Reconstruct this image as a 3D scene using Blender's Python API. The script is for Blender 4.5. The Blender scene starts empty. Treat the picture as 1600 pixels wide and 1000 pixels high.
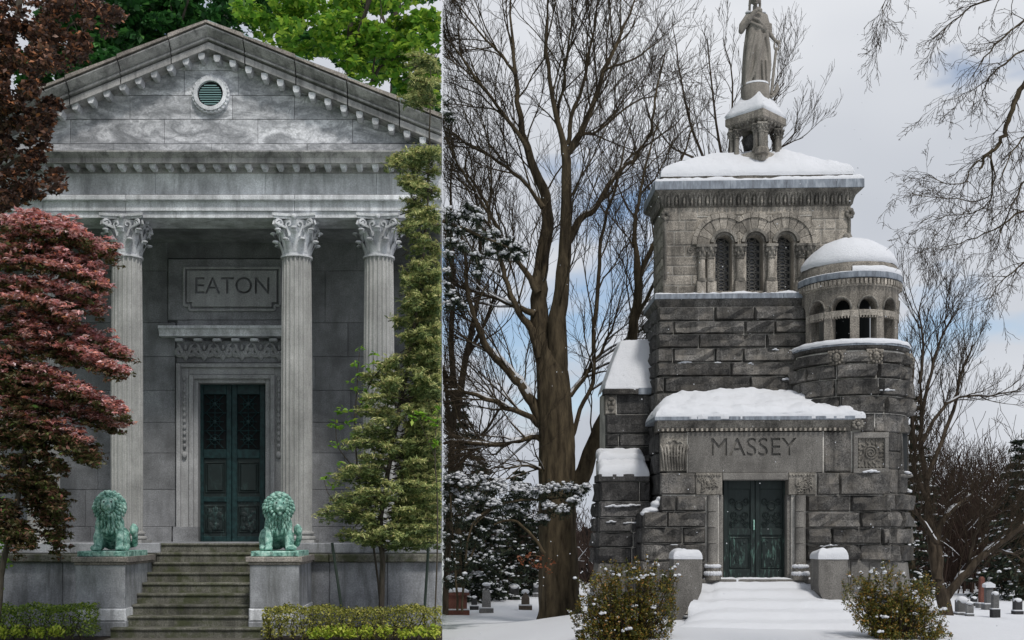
import bpy, bmesh, math, random
import numpy as np
from mathutils import Vector, Matrix, noise as mnoise

scene = bpy.context.scene
COL = scene.collection
R = math.radians

# ------------------------------------------------------------------ camera
# The picture is a pair of views set side by side.  They are built as two neighbouring plots:
# the summer plot lies at x < 0, the winter plot at x > 0, and the boundary is the plane x = 0.
# The camera stands on that boundary and looks straight along +Y with a shifted lens.
F = 1700.0          # focal length in photograph pixels (1600 px wide)
CX, HY = 691.0, 830.0
CZ = 1.65
cam_d = bpy.data.cameras.new('camera')
cam = bpy.data.objects.new('camera', cam_d)
COL.objects.link(cam)
cam.location = (0, 0, CZ)
cam.rotation_euler = (R(90), 0, 0)
cam_d.sensor_width = 36.0
cam_d.lens = F / 1600 * 36
cam_d.shift_x = (800 - CX) / 1600
cam_d.shift_y = (HY - 500) / 1600
cam_d.clip_start = 0.1
cam_d.clip_end = 3000
scene.camera = cam

# ------------------------------------------------------------------ world, sun, exposure
SUN_EL, SUN_AZ = R(56), R(22)      # azimuth measured from -Y (behind the camera) towards -X
world = bpy.data.worlds.new('World')
scene.world = world
world.use_nodes = True
wn, wl = world.node_tree.nodes, world.node_tree.links
wn.clear()
w_out = wn.new('ShaderNodeOutputWorld')
w_bg = wn.new('ShaderNodeBackground')
w_sky = wn.new('ShaderNodeTexSky')
w_sky.sky_type = 'NISHITA'
w_sky.sun_disc = False
w_sky.sun_elevation = SUN_EL
w_sky.sun_rotation = math.pi + SUN_AZ
w_sky.air_density = 1.0
w_sky.dust_density = 0.6
w_tc = wn.new('ShaderNodeTexCoord')
w_map = wn.new('ShaderNodeMapping')
w_map.inputs['Location'].default_value = (1.95, 8.69, 3.93)
w_map.inputs['Scale'].default_value = (1.0, 1.0, 1.9)
wl.new(w_tc.outputs['Generated'], w_map.inputs['Vector'])
w_n = wn.new('ShaderNodeTexNoise')
w_n.inputs['Scale'].default_value = 4.6
w_n.inputs['Detail'].default_value = 5.0
w_n.inputs['Roughness'].default_value = 0.5
wl.new(w_map.outputs['Vector'], w_n.inputs['Vector'])
w_r = wn.new('ShaderNodeValToRGB')
w_r.color_ramp.elements[0].position = 0.335
w_r.color_ramp.elements[0].color = (0.08, 0.08, 0.08, 1)
w_r.color_ramp.elements[1].position = 0.43
w_r.color_ramp.elements[1].color = (1, 1, 1, 1)
wl.new(w_n.outputs['Fac'], w_r.inputs['Fac'])
w_n2 = wn.new('ShaderNodeTexNoise')
w_n2.inputs['Scale'].default_value = 2.2
w_n2.inputs['Detail'].default_value = 3.0
wl.new(w_map.outputs['Vector'], w_n2.inputs['Vector'])
w_r2 = wn.new('ShaderNodeValToRGB')
w_r2.color_ramp.elements[0].position = 0.35
w_r2.color_ramp.elements[0].color = (0.50, 0.535, 0.60, 1)
w_r2.color_ramp.elements[1].position = 0.68
w_r2.color_ramp.elements[1].color = (0.78, 0.80, 0.84, 1)
wl.new(w_n2.outputs['Fac'], w_r2.inputs['Fac'])
w_mul = wn.new('ShaderNodeMix'); w_mul.data_type = 'RGBA'; w_mul.blend_type = 'MULTIPLY'
w_mul.inputs['Factor'].default_value = 1.0
wl.new(w_sky.outputs['Color'], w_mul.inputs[6])
w_mul.inputs[7].default_value = (0.125, 0.125, 0.125, 1)
w_mix = wn.new('ShaderNodeMix'); w_mix.data_type = 'RGBA'
wl.new(w_r.outputs['Color'], w_mix.inputs['Factor'])
wl.new(w_mul.outputs[2], w_mix.inputs[6])
wl.new(w_r2.outputs['Color'], w_mix.inputs[7])
wl.new(w_mix.outputs[2], w_bg.inputs['Color'])
w_bg.inputs['Strength'].default_value = 1.0
wl.new(w_bg.outputs['Background'], w_out.inputs['Surface'])

sun_d = bpy.data.lights.new('sun', 'SUN')
sun = bpy.data.objects.new('sun', sun_d)
COL.objects.link(sun)
sun_d.energy = 2.4
sun_d.angle = R(9)
sun_d.color = (1.0, 0.96, 0.9)
_sd = Vector((math.sin(SUN_AZ) * math.cos(SUN_EL), -math.cos(SUN_AZ) * math.cos(SUN_EL), math.sin(SUN_EL)))
sun.rotation_euler = _sd.to_track_quat('Z', 'Y').to_euler()
sun.location = (-6, -10, 30)

scene.view_settings.view_transform = 'Standard'
scene.view_settings.look = 'None'
scene.view_settings.exposure = 0.0
scene.view_settings.gamma = 1.0
scene.view_settings.use_curve_mapping = False

# ------------------------------------------------------------------ small helpers
rng = random.Random(7)
nrs = np.random.RandomState(11)

def X(px, D): return (px - CX) / F * D
def Z(py, D): return CZ + (HY - py) / F * D
def P(px, py, D): return Vector((X(px, D), D, Z(py, D)))

PIVOT = Vector((X(1180, 25.8), 25.8, 0))
ROT = R(-2.5)
BASE = {}

def thing(name, label, cat, loc=(0, 0, 0), group=None, rot=0.0, kind=None):
    o = bpy.data.objects.new(name, None)
    COL.objects.link(o)
    o.empty_display_size = 0.2
    loc = Vector(loc)
    BASE[o.name] = loc.copy()
    if rot:
        loc = Matrix.Translation(PIVOT) @ Matrix.Rotation(rot, 4, 'Z') @ Matrix.Translation(-PIVOT) @ loc
    o.location = loc
    o.rotation_euler = (0, 0, rot)
    tag(o, label, cat, group, kind)
    return o

def tag(o, label=None, cat=None, group=None, kind=None):
    if label: o['label'] = label
    if cat: o['category'] = cat
    if group: o['group'] = group
    if kind: o['kind'] = kind
    return o

def link(o, parent=None):
    COL.objects.link(o)
    if parent is not None:
        o.parent = parent
        p = parent
        if parent.name in BASE:
            o.matrix_parent_inverse = Matrix.Translation(-BASE[parent.name])
    return o

def mesh(name, v, f, smooth=False):
    me = bpy.data.meshes.new(name)
    me.from_pydata([tuple(a) for a in v], [], f)
    if smooth:
        me.polygons.foreach_set('use_smooth', [True] * len(me.polygons))
    me.update()
    return me

def mk(name, v, f, mat, parent=None, smooth=False, loc=None):
    me = mesh(name, v, f, smooth)
    if mat: me.materials.append(mat)
    o = bpy.data.objects.new(name, me)
    if loc is not None: o.location = loc
    return link(o, parent)

def mk_me(name, me, parent=None, loc=None, rot=None, scale=None):
    o = bpy.data.objects.new(name, me)
    if loc is not None: o.location = loc
    if rot is not None: o.rotation_euler = rot
    if scale is not None: o.scale = scale
    return link(o, parent)

def np_mesh(name, V, faces, mat, parent=None, smooth=False):
    """V (n,3); faces (m,k) index array with equal corner counts."""
    V = np.asarray(V, dtype=np.float32); faces = np.asarray(faces, dtype=np.int32)
    me = bpy.data.meshes.new(name)
    me.vertices.add(len(V)); me.vertices.foreach_set('co', V.ravel())
    m, k = faces.shape
    me.loops.add(m * k); me.loops.foreach_set('vertex_index', faces.ravel())
    me.polygons.add(m)
    me.polygons.foreach_set('loop_start', np.arange(0, m * k, k, dtype=np.int32))
    if smooth: me.polygons.foreach_set('use_smooth', np.ones(m, dtype=bool))
    me.update(calc_edges=True)
    if mat: me.materials.append(mat)
    o = bpy.data.objects.new(name, me)
    return link(o, parent)

class MB:
    def __init__(s): s.v = []; s.f = []
    def add(s, v, f):
        n = len(s.v); s.v += [tuple(a) for a in v]; s.f += [tuple(i + n for i in q) for q in f]; return s
    def box(s, x0, x1, y0, y1, z0, z1, c=0.0):
        if c <= 0:
            return s.add([(x0,y0,z0),(x1,y0,z0),(x1,y1,z0),(x0,y1,z0),(x0,y0,z1),(x1,y0,z1),(x1,y1,z1),(x0,y1,z1)],
                         [(0,3,2,1),(4,5,6,7),(0,1,5,4),(1,2,6,5),(2,3,7,6),(3,0,4,7)])
        # front (y0) chamfered on all four sides
        v = [(x0,y1,z0),(x1,y1,z0),(x1,y1,z1),(x0,y1,z1),
             (x0,y0+c,z0),(x1,y0+c,z0),(x1,y0+c,z1),(x0,y0+c,z1),
             (x0+c,y0,z0+c),(x1-c,y0,z0+c),(x1-c,y0,z1-c),(x0+c,y0,z1-c)]
        f = [(0,3,2,1),(0,1,5,4),(1,2,6,5),(2,3,7,6),(3,0,4,7),(4,5,9,8),(5,6,10,9),(6,7,11,10),(7,4,8,11),(8,9,10,11)]
        return s.add(v, f)
    def prism_xz(s, poly, y0, y1):
        n = len(poly)
        v = [(p[0], y0, p[1]) for p in poly] + [(p[0], y1, p[1]) for p in poly]
        f = [tuple(range(n)), tuple(range(2*n-1, n-1, -1))]
        f += [((i+1) % n, i, n+i, n+(i+1) % n) for i in range(n)]
        return s.add(v, f)
    def prism_yz(s, poly, x0, x1):
        n = len(poly)
        v = [(x0, p[0], p[1]) for p in poly] + [(x1, p[0], p[1]) for p in poly]
        f = [tuple(range(n)), tuple(range(2*n-1, n-1, -1))]
        f += [((i+1) % n, i, n+i, n+(i+1) % n) for i in range(n)]
        return s.add(v, f)
    def lathe(s, prof, cx, cy, n=24, a0=0.0, a1=2*math.pi, cap=True):
        """prof: list of (r, z) bottom to top."""
        full = abs(a1 - a0 - 2*math.pi) < 1e-6
        m = n if full else n + 1
        v = []
        for r, z in prof:
            for i in range(m):
                a = a0 + (a1 - a0) * i / n
                v.append((cx + r*math.sin(a), cy - r*math.cos(a), z))
        f = []
        for j in range(len(prof) - 1):
            for i in range(n):
                i2 = (i + 1) % m
                f.append((j*m+i, j*m+i2, (j+1)*m+i2, (j+1)*m+i))
        if cap and full:
            f.append(tuple(range(m-1, -1, -1)))
            f.append(tuple((len(prof)-1)*m + i for i in range(m)))
        return s.add(v, f)
    def tube(s, pts, rad, n=6, cap=True):
        pts = [Vector(p) for p in pts]
        if not hasattr(rad, '__len__'): rad = [rad]*len(pts)
        base = len(s.v); prev = None
        for i, p in enumerate(pts):
            d = (pts[min(i+1, len(pts)-1)] - pts[max(i-1, 0)])
            if d.length < 1e-9: d = Vector((0,0,1))
            d.normalize()
            if prev is None:
                a = Vector((0,0,1)) if abs(d.z) < .9 else Vector((1,0,0))
                u = d.cross(a).normalized()
            else:
                u = (prev - d*prev.dot(d))
                u = u.normalized() if u.length > 1e-6 else d.orthogonal().normalized()
            prev = u; w = d.cross(u)
            for k in range(n):
                a = 2*math.pi*k/n
                s.v.append(tuple(p + (u*math.cos(a) + w*math.sin(a))*rad[i]))
        for i in range(len(pts)-1):
            for k in range(n):
                k2 = (k+1) % n
                s.f.append((base+i*n+k, base+i*n+k2, base+(i+1)*n+k2, base+(i+1)*n+k))
        if cap:
            s.f.append(tuple(base + k for k in range(n-1, -1, -1)))
            e = base + (len(pts)-1)*n
            s.f.append(tuple(e + k for k in range(n)))
        return s
    def ball(s, c, r, nu=8, nv=6, rot=None):
        if not hasattr(r, '__len__'): r = (r, r, r)
        c = Vector(c); v = []
        for j in range(nv+1):
            t = math.pi*j/nv
            for i in range(nu):
                a = 2*math.pi*i/nu
                p = Vector((r[0]*math.sin(t)*math.cos(a), r[1]*math.sin(t)*math.sin(a), -r[2]*math.cos(t)))
                if rot is not None: p = rot @ p
                v.append(tuple(c + p))
        f = []
        for j in range(nv):
            for i in range(nu):
                i2 = (i+1) % nu
                q = (j*nu+i, j*nu+i2, (j+1)*nu+i2, (j+1)*nu+i)
                f.append(q)
        return s.add(v, f)
    def build(s, name, mat, parent=None, smooth=False, weld=False):
        o = mk(name, s.v, s.f, mat, parent, smooth)
        if weld or smooth:
            bm = bmesh.new(); bm.from_mesh(o.data)
            bmesh.ops.remove_doubles(bm, verts=bm.verts, dist=1e-5)
            bm.to_mesh(o.data); bm.free()
        return o

def autosmooth(o, ang=40):
    me = o.data
    bm = bmesh.new(); bm.from_mesh(me)
    bmesh.ops.remove_doubles(bm, verts=bm.verts, dist=1e-5)
    for f in bm.faces: f.smooth = True
    for e in bm.edges:
        if len(e.link_faces) == 2 and e.calc_face_angle(0) > R(ang): e.smooth = False
    bm.to_mesh(me); bm.free()
    return o

def eval_mesh(o):
    dg = bpy.context.evaluated_depsgraph_get()
    dg.update()
    return bpy.data.meshes.new_from_object(o.evaluated_get(dg))

def remeshed(mb, voxel, smooth_it=4):
    """union of overlapping closed shells as one continuous skin"""
    tmp = mk('tmp', mb.v, mb.f, None)
    m = tmp.modifiers.new('r', 'REMESH'); m.mode = 'VOXEL'; m.voxel_size = voxel
    if smooth_it:
        s = tmp.modifiers.new('s', 'SMOOTH'); s.factor = 0.5; s.iterations = smooth_it
    me = eval_mesh(tmp)
    bpy.data.objects.remove(tmp)
    me.polygons.foreach_set('use_smooth', [True]*len(me.polygons))
    return me

def text_mesh(s, size, extrude, offset=0.0):
    cu = bpy.data.curves.new('t', 'FONT')
    cu.body = s; cu.size = size; cu.extrude = extrude; cu.offset = offset
    cu.align_x = 'CENTER'; cu.align_y = 'CENTER'; cu.resolution_u = 3
    o = bpy.data.objects.new('t', cu); COL.objects.link(o)
    me = eval_mesh(o)
    bpy.data.objects.remove(o)
    bm = bmesh.new(); bm.from_mesh(me)
    bmesh.ops.remove_doubles(bm, verts=bm.verts, dist=1e-5)
    bmesh.ops.recalc_face_normals(bm, faces=bm.faces)
    bm.to_mesh(me); bm.free()
    return me

def letter_plate(s, outer, box, depth, offset=0.0):
    """flat plate (in XZ, front at y=0) with the letters cut out of it; outer polygon and letter box in world x,z"""
    from mathutils.geometry import interpolate_bezier
    cu = bpy.data.curves.new('t', 'FONT'); cu.body = s; cu.size = 1.0; cu.offset = offset
    o = bpy.data.objects.new('t', cu); COL.objects.link(o)
    for q in bpy.context.view_layer.objects: q.select_set(False)
    bpy.context.view_layer.objects.active = o; o.select_set(True)
    bpy.ops.object.convert(target='CURVE')
    o = bpy.context.view_layer.objects.active
    loops = []
    for sp in o.data.splines:
        bp = sp.bezier_points; pts = []
        for i in range(len(bp)):
            a, b = bp[i], bp[(i+1) % len(bp)]
            straight = (a.handle_right-a.co).cross(b.co-a.co).length < 1e-5 and (b.handle_left-b.co).cross(a.co-b.co).length < 1e-5
            k = 2 if straight else 6
            pts += [(q.x, q.y) for q in interpolate_bezier(a.co, a.handle_right, b.handle_left, b.co, k)[:-1]]
        loops.append(pts)
    bpy.data.objects.remove(o)
    xs = [q[0] for l in loops for q in l]; ys = [q[1] for l in loops for q in l]
    bx0, bx1, bz0, bz1 = box
    fx = lambda q: (bx0+(q[0]-min(xs))/(max(xs)-min(xs))*(bx1-bx0), bz0+(q[1]-min(ys))/(max(ys)-min(ys))*(bz1-bz0))
    cv = bpy.data.curves.new('plate', 'CURVE'); cv.dimensions = '2D'; cv.fill_mode = 'BOTH'; cv.extrude = depth/2
    for l in [outer] + [[fx(q) for q in l] for l in loops]:
        sp = cv.splines.new('POLY'); sp.points.add(len(l)-1)
        for pt, q in zip(sp.points, l): pt.co = (q[0], q[1], 0, 1)
        sp.use_cyclic_u = True
    o = bpy.data.objects.new('plate', cv); COL.objects.link(o)
    me = eval_mesh(o); bpy.data.objects.remove(o)
    v = [(a.co.x, depth/2 - a.co.z, a.co.y) for a in me.vertices]
    f = [tuple(a.vertices) for a in me.polygons]
    return v, f

def cut(o, me, loc, rot, scale=(1, 1, 1)):
    """carve a mesh out of object o"""
    c = bpy.data.objects.new('cutter', me); COL.objects.link(c)
    c.location = loc; c.rotation_euler = rot; c.scale = scale
    par, inv = o.parent, o.matrix_parent_inverse.copy()
    o.parent = None
    b = o.modifiers.new('b', 'BOOLEAN'); b.operation = 'DIFFERENCE'; b.object = c; b.solver = 'EXACT'
    new = eval_mesh(o)
    o.modifiers.clear()
    o.data = new
    o.parent = par; o.matrix_parent_inverse = inv
    bpy.data.objects.remove(c)

def fbm(x, y, z, o=4):
    return mnoise.fractal(Vector((x, y, z)), 1.0, 2.0, o)

# ------------------------------------------------------------------ materials
class NT:
    def __init__(s, name):
        s.m = bpy.data.materials.new(name); s.m.use_nodes = True
        s.n = s.m.node_tree.nodes; s.l = s.m.node_tree.links
        s.n.clear()
        s.out = s.n.new('ShaderNodeOutputMaterial')
    def new(s, t, **k):
        n = s.n.new(t)
        for a, b in k.items(): setattr(n, a, b)
        return n
    def pos(s, scale=(1, 1, 1), obj=False):
        if obj:
            g = s.new('ShaderNodeTexCoord').outputs['Object']
        else:
            g = s.new('ShaderNodeNewGeometry').outputs['Position']
        m = s.new('ShaderNodeMapping'); m.inputs['Scale'].default_value = scale
        s.l.new(g, m.inputs['Vector']); return m.outputs['Vector']
    def noise(s, vec, scale, detail=4, rough=0.55, dist=0.0):
        n = s.new('ShaderNodeTexNoise')
        n.inputs['Scale'].default_value = scale; n.inputs['Detail'].default_value = detail
        n.inputs['Roughness'].default_value = rough; n.inputs['Distortion'].default_value = dist
        s.l.new(vec, n.inputs['Vector']); return n.outputs['Fac']
    def ramp(s, fac, *stops):
        r = s.new('ShaderNodeValToRGB'); cr = r.color_ramp
        while len(cr.elements) < len(stops): cr.elements.new(0.5)
        for e, (p, c) in zip(cr.elements, stops):
            e.position = p
            e.color = (c, c, c, 1) if not hasattr(c, '__len__') else (*c, 1)
        s.l.new(fac, r.inputs['Fac']); return r.outputs['Color']
    def mix(s, fac, a, b, mode='MIX'):
        m = s.new('ShaderNodeMix'); m.data_type = 'RGBA'; m.blend_type = mode
        for v, i in ((fac, 0), (a, 6), (b, 7)):
            if hasattr(v, 'links'): s.l.new(v, m.inputs[i])
            elif i == 0: m.inputs[0].default_value = v
            else: m.inputs[i].default_value = (v, v, v, 1) if not hasattr(v, '__len__') else (*v, 1)
        return m.outputs[2]
    def math(s, op, a, b=0.0):
        m = s.new('ShaderNodeMath'); m.operation = op
        for v, i in ((a, 0), (b, 1)):
            if hasattr(v, 'links'): s.l.new(v, m.inputs[i])
            else: m.inputs[i].default_value = v
        return m.outputs[0]
    def rand(s): return s.new('ShaderNodeObjectInfo').outputs['Random']
    def island(s): return s.new('ShaderNodeNewGeometry').outputs['Random Per Island']
    def bsdf(s, col, rough=0.85, bump=None, bstr=0.4, bdist=0.02, metal=0.0, spec=0.3):
        b = s.new('ShaderNodeBsdfPrincipled')
        if hasattr(col, 'links'): s.l.new(col, b.inputs['Base Color'])
        else: b.inputs['Base Color'].default_value = (*col, 1)
        if hasattr(rough, 'links'): s.l.new(rough, b.inputs['Roughness'])
        else: b.inputs['Roughness'].default_value = rough
        b.inputs['Metallic'].default_value = metal
        b.inputs['Specular IOR Level'].default_value = spec
        if bump is not None:
            bn = s.new('ShaderNodeBump'); bn.inputs['Strength'].default_value = bstr
            bn.inputs['Distance'].default_value = bdist
            s.l.new(bump, bn.inputs['Height']); s.l.new(bn.outputs[0], b.inputs['Normal'])
        s.l.new(b.outputs[0], s.out.inputs['Surface'])
        return s.m

def stone(name, c, var=0.35, grain=60, stain=0.5, stain_c=(0.05, 0.05, 0.05), bstr=0.5, rvar=0.35, tint=None, streak=True, moss=None, gspeck=0.5):
    t = NT(name); p = t.pos()
    big = t.noise(p, 1.7, 5, 0.6)
    col = t.mix(t.ramp(big, (0.3, 0.0), (0.7, 1.0)), tuple(a*(1-var) for a in c), tuple(min(1, a*(1+var)) for a in c))
    fine = t.noise(p, grain, 3, 0.7)
    col = t.mix(gspeck, col, t.ramp(fine, (0.34, 0.12), (0.68, 1.95)), 'MULTIPLY')
    if tint: col = t.mix(t.ramp(t.noise(p, 3.3, 3), (0.45, 0.0), (0.7, 0.5)), col, tint)
    pv = t.pos((2.2, 2.2, 0.35) if streak else (1, 1, 1))
    st = t.ramp(t.noise(pv, 2.6, 6, 0.65, 0.4), (0.45, 0.0), (0.68, stain))
    col = t.mix(st, col, stain_c)
    if moss:
        ms = t.ramp(t.noise(p, 4.0, 5, 0.65), (0.46, 0.0), (0.62, 0.75))
        col = t.mix(ms, col, moss)
    rv = t.ramp(t.rand(), (0.0, 1 - rvar), (1.0, 1 + rvar*0.75))
    col = t.mix(1.0, col, rv, 'MULTIPLY')
    b = t.mix(0.5, t.noise(p, grain*0.6, 5, 0.7), t.noise(p, 9, 5, 0.6))
    return t.bsdf(col, 0.88, b, bstr, 0.05 if bstr >= 1 else 0.03, spec=0.25)

def leaf_mat(name, stops, trans=0.35, rough=0.55):
    t = NT(name)
    ramp = t.ramp(t.island(), *stops)
    b = t.new('ShaderNodeBsdfPrincipled'); b.inputs['Roughness'].default_value = rough
    b.inputs['Specular IOR Level'].default_value = 0.35
    t.l.new(ramp, b.inputs['Base Color'])
    tr = t.new('ShaderNodeBsdfTranslucent'); t.l.new(ramp, tr.inputs['Color'])
    mx = t.new('ShaderNodeMixShader'); mx.inputs[0].default_value = trans
    t.l.new(b.outputs[0], mx.inputs[1]); t.l.new(tr.outputs[0], mx.inputs[2])
    t.l.new(mx.outputs[0], t.out.inputs['Surface'])
    return t.m

def bark_mat(name, a, b, sc=14):
    t = NT(name)
    p = t.pos((1, 1, 0.22)); n = t.noise(p, sc, 6, 0.65)
    col = t.ramp(n, (0.3, a), (0.7, b))
    return t.bsdf(col, 0.95, n, 0.9, 0.04, spec=0.1)

M = {}
# summer plot
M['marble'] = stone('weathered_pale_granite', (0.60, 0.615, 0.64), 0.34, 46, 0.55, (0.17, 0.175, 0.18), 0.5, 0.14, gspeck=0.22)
t = NT('veined_tympanum_stone')
v1 = t.noise(t.pos((0.9, 1, 2.1)), 1.5, 7, 0.62, 1.6)
v2 = t.noise(t.pos((1, 1, 1.6)), 3.4, 6, 0.6, 2.2)
c = t.ramp(v1, (0.36, (0.26, 0.27, 0.285)), (0.47, (0.44, 0.45, 0.475)), (0.55, (0.60, 0.61, 0.64)), (0.66, (0.78, 0.79, 0.82)))
c = t.mix(t.ramp(v2, (0.5, 0.0), (0.58, 0.55)), c, (0.27, 0.28, 0.295))
c = t.mix(0.35, c, t.ramp(t.noise(t.pos(), 34, 3, 0.7), (0.3, 0.3), (0.7, 1.6)), 'MULTIPLY')
c = t.mix(1.0, c, t.ramp(t.rand(), (0.0, 0.74), (1.0, 1.1)), 'MULTIPLY')
M['tymp'] = t.bsdf(c, 0.85, v2, 0.2, 0.03, spec=0.25)
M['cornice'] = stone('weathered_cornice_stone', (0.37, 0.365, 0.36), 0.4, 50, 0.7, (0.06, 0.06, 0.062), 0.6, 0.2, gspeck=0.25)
M['roofedge'] = stone('lichened_roof_stone', (0.30, 0.27, 0.245), 0.3, 40, 0.5, (0.10, 0.095, 0.09), 0.4, 0.2)
M['trim'] = stone('pale_door_trim', (0.36, 0.365, 0.37), 0.25, 45, 0.4, (0.17, 0.17, 0.175), 0.4, 0.1, gspeck=0.25)
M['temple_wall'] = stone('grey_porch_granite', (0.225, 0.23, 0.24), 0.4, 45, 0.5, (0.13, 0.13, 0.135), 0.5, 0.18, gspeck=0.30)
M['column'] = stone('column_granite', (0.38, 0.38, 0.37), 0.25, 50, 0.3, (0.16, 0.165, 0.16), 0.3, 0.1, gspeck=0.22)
M['podium'] = stone('podium_granite', (0.30, 0.31, 0.33), 0.4, 40, 0.65, (0.09, 0.095, 0.09), 0.3, 0.15, gspeck=0.25)
M['step'] = stone('mossy_step_stone', (0.15, 0.147, 0.125), 0.35, 40, 0.75, (0.035, 0.035, 0.028), 0.4, 0.2, moss=(0.055, 0.065, 0.025))
M['copper_roof'] = NT('green_copper').bsdf((0.22, 0.36, 0.36), 0.6, None)
t = NT('verdigris_bronze'); p = t.pos()
n = t.noise(p, 11, 6, 0.7)
c = t.ramp(n, (0.30, (0.02, 0.045, 0.038)), (0.40, (0.09, 0.22, 0.185)), (0.50, (0.25, 0.47, 0.40)), (0.66, (0.56, 0.77, 0.69)))
st_ = t.ramp(t.noise(t.pos((2.5, 2.5, .5)), 6, 5, .65), (0.50, 0.0), (0.68, 0.65))
c = t.mix(st_, c, (0.06, 0.11, 0.09))
M['verdigris'] = t.bsdf(c, 0.7, n, 0.35, 0.02, spec=0.35)
t = NT('dark_bronze_door'); p = t.pos((1, 1, 1))
n = t.noise(t.pos((1.4, 1.4, 0.9)), 7, 6, 0.7, 0.6)
g = t.new('ShaderNodeSeparateXYZ'); t.l.new(t.new('ShaderNodeNewGeometry').outputs['Position'], g.inputs[0])
low = t.ramp(t.math('MULTIPLY', g.outputs[2], 0.2), (0.30, 1.0), (0.55, 0.15))
pat = t.mix(1.0, t.ramp(n, (0.52, 0.0), (0.68, 0.7)), low, 'MULTIPLY')
c = t.mix(pat, (0.012, 0.022, 0.022), (0.10, 0.20, 0.19))
M['bronze_door'] = t.bsdf(c, 0.5, n, 0.3, 0.02, spec=0.5, metal=0.2)
t = NT('teal_bronze_frame'); n = t.noise(t.pos(), 12, 5)
M['teal_frame'] = t.bsdf(t.ramp(n, (0.3, (0.006, 0.018, 0.02)), (0.7, (0.018, 0.055, 0.058))), 0.5, n, 0.2, 0.01)
M['void'] = NT('dark_interior').bsdf((0.012, 0.014, 0.015), 0.9)
t = NT('lawn_grass_ground'); n = t.noise(t.pos(), 7, 6, 0.7)
M['lawn'] = t.bsdf(t.ramp(n, (0.3, (0.03, 0.09, 0.012)), (0.7, (0.075, 0.19, 0.025))), 0.95, t.noise(t.pos(), 60, 3), 0.8, 0.03)
t = NT('soil'); n = t.noise(t.pos(), 20, 6, 0.7)
M['soil'] = t.bsdf(t.ramp(n, (0.3, (0.018, 0.014, 0.011)), (0.7, (0.05, 0.036, 0.027))), 0.95, n, 0.8, 0.03)
t = NT('paving'); n = t.noise(t.pos(), 12, 6, 0.7)
M['paving'] = t.bsdf(t.ramp(n, (0.3, (0.06, 0.055, 0.048)), (0.7, (0.15, 0.14, 0.12))), 0.9, n, 0.4, 0.02)
M['grass'] = leaf_mat('grass_blades', [(0.0, (0.05, 0.15, 0.015)), (1.0, (0.13, 0.30, 0.035))])
M['red_leaf'] = leaf_mat('red_maple_leaves', [(0.0, (0.11, 0.08, 0.04)), (0.15, (0.30, 0.12, 0.10)), (0.35, (0.60, 0.25, 0.26)), (0.5, (0.80, 0.54, 0.58)), (0.68, (0.78, 0.28, 0.20)), (0.82, (0.86, 0.72, 0.76)), (1.0, (0.80, 0.30, 0.13))], 0.3, 0.3)  # pale pink stops paint sky highlights onto some of the leaves
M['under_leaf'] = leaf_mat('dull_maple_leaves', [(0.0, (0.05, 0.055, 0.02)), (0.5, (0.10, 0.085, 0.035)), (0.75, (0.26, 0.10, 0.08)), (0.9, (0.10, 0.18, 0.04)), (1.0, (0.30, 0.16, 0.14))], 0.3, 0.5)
M['copper_leaf'] = leaf_mat('copper_leaves', [(0.0, (0.035, 0.022, 0.018)), (0.5, (0.10, 0.06, 0.048)), (0.8, (0.22, 0.12, 0.085)), (1.0, (0.48, 0.20, 0.09))], 0.2, 0.45)
M['dark_green'] = leaf_mat('deep_green_leaves', [(0.0, (0.014, 0.05, 0.016)), (0.7, (0.035, 0.13, 0.03)), (1.0, (0.10, 0.26, 0.06))], 0.3)
M['mid_green'] = leaf_mat('summer_green_leaves', [(0.0, (0.06, 0.15, 0.02)), (0.5, (0.17, 0.36, 0.035)), (1.0, (0.46, 0.60, 0.08))], 0.45)
M['bright_green'] = leaf_mat('young_green_leaves', [(0.0, (0.09, 0.22, 0.02)), (0.6, (0.22, 0.42, 0.04)), (1.0, (0.42, 0.55, 0.08))], 0.4, 0.4)
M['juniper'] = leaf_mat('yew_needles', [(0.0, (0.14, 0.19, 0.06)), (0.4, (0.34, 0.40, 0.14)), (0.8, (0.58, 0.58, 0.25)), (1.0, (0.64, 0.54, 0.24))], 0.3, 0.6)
M['yew_shaded'] = leaf_mat('yew_shade_needles', [(0.0, (0.05, 0.085, 0.025)), (0.6, (0.13, 0.18, 0.06)), (1.0, (0.25, 0.27, 0.09))], 0.25, 0.6)  # darker copy of the needle colour: shade painted on the lower needles
M['hedge_leaf'] = leaf_mat('hedge_leaves', [(0.0, (0.08, 0.10, 0.02)), (0.5, (0.25, 0.26, 0.05)), (1.0, (0.50, 0.46, 0.12))], 0.3)
M['hedge_green'] = leaf_mat('green_hedge_leaves', [(0.0, (0.06, 0.11, 0.018)), (0.5, (0.17, 0.26, 0.04)), (1.0, (0.34, 0.42, 0.07))], 0.3)
M['hosta'] = leaf_mat('lime_leaves', [(0.0, (0.20, 0.32, 0.03)), (0.5, (0.42, 0.50, 0.06)), (1.0, (0.60, 0.64, 0.10))], 0.35)
M['bark'] = bark_mat('summer_bark', (0.04, 0.035, 0.028), (0.13, 0.11, 0.09))
M['stake'] = NT('green_stake').bsdf((0.03, 0.045, 0.035), 0.6)
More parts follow.
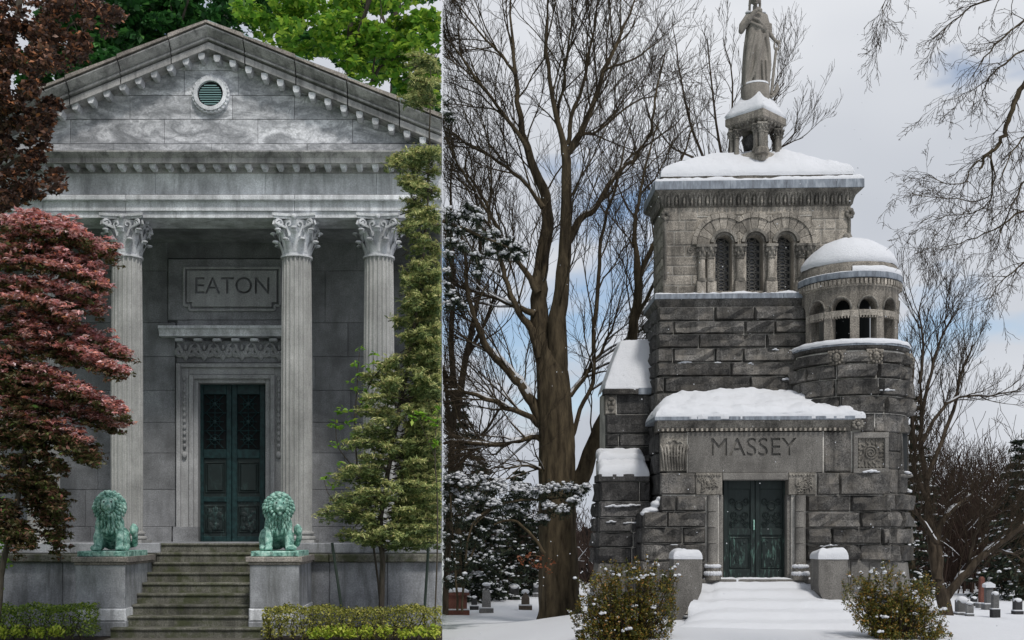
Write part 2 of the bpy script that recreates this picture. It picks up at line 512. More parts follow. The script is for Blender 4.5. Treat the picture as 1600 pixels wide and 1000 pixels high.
# winter plot
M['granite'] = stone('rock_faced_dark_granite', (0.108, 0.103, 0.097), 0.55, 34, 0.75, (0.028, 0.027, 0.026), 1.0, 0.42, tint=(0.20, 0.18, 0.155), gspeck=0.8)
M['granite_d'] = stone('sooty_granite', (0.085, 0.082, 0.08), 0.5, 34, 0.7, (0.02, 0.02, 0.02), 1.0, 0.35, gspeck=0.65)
M['ashlar'] = stone('warm_grey_ashlar', (0.30, 0.272, 0.235), 0.4, 44, 0.7, (0.06, 0.056, 0.05), 0.7, 0.36, gspeck=0.65)
M['carved'] = stone('carved_granite', (0.21, 0.195, 0.172), 0.45, 45, 0.8, (0.035, 0.033, 0.03), 0.6, 0.2, gspeck=0.6)
M['smooth_gr'] = stone('dressed_granite', (0.165, 0.157, 0.145), 0.3, 60, 0.4, (0.07, 0.065, 0.06), 0.3, 0.15, gspeck=0.6)
M['mortar'] = stone('pale_mortar', (0.52, 0.50, 0.46), 0.4, 60, 0.45, (0.14, 0.135, 0.13), 0.3, 0.1)
M['statue'] = stone('statue_stone', (0.24, 0.22, 0.195), 0.25, 40, 0.5, (0.08, 0.074, 0.068), 0.3, 0.1, gspeck=0.3)
t = NT('weathered_lead'); n = t.noise(t.pos((3, 3, 0.8)), 3, 5, 0.7)
M['lead'] = t.bsdf(t.ramp(n, (0.32, (0.12, 0.13, 0.15)), (0.5, (0.20, 0.225, 0.26)), (0.68, (0.33, 0.36, 0.40))), 0.6, None, metal=0.15)
t = NT('fresh_snow'); n = t.noise(t.pos(), 18, 5, 0.6)
M['snow'] = t.bsdf((0.65, 0.665, 0.70), 0.7, t.mix(0.5, t.noise(t.pos(), 40, 6, 0.7), t.noise(t.pos(), 6.0, 7, 0.7)), 0.75, 0.06, spec=0.2)
t = NT('green_black_door'); n = t.noise(t.pos((3.2, 3.2, 0.5)), 6, 6, 0.7, 0.3)
g = t.new('ShaderNodeSeparateXYZ'); t.l.new(t.new('ShaderNodeNewGeometry').outputs['Position'], g.inputs[0])
low = t.ramp(t.math('MULTIPLY', g.outputs[2], 0.25), (0.30, 1.0), (0.48, 0.12))
pat = t.mix(1.0, t.ramp(n, (0.54, 0.0), (0.70, 0.75)), low, 'MULTIPLY')
M['winter_door'] = t.bsdf(t.mix(pat, (0.017, 0.025, 0.024), (0.16, 0.30, 0.25)), 0.5, n, 0.3, 0.02, metal=0.2)
M['glass'] = NT('dark_leaded_glass').bsdf((0.02, 0.022, 0.025), 0.15, spec=0.6)
M['came'] = NT('window_tracery').bsdf((0.16, 0.155, 0.145), 0.6)
M['wbark'] = bark_mat('winter_bark', (0.022, 0.017, 0.012), (0.125, 0.098, 0.062), 7)
M['wbark_d'] = bark_mat('dark_winter_bark', (0.02, 0.016, 0.012), (0.085, 0.066, 0.048), 9)
M['twig'] = NT('winter_twigs').bsdf((0.05, 0.038, 0.027), 0.9, spec=0.1)
M['twig_far'] = NT('brown_far_twigs').bsdf((0.045, 0.030, 0.024), 0.9, spec=0.1)
M['spruce'] = leaf_mat('winter_needles', [(0.0, (0.006, 0.012, 0.007)), (0.7, (0.017, 0.028, 0.014)), (1.0, (0.035, 0.045, 0.02))], 0.1, 0.7)
M['box_leaf'] = leaf_mat('winter_shrub_leaves', [(0.0, (0.03, 0.045, 0.01)), (0.5, (0.10, 0.105, 0.018)), (0.8, (0.24, 0.18, 0.03)), (1.0, (0.30, 0.13, 0.03))], 0.2, 0.4)
M['rust_leaf'] = leaf_mat('rust_leaves', [(0.0, (0.16, 0.05, 0.02)), (1.0, (0.32, 0.11, 0.05))], 0.3)
M['red_gr'] = stone('red_granite_stone', (0.145, 0.06, 0.045), 0.3, 50, 0.4, (0.04, 0.02, 0.018), 0.3, 0.1)
M['grey_gr'] = stone('grey_marker_stone', (0.15, 0.15, 0.15), 0.3, 50, 0.4, (0.05, 0.05, 0.05), 0.3, 0.2)
M['dark_gr'] = stone('black_marker_stone', (0.045, 0.045, 0.047), 0.3, 50, 0.3, (0.02, 0.02, 0.02), 0.3, 0.2)
M['brown_gr'] = stone('brown_marker_stone', (0.10, 0.08, 0.065), 0.3, 50, 0.4, (0.04, 0.035, 0.03), 0.3, 0.2)

# ================================================================== foliage and branch builders
def leafmesh(name, C, size, mat, parent, aspect=0.6, up=0.35, dirs=None, clip=0, jitter=0.5):
    """one small folded blade per point of C; clip=-1 keeps x<0, clip=+1 keeps x>0"""
    C = np.asarray(C, dtype=np.float64)
    if clip: 
        k = (C[:, 0]*clip) > size*0.35
        C = C[k]
        if dirs is not None: dirs = np.asarray(dirs)[k]
    n = len(C)
    if n == 0: return None
    N = nrs.normal(size=(n, 3)); N[:, 2] = np.abs(N[:, 2])*(1+up*2) + up
    N /= np.linalg.norm(N, axis=1)[:, None]
    A = nrs.normal(size=(n, 3)) if dirs is None else np.asarray(dirs) + nrs.normal(size=(n, 3))*jitter
    A -= N*np.sum(A*N, axis=1)[:, None]
    A /= np.linalg.norm(A, axis=1)[:, None] + 1e-9
    B = np.cross(N, A)
    s = (size*nrs.uniform(0.6, 1.3, n))[:, None]
    w = s*aspect*0.5
    V = np.empty((n, 4, 3))
    V[:, 0] = C - A*s*0.5
    V[:, 1] = C + B*w + N*s*0.08
    V[:, 2] = C + A*s*0.5 - N*s*0.10
    V[:, 3] = C - B*w + N*s*0.08
    if clip:
        V[:, :, 0] = np.maximum(V[:, :, 0]*clip, 0.0)*clip
    o = np_mesh(name, V.reshape(-1, 3), np.arange(n*4).reshape(-1, 4), mat, parent)
    return o

def clump(c, r, n, shell=0.45):
    d = nrs.normal(size=(n, 3)); d /= np.linalg.norm(d, axis=1)[:, None]
    q = shell + (1-shell)*nrs.uniform(0, 1, n)**0.6
    return np.asarray(c) + d*q[:, None]*np.asarray(r)

def px_clumps(lst, D, dens, depth=0.8, dj=0.6, sub=7, flat=0.8, thick=1.0):
    """lst of (px,py,rx,ry) ellipses in photograph pixels at distance D -> leaf points made of smaller tufts"""
    out = []
    for (px, py, rx, ry) in lst:
        d = D + nrs.uniform(-dj, dj)
        k = d/F
        area = rx*ry
        for _ in range(max(3, int(area/ (sub*sub*9)*thick))):
            a = nrs.uniform(0, 2*math.pi); q = math.sqrt(nrs.uniform(0, 1))
            c = P(px + rx*q*math.cos(a), py + ry*q*math.sin(a), d + nrs.uniform(-depth, depth))
            rr = sub*k*nrs.uniform(1.2, 2.4)
            out.append(clump(c, (rr*1.35, rr*1.35, rr*flat), int(dens*nrs.uniform(.6, 1.3))))
    return np.concatenate(out)

def grow(p, d, length, r, lev, maxlev, out, rs, spread=0.6, up=0.15, seg=5, kids=(5, 4, 3), lens=0.55, clip=0, wig=0.16, rmin=0.0035, kstart=.25):
    d = d.normalized(); pts = [p.copy()]; rad = [r]
    step = length/seg
    for i in range(seg):
        d = (d + Vector((rs.gauss(0, wig), rs.gauss(0, wig), rs.gauss(0, wig) + up*0.3))).normalized()
        p = p + d*step
        if clip and p.x*clip < 0.0: break
        pts.append(p.copy()); rad.append(max(rmin, r*(1-(i+1)/seg*0.75)))
    if len(pts) < 2: return
    out.append((pts, rad))
    if lev >= maxlev: return
    k = kids[min(lev, len(kids)-1)]
    n = len(pts)-1
    for j in range(k):
        t = kstart + (1-kstart)*(j + rs.random())/k
        i = min(int(t*n), n-1); f = t*n - i
        q = pts[i].lerp(pts[i+1], min(1, f))
        ax = (pts[i+1]-pts[i]).normalized()
        o = ax.orthogonal().normalized(); o.rotate(Matrix.Rotation(rs.random()*2*math.pi, 3, ax))
        nd = (ax + o*spread*(0.6+0.8*rs.random()) + Vector((0, 0, up*rs.random()))).normalized()
        grow(q, nd, length*lens*(0.7+0.6*rs.random())*(1-0.35*t), max(rmin, rad[i]*0.55), lev+1, maxlev, out, rs, spread, up, max(3, seg-1), kids, lens, clip, wig, rmin, kstart)

def branches_mesh(name, lines, mat, parent, sides=None, clip=0):
    V = []; Fq = []; base = 0
    mb = MB()
    quads = []; verts = []
    for pts, rad in lines:
        n = 7 if rad[0] > 0.1 else (5 if rad[0] > 0.03 else 3)
        b0 = len(verts); prev = None; L = len(pts)
        for i, p in enumerate(pts):
            d = pts[min(i+1, L-1)] - pts[max(i-1, 0)]
            if d.length < 1e-9: d = Vector((0, 0, 1))
            d.normalize()
            u = d.orthogonal().normalized() if prev is None else (prev - d*prev.dot(d))
            u = u.normalized() if u.length > 1e-6 else d.orthogonal().normalized()
            prev = u; w = d.cross(u)
            for k in range(n):
                a = 2*math.pi*k/n
                q = p + (u*math.cos(a) + w*math.sin(a))*rad[i]
                verts.append((q.x, q.y, q.z))
        for i in range(L-1):
            for k in range(n):
                k2 = (k+1) % n
                quads.append((b0+i*n+k, b0+i*n+k2, b0+(i+1)*n+k2, b0+(i+1)*n+k))
    if not quads: return None
    V = np.array(verts)
    if clip: V[:, 0] = np.maximum(V[:, 0]*clip, 0.0)*clip
    return np_mesh(name, V, np.array(quads), mat, parent, smooth=True)

def snow_on(name, lines, parent, rmin=0.02, clip=0, lift=0.75, wide=0.85, steep=0.86, prob=1.0, rs=random.Random(3)):
    out = []
    for pts, rad in lines:
        cur = []
        for i in range(len(pts)-1):
            d = (pts[i+1]-pts[i]).normalized()
            ok = abs(d.z) < steep and rad[i] > rmin and rs.random() < prob
            if ok:
                for t in (0.0, 0.5):
                    r = rad[i]*(1-t) + rad[i+1]*t
                    q = pts[i].lerp(pts[i+1], t) + Vector((0, 0, r*lift + 0.006))
                    cur.append((q, r*wide*rs.uniform(.75, 1.1) + 0.008))
            elif len(cur) > 1:
                out.append(([c[0] for c in cur], [c[1] for c in cur])); cur = []
        if len(cur) > 1: out.append(([c[0] for c in cur], [c[1] for c in cur]))
    for pts, rad in out:
        rad[0] *= .3; rad[-1] *= .3
    o = branches_mesh(name, out, M['snow'], parent, clip=clip)
    if o: o['kind'] = 'stuff'
    return o

def px_line(lst, D, dD=0.0):
    """[(px,py,r_px)...] at distance D..D+dD -> world polyline"""
    pts = []; rad = []
    n = max(1, len(lst)-1)
    for i, (px, py, r) in enumerate(lst):
        d = D + dD*i/n
        pts.append(P(px, py, d)); rad.append(r*d/F)
    return pts, rad

def refine(line, k=3, wob=0.0, rs=random.Random(5)):
    pts, rad = line
    o = []; r2 = []
    n = len(pts)
    for i in range(n-1):
        p0 = pts[max(0, i-1)]; p1 = pts[i]; p2 = pts[i+1]; p3 = pts[min(n-1, i+2)]
        for j in range(k):
            t = j/k
            q = 0.5*((2*p1) + (p2-p0)*t + (2*p0-5*p1+4*p2-p3)*t*t + (3*p1-p0-3*p2+p3)*t**3)
            if wob: q = q + Vector((rs.gauss(0, wob), rs.gauss(0, wob), rs.gauss(0, wob)))
            o.append(q); r2.append(rad[i]*(1-t)+rad[i+1]*t)
    o.append(pts[-1]); r2.append(rad[-1])
    return o, r2

# ================================================================== ground
# summer lawn (x < 0), one sheet out to the horizon
lawn = mk('lawn', [(-900, -60, 0), (0, -60, 0), (0, 1500, 0), (-900, 1500, 0)], [(0, 1, 2, 3)], M['lawn']); tag(lawn, 'mown green lawn', kind='structure')
bed = mk('soil_bed', [(-12, 15.75, .004), (-5.12, 15.75, .004), (-5.12, 18.8, .004), (-12, 18.8, .004),
                      (-2.72, 15.75, .004), (0, 15.75, .004), (0, 18.8, .004), (-2.72, 18.8, .004)], [(0, 1, 2, 3), (4, 5, 6, 7)], M['soil'])
tag(bed, 'dark soil bed under the hedges', kind='structure')
path = mk('path', [(-5.12, 8, .006), (-2.72, 8, .006), (-2.72, 16.9, .006), (-5.12, 16.9, .006)], [(0, 1, 2, 3)], M['paving'])
tag(path, 'stone path leading to the steps', kind='structure')
C = np.stack([nrs.uniform(-7.5, -0.02, 9000), nrs.uniform(14.6, 15.75, 9000), nrs.uniform(0.01, 0.03, 9000)], 1)
C = C[(C[:, 0] < -5.12) | (C[:, 0] > -2.72)]
gr = leafmesh('grass', C, 0.05, M['grass'], None, 0.2, 0.0, dirs=np.tile([0, 0, 1.0], (len(C), 1)), clip=-1)
tag(gr, 'short green grass at the front edge of the lawn', 'grass', kind='stuff')

# ================================================================== the summer temple
T = thing('temple_mausoleum', 'grey stone temple tomb with fluted columns, pediment and name tablet above its door', 'mausoleum', (-4.2, 19.5, 1.44))
SEAM = CX - 0.01
def bx(mb, D, a, b, t, bt, depth, c=0.0):
    """box whose front face spans photograph pixels a..b, t..bt at distance D"""
    return mb.box(X(a, D), X(b, D), D, D+depth, Z(bt, D), Z(t, D), c)
def part(name, mat, parent, D, a, b, t, bt, depth, c=0.0):
    return bx(MB(), D, a, b, t, bt, depth, c).build(name, mat, parent)

LEFT = -150
# core behind the stones
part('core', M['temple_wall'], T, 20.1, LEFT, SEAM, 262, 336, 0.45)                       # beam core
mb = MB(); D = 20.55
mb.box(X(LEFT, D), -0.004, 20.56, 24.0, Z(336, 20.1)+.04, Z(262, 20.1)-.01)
mb.build('porch_ceiling', M['temple_wall'], T)
# architrave, frieze in blocks between the joints
jo = [LEFT, 67, 196, 460, SEAM]
for a, b in zip(jo[:-1], jo[1:]):
    part('architrave_block', M['marble'], T, 19.86, a+.25, b-.25, 330.5, 340.5, 0.7, .006)
    part('architrave_block', M['marble'], T, 19.82, a+.25, b-.25, 314, 329.5, 0.4, .006)
    part('architrave_block', M['marble'], T, 19.74, a+.25, b-.25, 304, 312.5, 0.5, .012)
jo = [LEFT, 40, 243, 414, 588, SEAM]
for a, b in zip(jo[:-1], jo[1:]):
    part('frieze_block', M['marble'], T, 19.86, a+.2, b-.2, 270, 303.5, 0.4, .005)
# horizontal cornice (bed mould, corona, cap) as swept profile
def hprof(pts, a, b, D, name, mat, parent):
    poly = [(D + y, Z(py, D)) for (y, py) in pts]
    mb = MB(); mb.prism_yz(poly, X(a, D), X(b, D)); return mb.build(name, mat, parent)
part('bed_mould', M['cornice'], T, 19.80, LEFT, SEAM, 253, 269.5, 0.5)
jo = [LEFT, 178, 475, SEAM]
for a, b in zip(jo[:-1], jo[1:]):
    hprof([(.06, 254), (0, 254), (0, 247), (-.06, 243), (-.10, 240), (-.10, 238), (.5, 236), (.5, 254)], a+.2, b-.2, 19.52, 'cornice_block', M['cornice'], T)
dent = MB().prism_xz([(-.058, .055), (-.058, -.02), (-.035, -.065), (.035, -.065), (.058, -.02), (.058, .055)], -.12, .12)
dent_me = mesh('dentil', dent.v, dent.f); dent_me.materials.append(M['marble'])
for i in range(-8, 25):
    px = 92.5 + 24.7*i
    if px > 684: break
    mk_me('dentil', dent_me, T, P(px, 261, 19.72))
# tympanum blocks, clipped under the raking line
def clip_poly(poly, f):
    out = []
    n = len(poly)
    for i in range(n):
        a, b = poly[i], poly[(i+1) % n]; fa, fb = f(a), f(b)
        if fa >= 0: out.append(a)
        if fa*fb < 0:
            t = fa/(fa-fb); out.append((a[0]+(b[0]-a[0])*t, a[1]+(b[1]-a[1])*t))
    return out
APX, SL = 325.0, 0.405
def slope_y(px, y0): return y0 + SL*abs(px-APX)
DTY = 19.84
rows = [(225, 237.5, [LEFT, 178, 330, 480, SEAM], 19.70), (187, 224, [LEFT, 110, 257, 403, 551, SEAM], DTY),
        (149.5, 186, [LEFT, 203, 297, 363, 460, SEAM], DTY), (111, 148.5, [LEFT, 288, 372, SEAM], DTY), (60, 110, [LEFT, SEAM], DTY)]
OC = (330, 149)
for (t0, b0, js, D) in rows:
    for a, b in zip(js[:-1], js[1:]):
        poly = [(a+.35, b0), (b-.35, b0), (b-.35, t0), (a+.35, t0)]
        poly = clip_poly(poly, lambda q: q[1] - (66 + SL*(q[0]-APX)))
        poly = clip_poly(poly, lambda q: q[1] - (66 - SL*(q[0]-APX)))
        if len(poly) < 3: continue
        mb = MB(); mb.prism_xz([(X(q[0], D), Z(q[1], D)) for q in poly], D, D+.35)
        mb.build('tympanum_block', M['tymp'], T)
part('tympanum_core', M['temple_wall'], T, 20.06, 100, 560, 150, 237, .3)
# round vent window
ow = thing('round_vent', None, None, P(OC[0], OC[1], DTY)); del BASE[ow.name]
ow.location = (0, 0, 0); ow.parent = T; ow.matrix_parent_inverse = Matrix.Translation(-BASE[T.name]); ow.name = 'round_vent'
k = DTY/F
def ring(mb, c, r_in, r_out, y0, y1, n=36, a0=0, a1=2*math.pi):
    full = abs(a1-a0-2*math.pi) < 1e-6
    m = n if full else n+1
    v = []
    for (r, y) in ((r_in, y1), (r_in, y0), (r_out, y0), (r_out, y1)):
        for i in range(m):
            a = a0 + (a1-a0)*i/n
            v.append((c[0]+r*math.sin(a), y, c[1]+r*math.cos(a)))
    f = []
    for j in range(4):
        j2 = (j+1) % 4
        for i in range(n):
            i2 = (i+1) % m
            f.append((j*m+i, j2*m+i, j2*m+i2, j*m+i2))
    if not full:
        f.append((0, m, 2*m, 3*m)); f.append((n, 3*m+n, 2*m+n, m+n))
    return mb.add(v, f)
c2 = (X(OC[0], DTY), Z(OC[1], DTY))
mb = ring(MB(), c2, 20*k, 26*k, DTY-.10, DTY+.02); ring(mb, c2, 26*k, 29.5*k, DTY-.06, DTY+.02)
for i in range(26):
    a = 2*math.pi*i/26
    mb.ball((c2[0]+27.6*k*math.sin(a), DTY-.06, c2[1]+27.6*k*math.cos(a)), .026, 6, 4)
autosmooth(mb.build('vent_frame', M['carved'] if 0 else M['marble'], ow))
mb = MB(); mb.add([(c2[0]+20.5*k*math.sin(a*math.pi/16), DTY-.03, c2[1]+20.5*k*math.cos(a*math.pi/16)) for a in range(32)], [tuple(range(31, -1, -1))])
mb.build('vent_back', M['void'], ow)
for i in range(9):
    z = (i-4)*3.6*k
    w = math.sqrt(max(0, (17.3*k)**2 - z*z))
    MB().prism_yz([(DTY-.035, c2[1]+z-.018), (DTY-.085, c2[1]+z-.026), (DTY-.085, c2[1]+z-.012), (DTY-.035, c2[1]+z+.004)], c2[0]-w, c2[0]+w).build('louver_slat', M['copper_roof'], ow)
# raking cornice in segments
def rake(xa, xb, D, prof, name, mat, lift=0.0):
    """prof [(dy, dpx_up)] closed; segment between photograph columns xa (lower end) and xb (upper end)"""
    v = []
    n = len(prof)
    for x, l in ((xa, lift), (xb, 0.0)):
        for dy, up in prof:
            py = 75 + SL*abs(x-APX) - up - (l if up > 33 else 0)
            v.append((X(x, D), D+dy, Z(py, D)))
    f = [tuple(range(n)), tuple(range(2*n-1, n-1, -1))] + [((i+1) % n, i, n+i, n+(i+1) % n) for i in range(n)]
    if xa > xb: f = [tuple(reversed(q)) for q in f]
    return mk(name, v, f, mat, T)
pr1 = [(.4, 0), (.02, 0), (.02, 10), (.10, 10.5), (.10, 13), (-.03, 13.5), (-.03, 16.5), (.03, 17), (-.02, 20), (-.12, 26), (-.16, 28.5), (-.16, 30.5), (-.09, 31), (-.09, 33), (.4, 33)]
pr2 = [(.5, 33), (-.19, 33), (-.19, 36.5), (.5, 38.5)]
for xs in ([LEFT, -52, 28, 108, 188, 267, APX], [SEAM, 624, 543, 462, 382, APX]):
    for a, b in zip(xs[:-1], xs[1:]):
        s = 1 if b > a else -1
        rake(a+.9*s, b-(.9*s if b != APX else 0), 19.52, pr1, 'raking_cornice', M['cornice'])
        rake(a-1.0*s if a != SEAM else a, b-(2.2*s if b != APX else 0), 19.52, pr2, 'roof_edge_tile', M['roofedge'], 3.0)
        rake(a+6*s, b, 19.75, [(.35, 1), (0, 1), (0, 32), (.35, 32)], 'cornice_core', M['cornice']) if 0 else None
rake(LEFT, APX, 19.78, [(.3, -9), (0, -9), (0, 30), (.3, 30)], 'raking_bed_mould', M['cornice'])
rake(SEAM, APX, 19.78, [(.3, -9), (0, -9), (0, 30), (.3, 30)], 'raking_bed_mould', M['cornice'])
for i in range(-9, 15):
    px = 317.0 + 24.6*i if i <= 0 else 341 + 24.6*(i-1)
    if px > 682: break
    py = 75 + SL*abs(px-APX) + 9.5 + (4 if abs(px-APX) < 20 else 2)
    mk_me('dentil', dent_me, T, P(px, py, 19.70))
# copper roof sheets behind the edge tiles
for (xa, s) in ((LEFT, -1), (SEAM, 1)):
    v = []
    for x, D in ((xa, 20.0), (APX, 20.0)):
        py = 75 + SL*abs(x-APX) - 44
        v.append((X(x, D), D, Z(py, D))); v.append((X(x, D), 27.0, Z(py, D)))
        v.append((X(x, D), D, Z(py, D)-.12)); v.append((X(x, D), 27.0, Z(py, D)-.12))
    f = [(0, 4, 5, 1), (2, 3, 7, 6), (0, 2, 6, 4), (1, 5, 7, 3), (0, 1, 3, 2), (4, 6, 7, 5)]
    mk('roof_slope', v, f, M['copper_roof'], T)

# ---------------- columns
SH_T, SH_B = 404.0, 832.0
DC = 20.12
def fluted(r0, r1, z0, z1, nf=20, lv=7):
    v = []; f = []
    m = nf*4
    for j in range(lv):
        t = j/(lv-1); r = (r0+(r1-r0)*t) + 0.012*math.sin(math.pi*t)
        z = z0+(z1-z0)*t
        for i in range(nf):
            for q, dr in ((0.0, 1.0), (.22, 1.0), (.42, .90), (.80, .90)):
                a = 2*math.pi*(i+q)/nf
                v.append((r*dr*math.sin(a), -r*dr*math.cos(a), z))
    for j in range(lv-1):
        for i in range(m):
            i2 = (i+1) % m
            f.append((j*m+i, j*m+i2, (j+1)*m+i2, (j+1)*m+i))
    f.append(tuple(range(m-1, -1, -1))); f.append(tuple((lv-1)*m+i for i in range(m)))
    return v, f
kz = DC/F
zb, zt = Z(848, DC), Z(342, DC)
zs0, zs1 = Z(830, DC), Z(404, DC)
v, f = fluted(24.0*kz, 22.6*kz, zs0, zs1)
shaft_me = mesh('shaft', v, f); shaft_me.materials.append(M['column'])
mb = MB()
mb.box(-31*kz, 31*kz, -31*kz, 31*kz, zb, zb+.055)
mb.lathe([(29*kz, zb+.055), (31*kz, zb+.075), (31*kz, zb+.10), (28*kz, zb+.12), (26*kz, zb+.13), (26*kz, zb+.15), (28.5*kz, zb+.165), (28.5*kz, zb+.19), (25*kz, zb+.205), (24*kz, zs0+.01)], 0, 0, 24)
cbase_me = mesh('base', mb.v, mb.f); cbase_me.materials.append(M['column'])
# capital: bell, two tiers of leaves, volutes, abacus
mb = MB(); hc = zt - zs1
mb.lathe([(22.4*kz, zs1-.02), (25*kz, zs1-.015), (25*kz, zs1+.02), (22*kz, zs1+.03), (22*kz, zs1+.35*hc), (24*kz, zs1+.62*hc), (29*kz, zs1+.86*hc)], 0, 0, 24)
def acanthus(mb, a, z0, h, r, w, curl):
    prof = [(0, 0.0), (.02, .35), (.06, .7), (.06+curl*.45, .92), (.06+curl, .98), (.06+curl*1.15, .88), (.06+curl*.9, .78)]
    L = []
    for (o, t) in prof:
        ww = w*(1 - .35*abs(t-.55)/.55)
        rr = r+o
        for s in (-1, -.4, .4, 1):
            da = s*ww/rr
            ro = rr - abs(s)*.018*(1 if abs(s) == 1 else .2)
            L.append((ro*math.sin(a+da), -ro*math.cos(a+da), z0+h*t - (abs(s) == 1)*.012))
    nn = len(prof)
    F_ = [(j*4+i, j*4+i+1, (j+1)*4+i+1, (j+1)*4+i) for j in range(nn-1) for i in range(3)]
    mb.add(L, F_)
    q = prof[4]
    rr = r+q[0]
    mb.ball((rr*math.sin(a), -rr*math.cos(a), z0+h*.93), (w*.75, w*.75, .028), 8, 5)
for i in range(8):
    acanthus(mb, 2*math.pi*(i+.5)/8, zs1+.02, hc*.36, 22.5*kz, .085, .07)
for i in range(8):
    acanthus(mb, 2*math.pi*i/8, zs1+.06, hc*.58, 22.8*kz, .085, .10)
for i in range(4):
    a = math.pi/4 + i*math.pi/2
    ca = Vector((math.sin(a), -math.cos(a), 0)); side = Vector((math.cos(a), math.sin(a), 0))
    for s in (-1, 1):
        pts = []
        for j in range(16):
            th = j/15*2.0*math.pi*1.25; rr = .085*(1-j/15*.8)
            pts.append(ca*(31*kz + .05 + rr*math.cos(th)) + side*s*(.035 + j*.0012) + Vector((0, 0, zs1+.76*hc + rr*math.sin(th))))
        stem = [ca*(20*kz) + side*s*.16 + Vector((0, 0, zs1+.42*hc)), ca*(25*kz) + side*s*.10 + Vector((0, 0, zs1+.66*hc))]
        mb.tube(stem + pts, [.024, .028] + [.026]*8 + [.02]*8, 5)
        # inner helix
        a2 = a + s*R(28); c3 = Vector((math.sin(a2), -math.cos(a2), 0)); sd = Vector((math.cos(a2), math.sin(a2), 0))
        pts = [c3*(26*kz) + sd*(-s)*(-.0) + Vector((0, 0, zs1+.45*hc))]
        for j in range(10):
            th = -s*j/9*math.pi*1.6 + (math.pi if s > 0 else 0); rr = .055*(1-j/9*.6)
            pts.append(c3*(28.5*kz) + sd*(rr*math.cos(th)) + Vector((0, 0, zs1+.74*hc + abs(rr)*math.sin(th))))
        mb.tube(pts, .018, 5)
for i in range(4):
    a = i*math.pi/2
    mb.ball((31*kz*math.sin(a), -31*kz*math.cos(a), zs1+.92*hc), (.05, .05, .05), 8, 5)
# abacus with concave sides
pl = []
for i in range(4):
    a = math.pi/4 + i*math.pi/2
    cpt = Vector((math.sin(a), -math.cos(a)))*(47*kz)
    a2 = a + math.pi/2; npt = Vector((math.sin(a2), -math.cos(a2)))*(47*kz)
    for j in range(8):
        t = j/8
        q = cpt.lerp(npt, t); q *= 1 - .16*math.sin(math.pi*t)
        pl.append((q.x, q.y))
for (z0, z1, sc) in ((zt-.085, zt-.045, .93), (zt-.045, zt+.005, 1.0)):
    n = len(pl)
    mb.add([(x*sc, y*sc, z0) for x, y in pl] + [(x*sc, y*sc, z1) for x, y in pl],
           [tuple(range(n-1, -1, -1)), tuple(range(n, 2*n))] + [(i, (i+1) % n, n+(i+1) % n, n+i) for i in range(n)])
cap_me = mesh('capital', mb.v, mb.f); cap_me.materials.append(M['marble'])
tmp = bpy.data.objects.new('tmp', cap_me); autosmooth(tmp, 50); bpy.data.objects.remove(tmp)
for px in (-62, 68, 198.5, 463.5, 592):
    co = bpy.data.objects.new('column', None); co.empty_display_size = .1
    co.location = (X(px, DC), DC, 0)
    link(co, T)
    for nm, me in (('shaft', shaft_me), ('capital', cap_me), ('base', cbase_me)):
        o = bpy.data.objects.new(nm, me); COL.objects.link(o); o.parent = co

# ---------------- porch wall
DW = 22.2
WR = 648
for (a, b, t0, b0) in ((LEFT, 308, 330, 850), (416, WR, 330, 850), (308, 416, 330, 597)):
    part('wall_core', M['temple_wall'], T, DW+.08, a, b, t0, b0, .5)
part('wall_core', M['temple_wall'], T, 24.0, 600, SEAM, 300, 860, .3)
mb = MB(); mb.box(-.03, -.004, 20.7, 24.0, 1.44, Z(340, 20)); mb.build('porch_light_blocker', M['temple_wall'], T)  # unseen edge-on panel, added to block light leaking into the porch
wrows = [(338, 423), (423, 504), (504, 557), (557, 610), (610, 660), (660, 708), (708, 765), (765, 823), (823, 849)]
rs = random.Random(4)
for ri, (t0, b0) in enumerate(wrows):
    if ri < 2: spans = [(LEFT, 262), (462, WR)]
    elif ri == 8: spans = [(LEFT, 268), (456, WR)]
    else: spans = [(LEFT, 274), (450, WR)]
    for (a, b) in spans:
        xs = [a]; off = 40 if ri % 2 else 95
        x = a + off
        while x < b - 45: xs.append(x + rs.uniform(-8, 8)); x += rs.uniform(95, 135)
        xs.append(b)
        for c0, c1 in zip(xs[:-1], xs[1:]):
            part('wall_block', M['temple_wall'], T, DW - (.03 if ri == 8 else 0) + rs.uniform(-.004, .004), c0+.15, c1-.15, t0+.2, b0-.2, .12, .007)
if True:
    part('wall_block', M['temple_wall'], T, DW, 262.3, 461.7, 338, 403.5, .12, .006)
# name tablet
part('tablet_frame', M['temple_wall'], T, DW-.06, 262, 462, 404, 500, .2, .02)
tb = [(292, 421), (432, 421), (432, 468), (423, 468), (423, 475), (301, 475), (301, 468), (292, 468)]
tb = [(292, 423), (432, 423), (432, 472), (424, 472), (424, 479), (300, 479), (300, 472), (292, 472)]
D = DW-.13
lv_, lf_ = letter_plate('EATON', [(X(a, D), Z(b, D)) for a, b in tb], (X(305, D), X(421, D), Z(459, D), Z(433, D)), .07, .03)
mk('name_tablet', [(a[0], a[1]+D, a[2]) for a in lv_], lf_, M['trim'], T)
outer = [(287, 418), (437, 418), (437, 477), (429, 477), (429, 484), (295, 484), (295, 477), (287, 477)]
mb = MB(); D = DW-.13
for i in range(len(outer)):
    a, b = outer[i], outer[(i+1) % len(outer)]
    mb.tube([(X(a[0], D), D+.03, Z(a[1], D)), (X(b[0], D), D+.03, Z(b[1], D))], .028, 6)
mb.build('tablet_moulding', M['trim'], T)
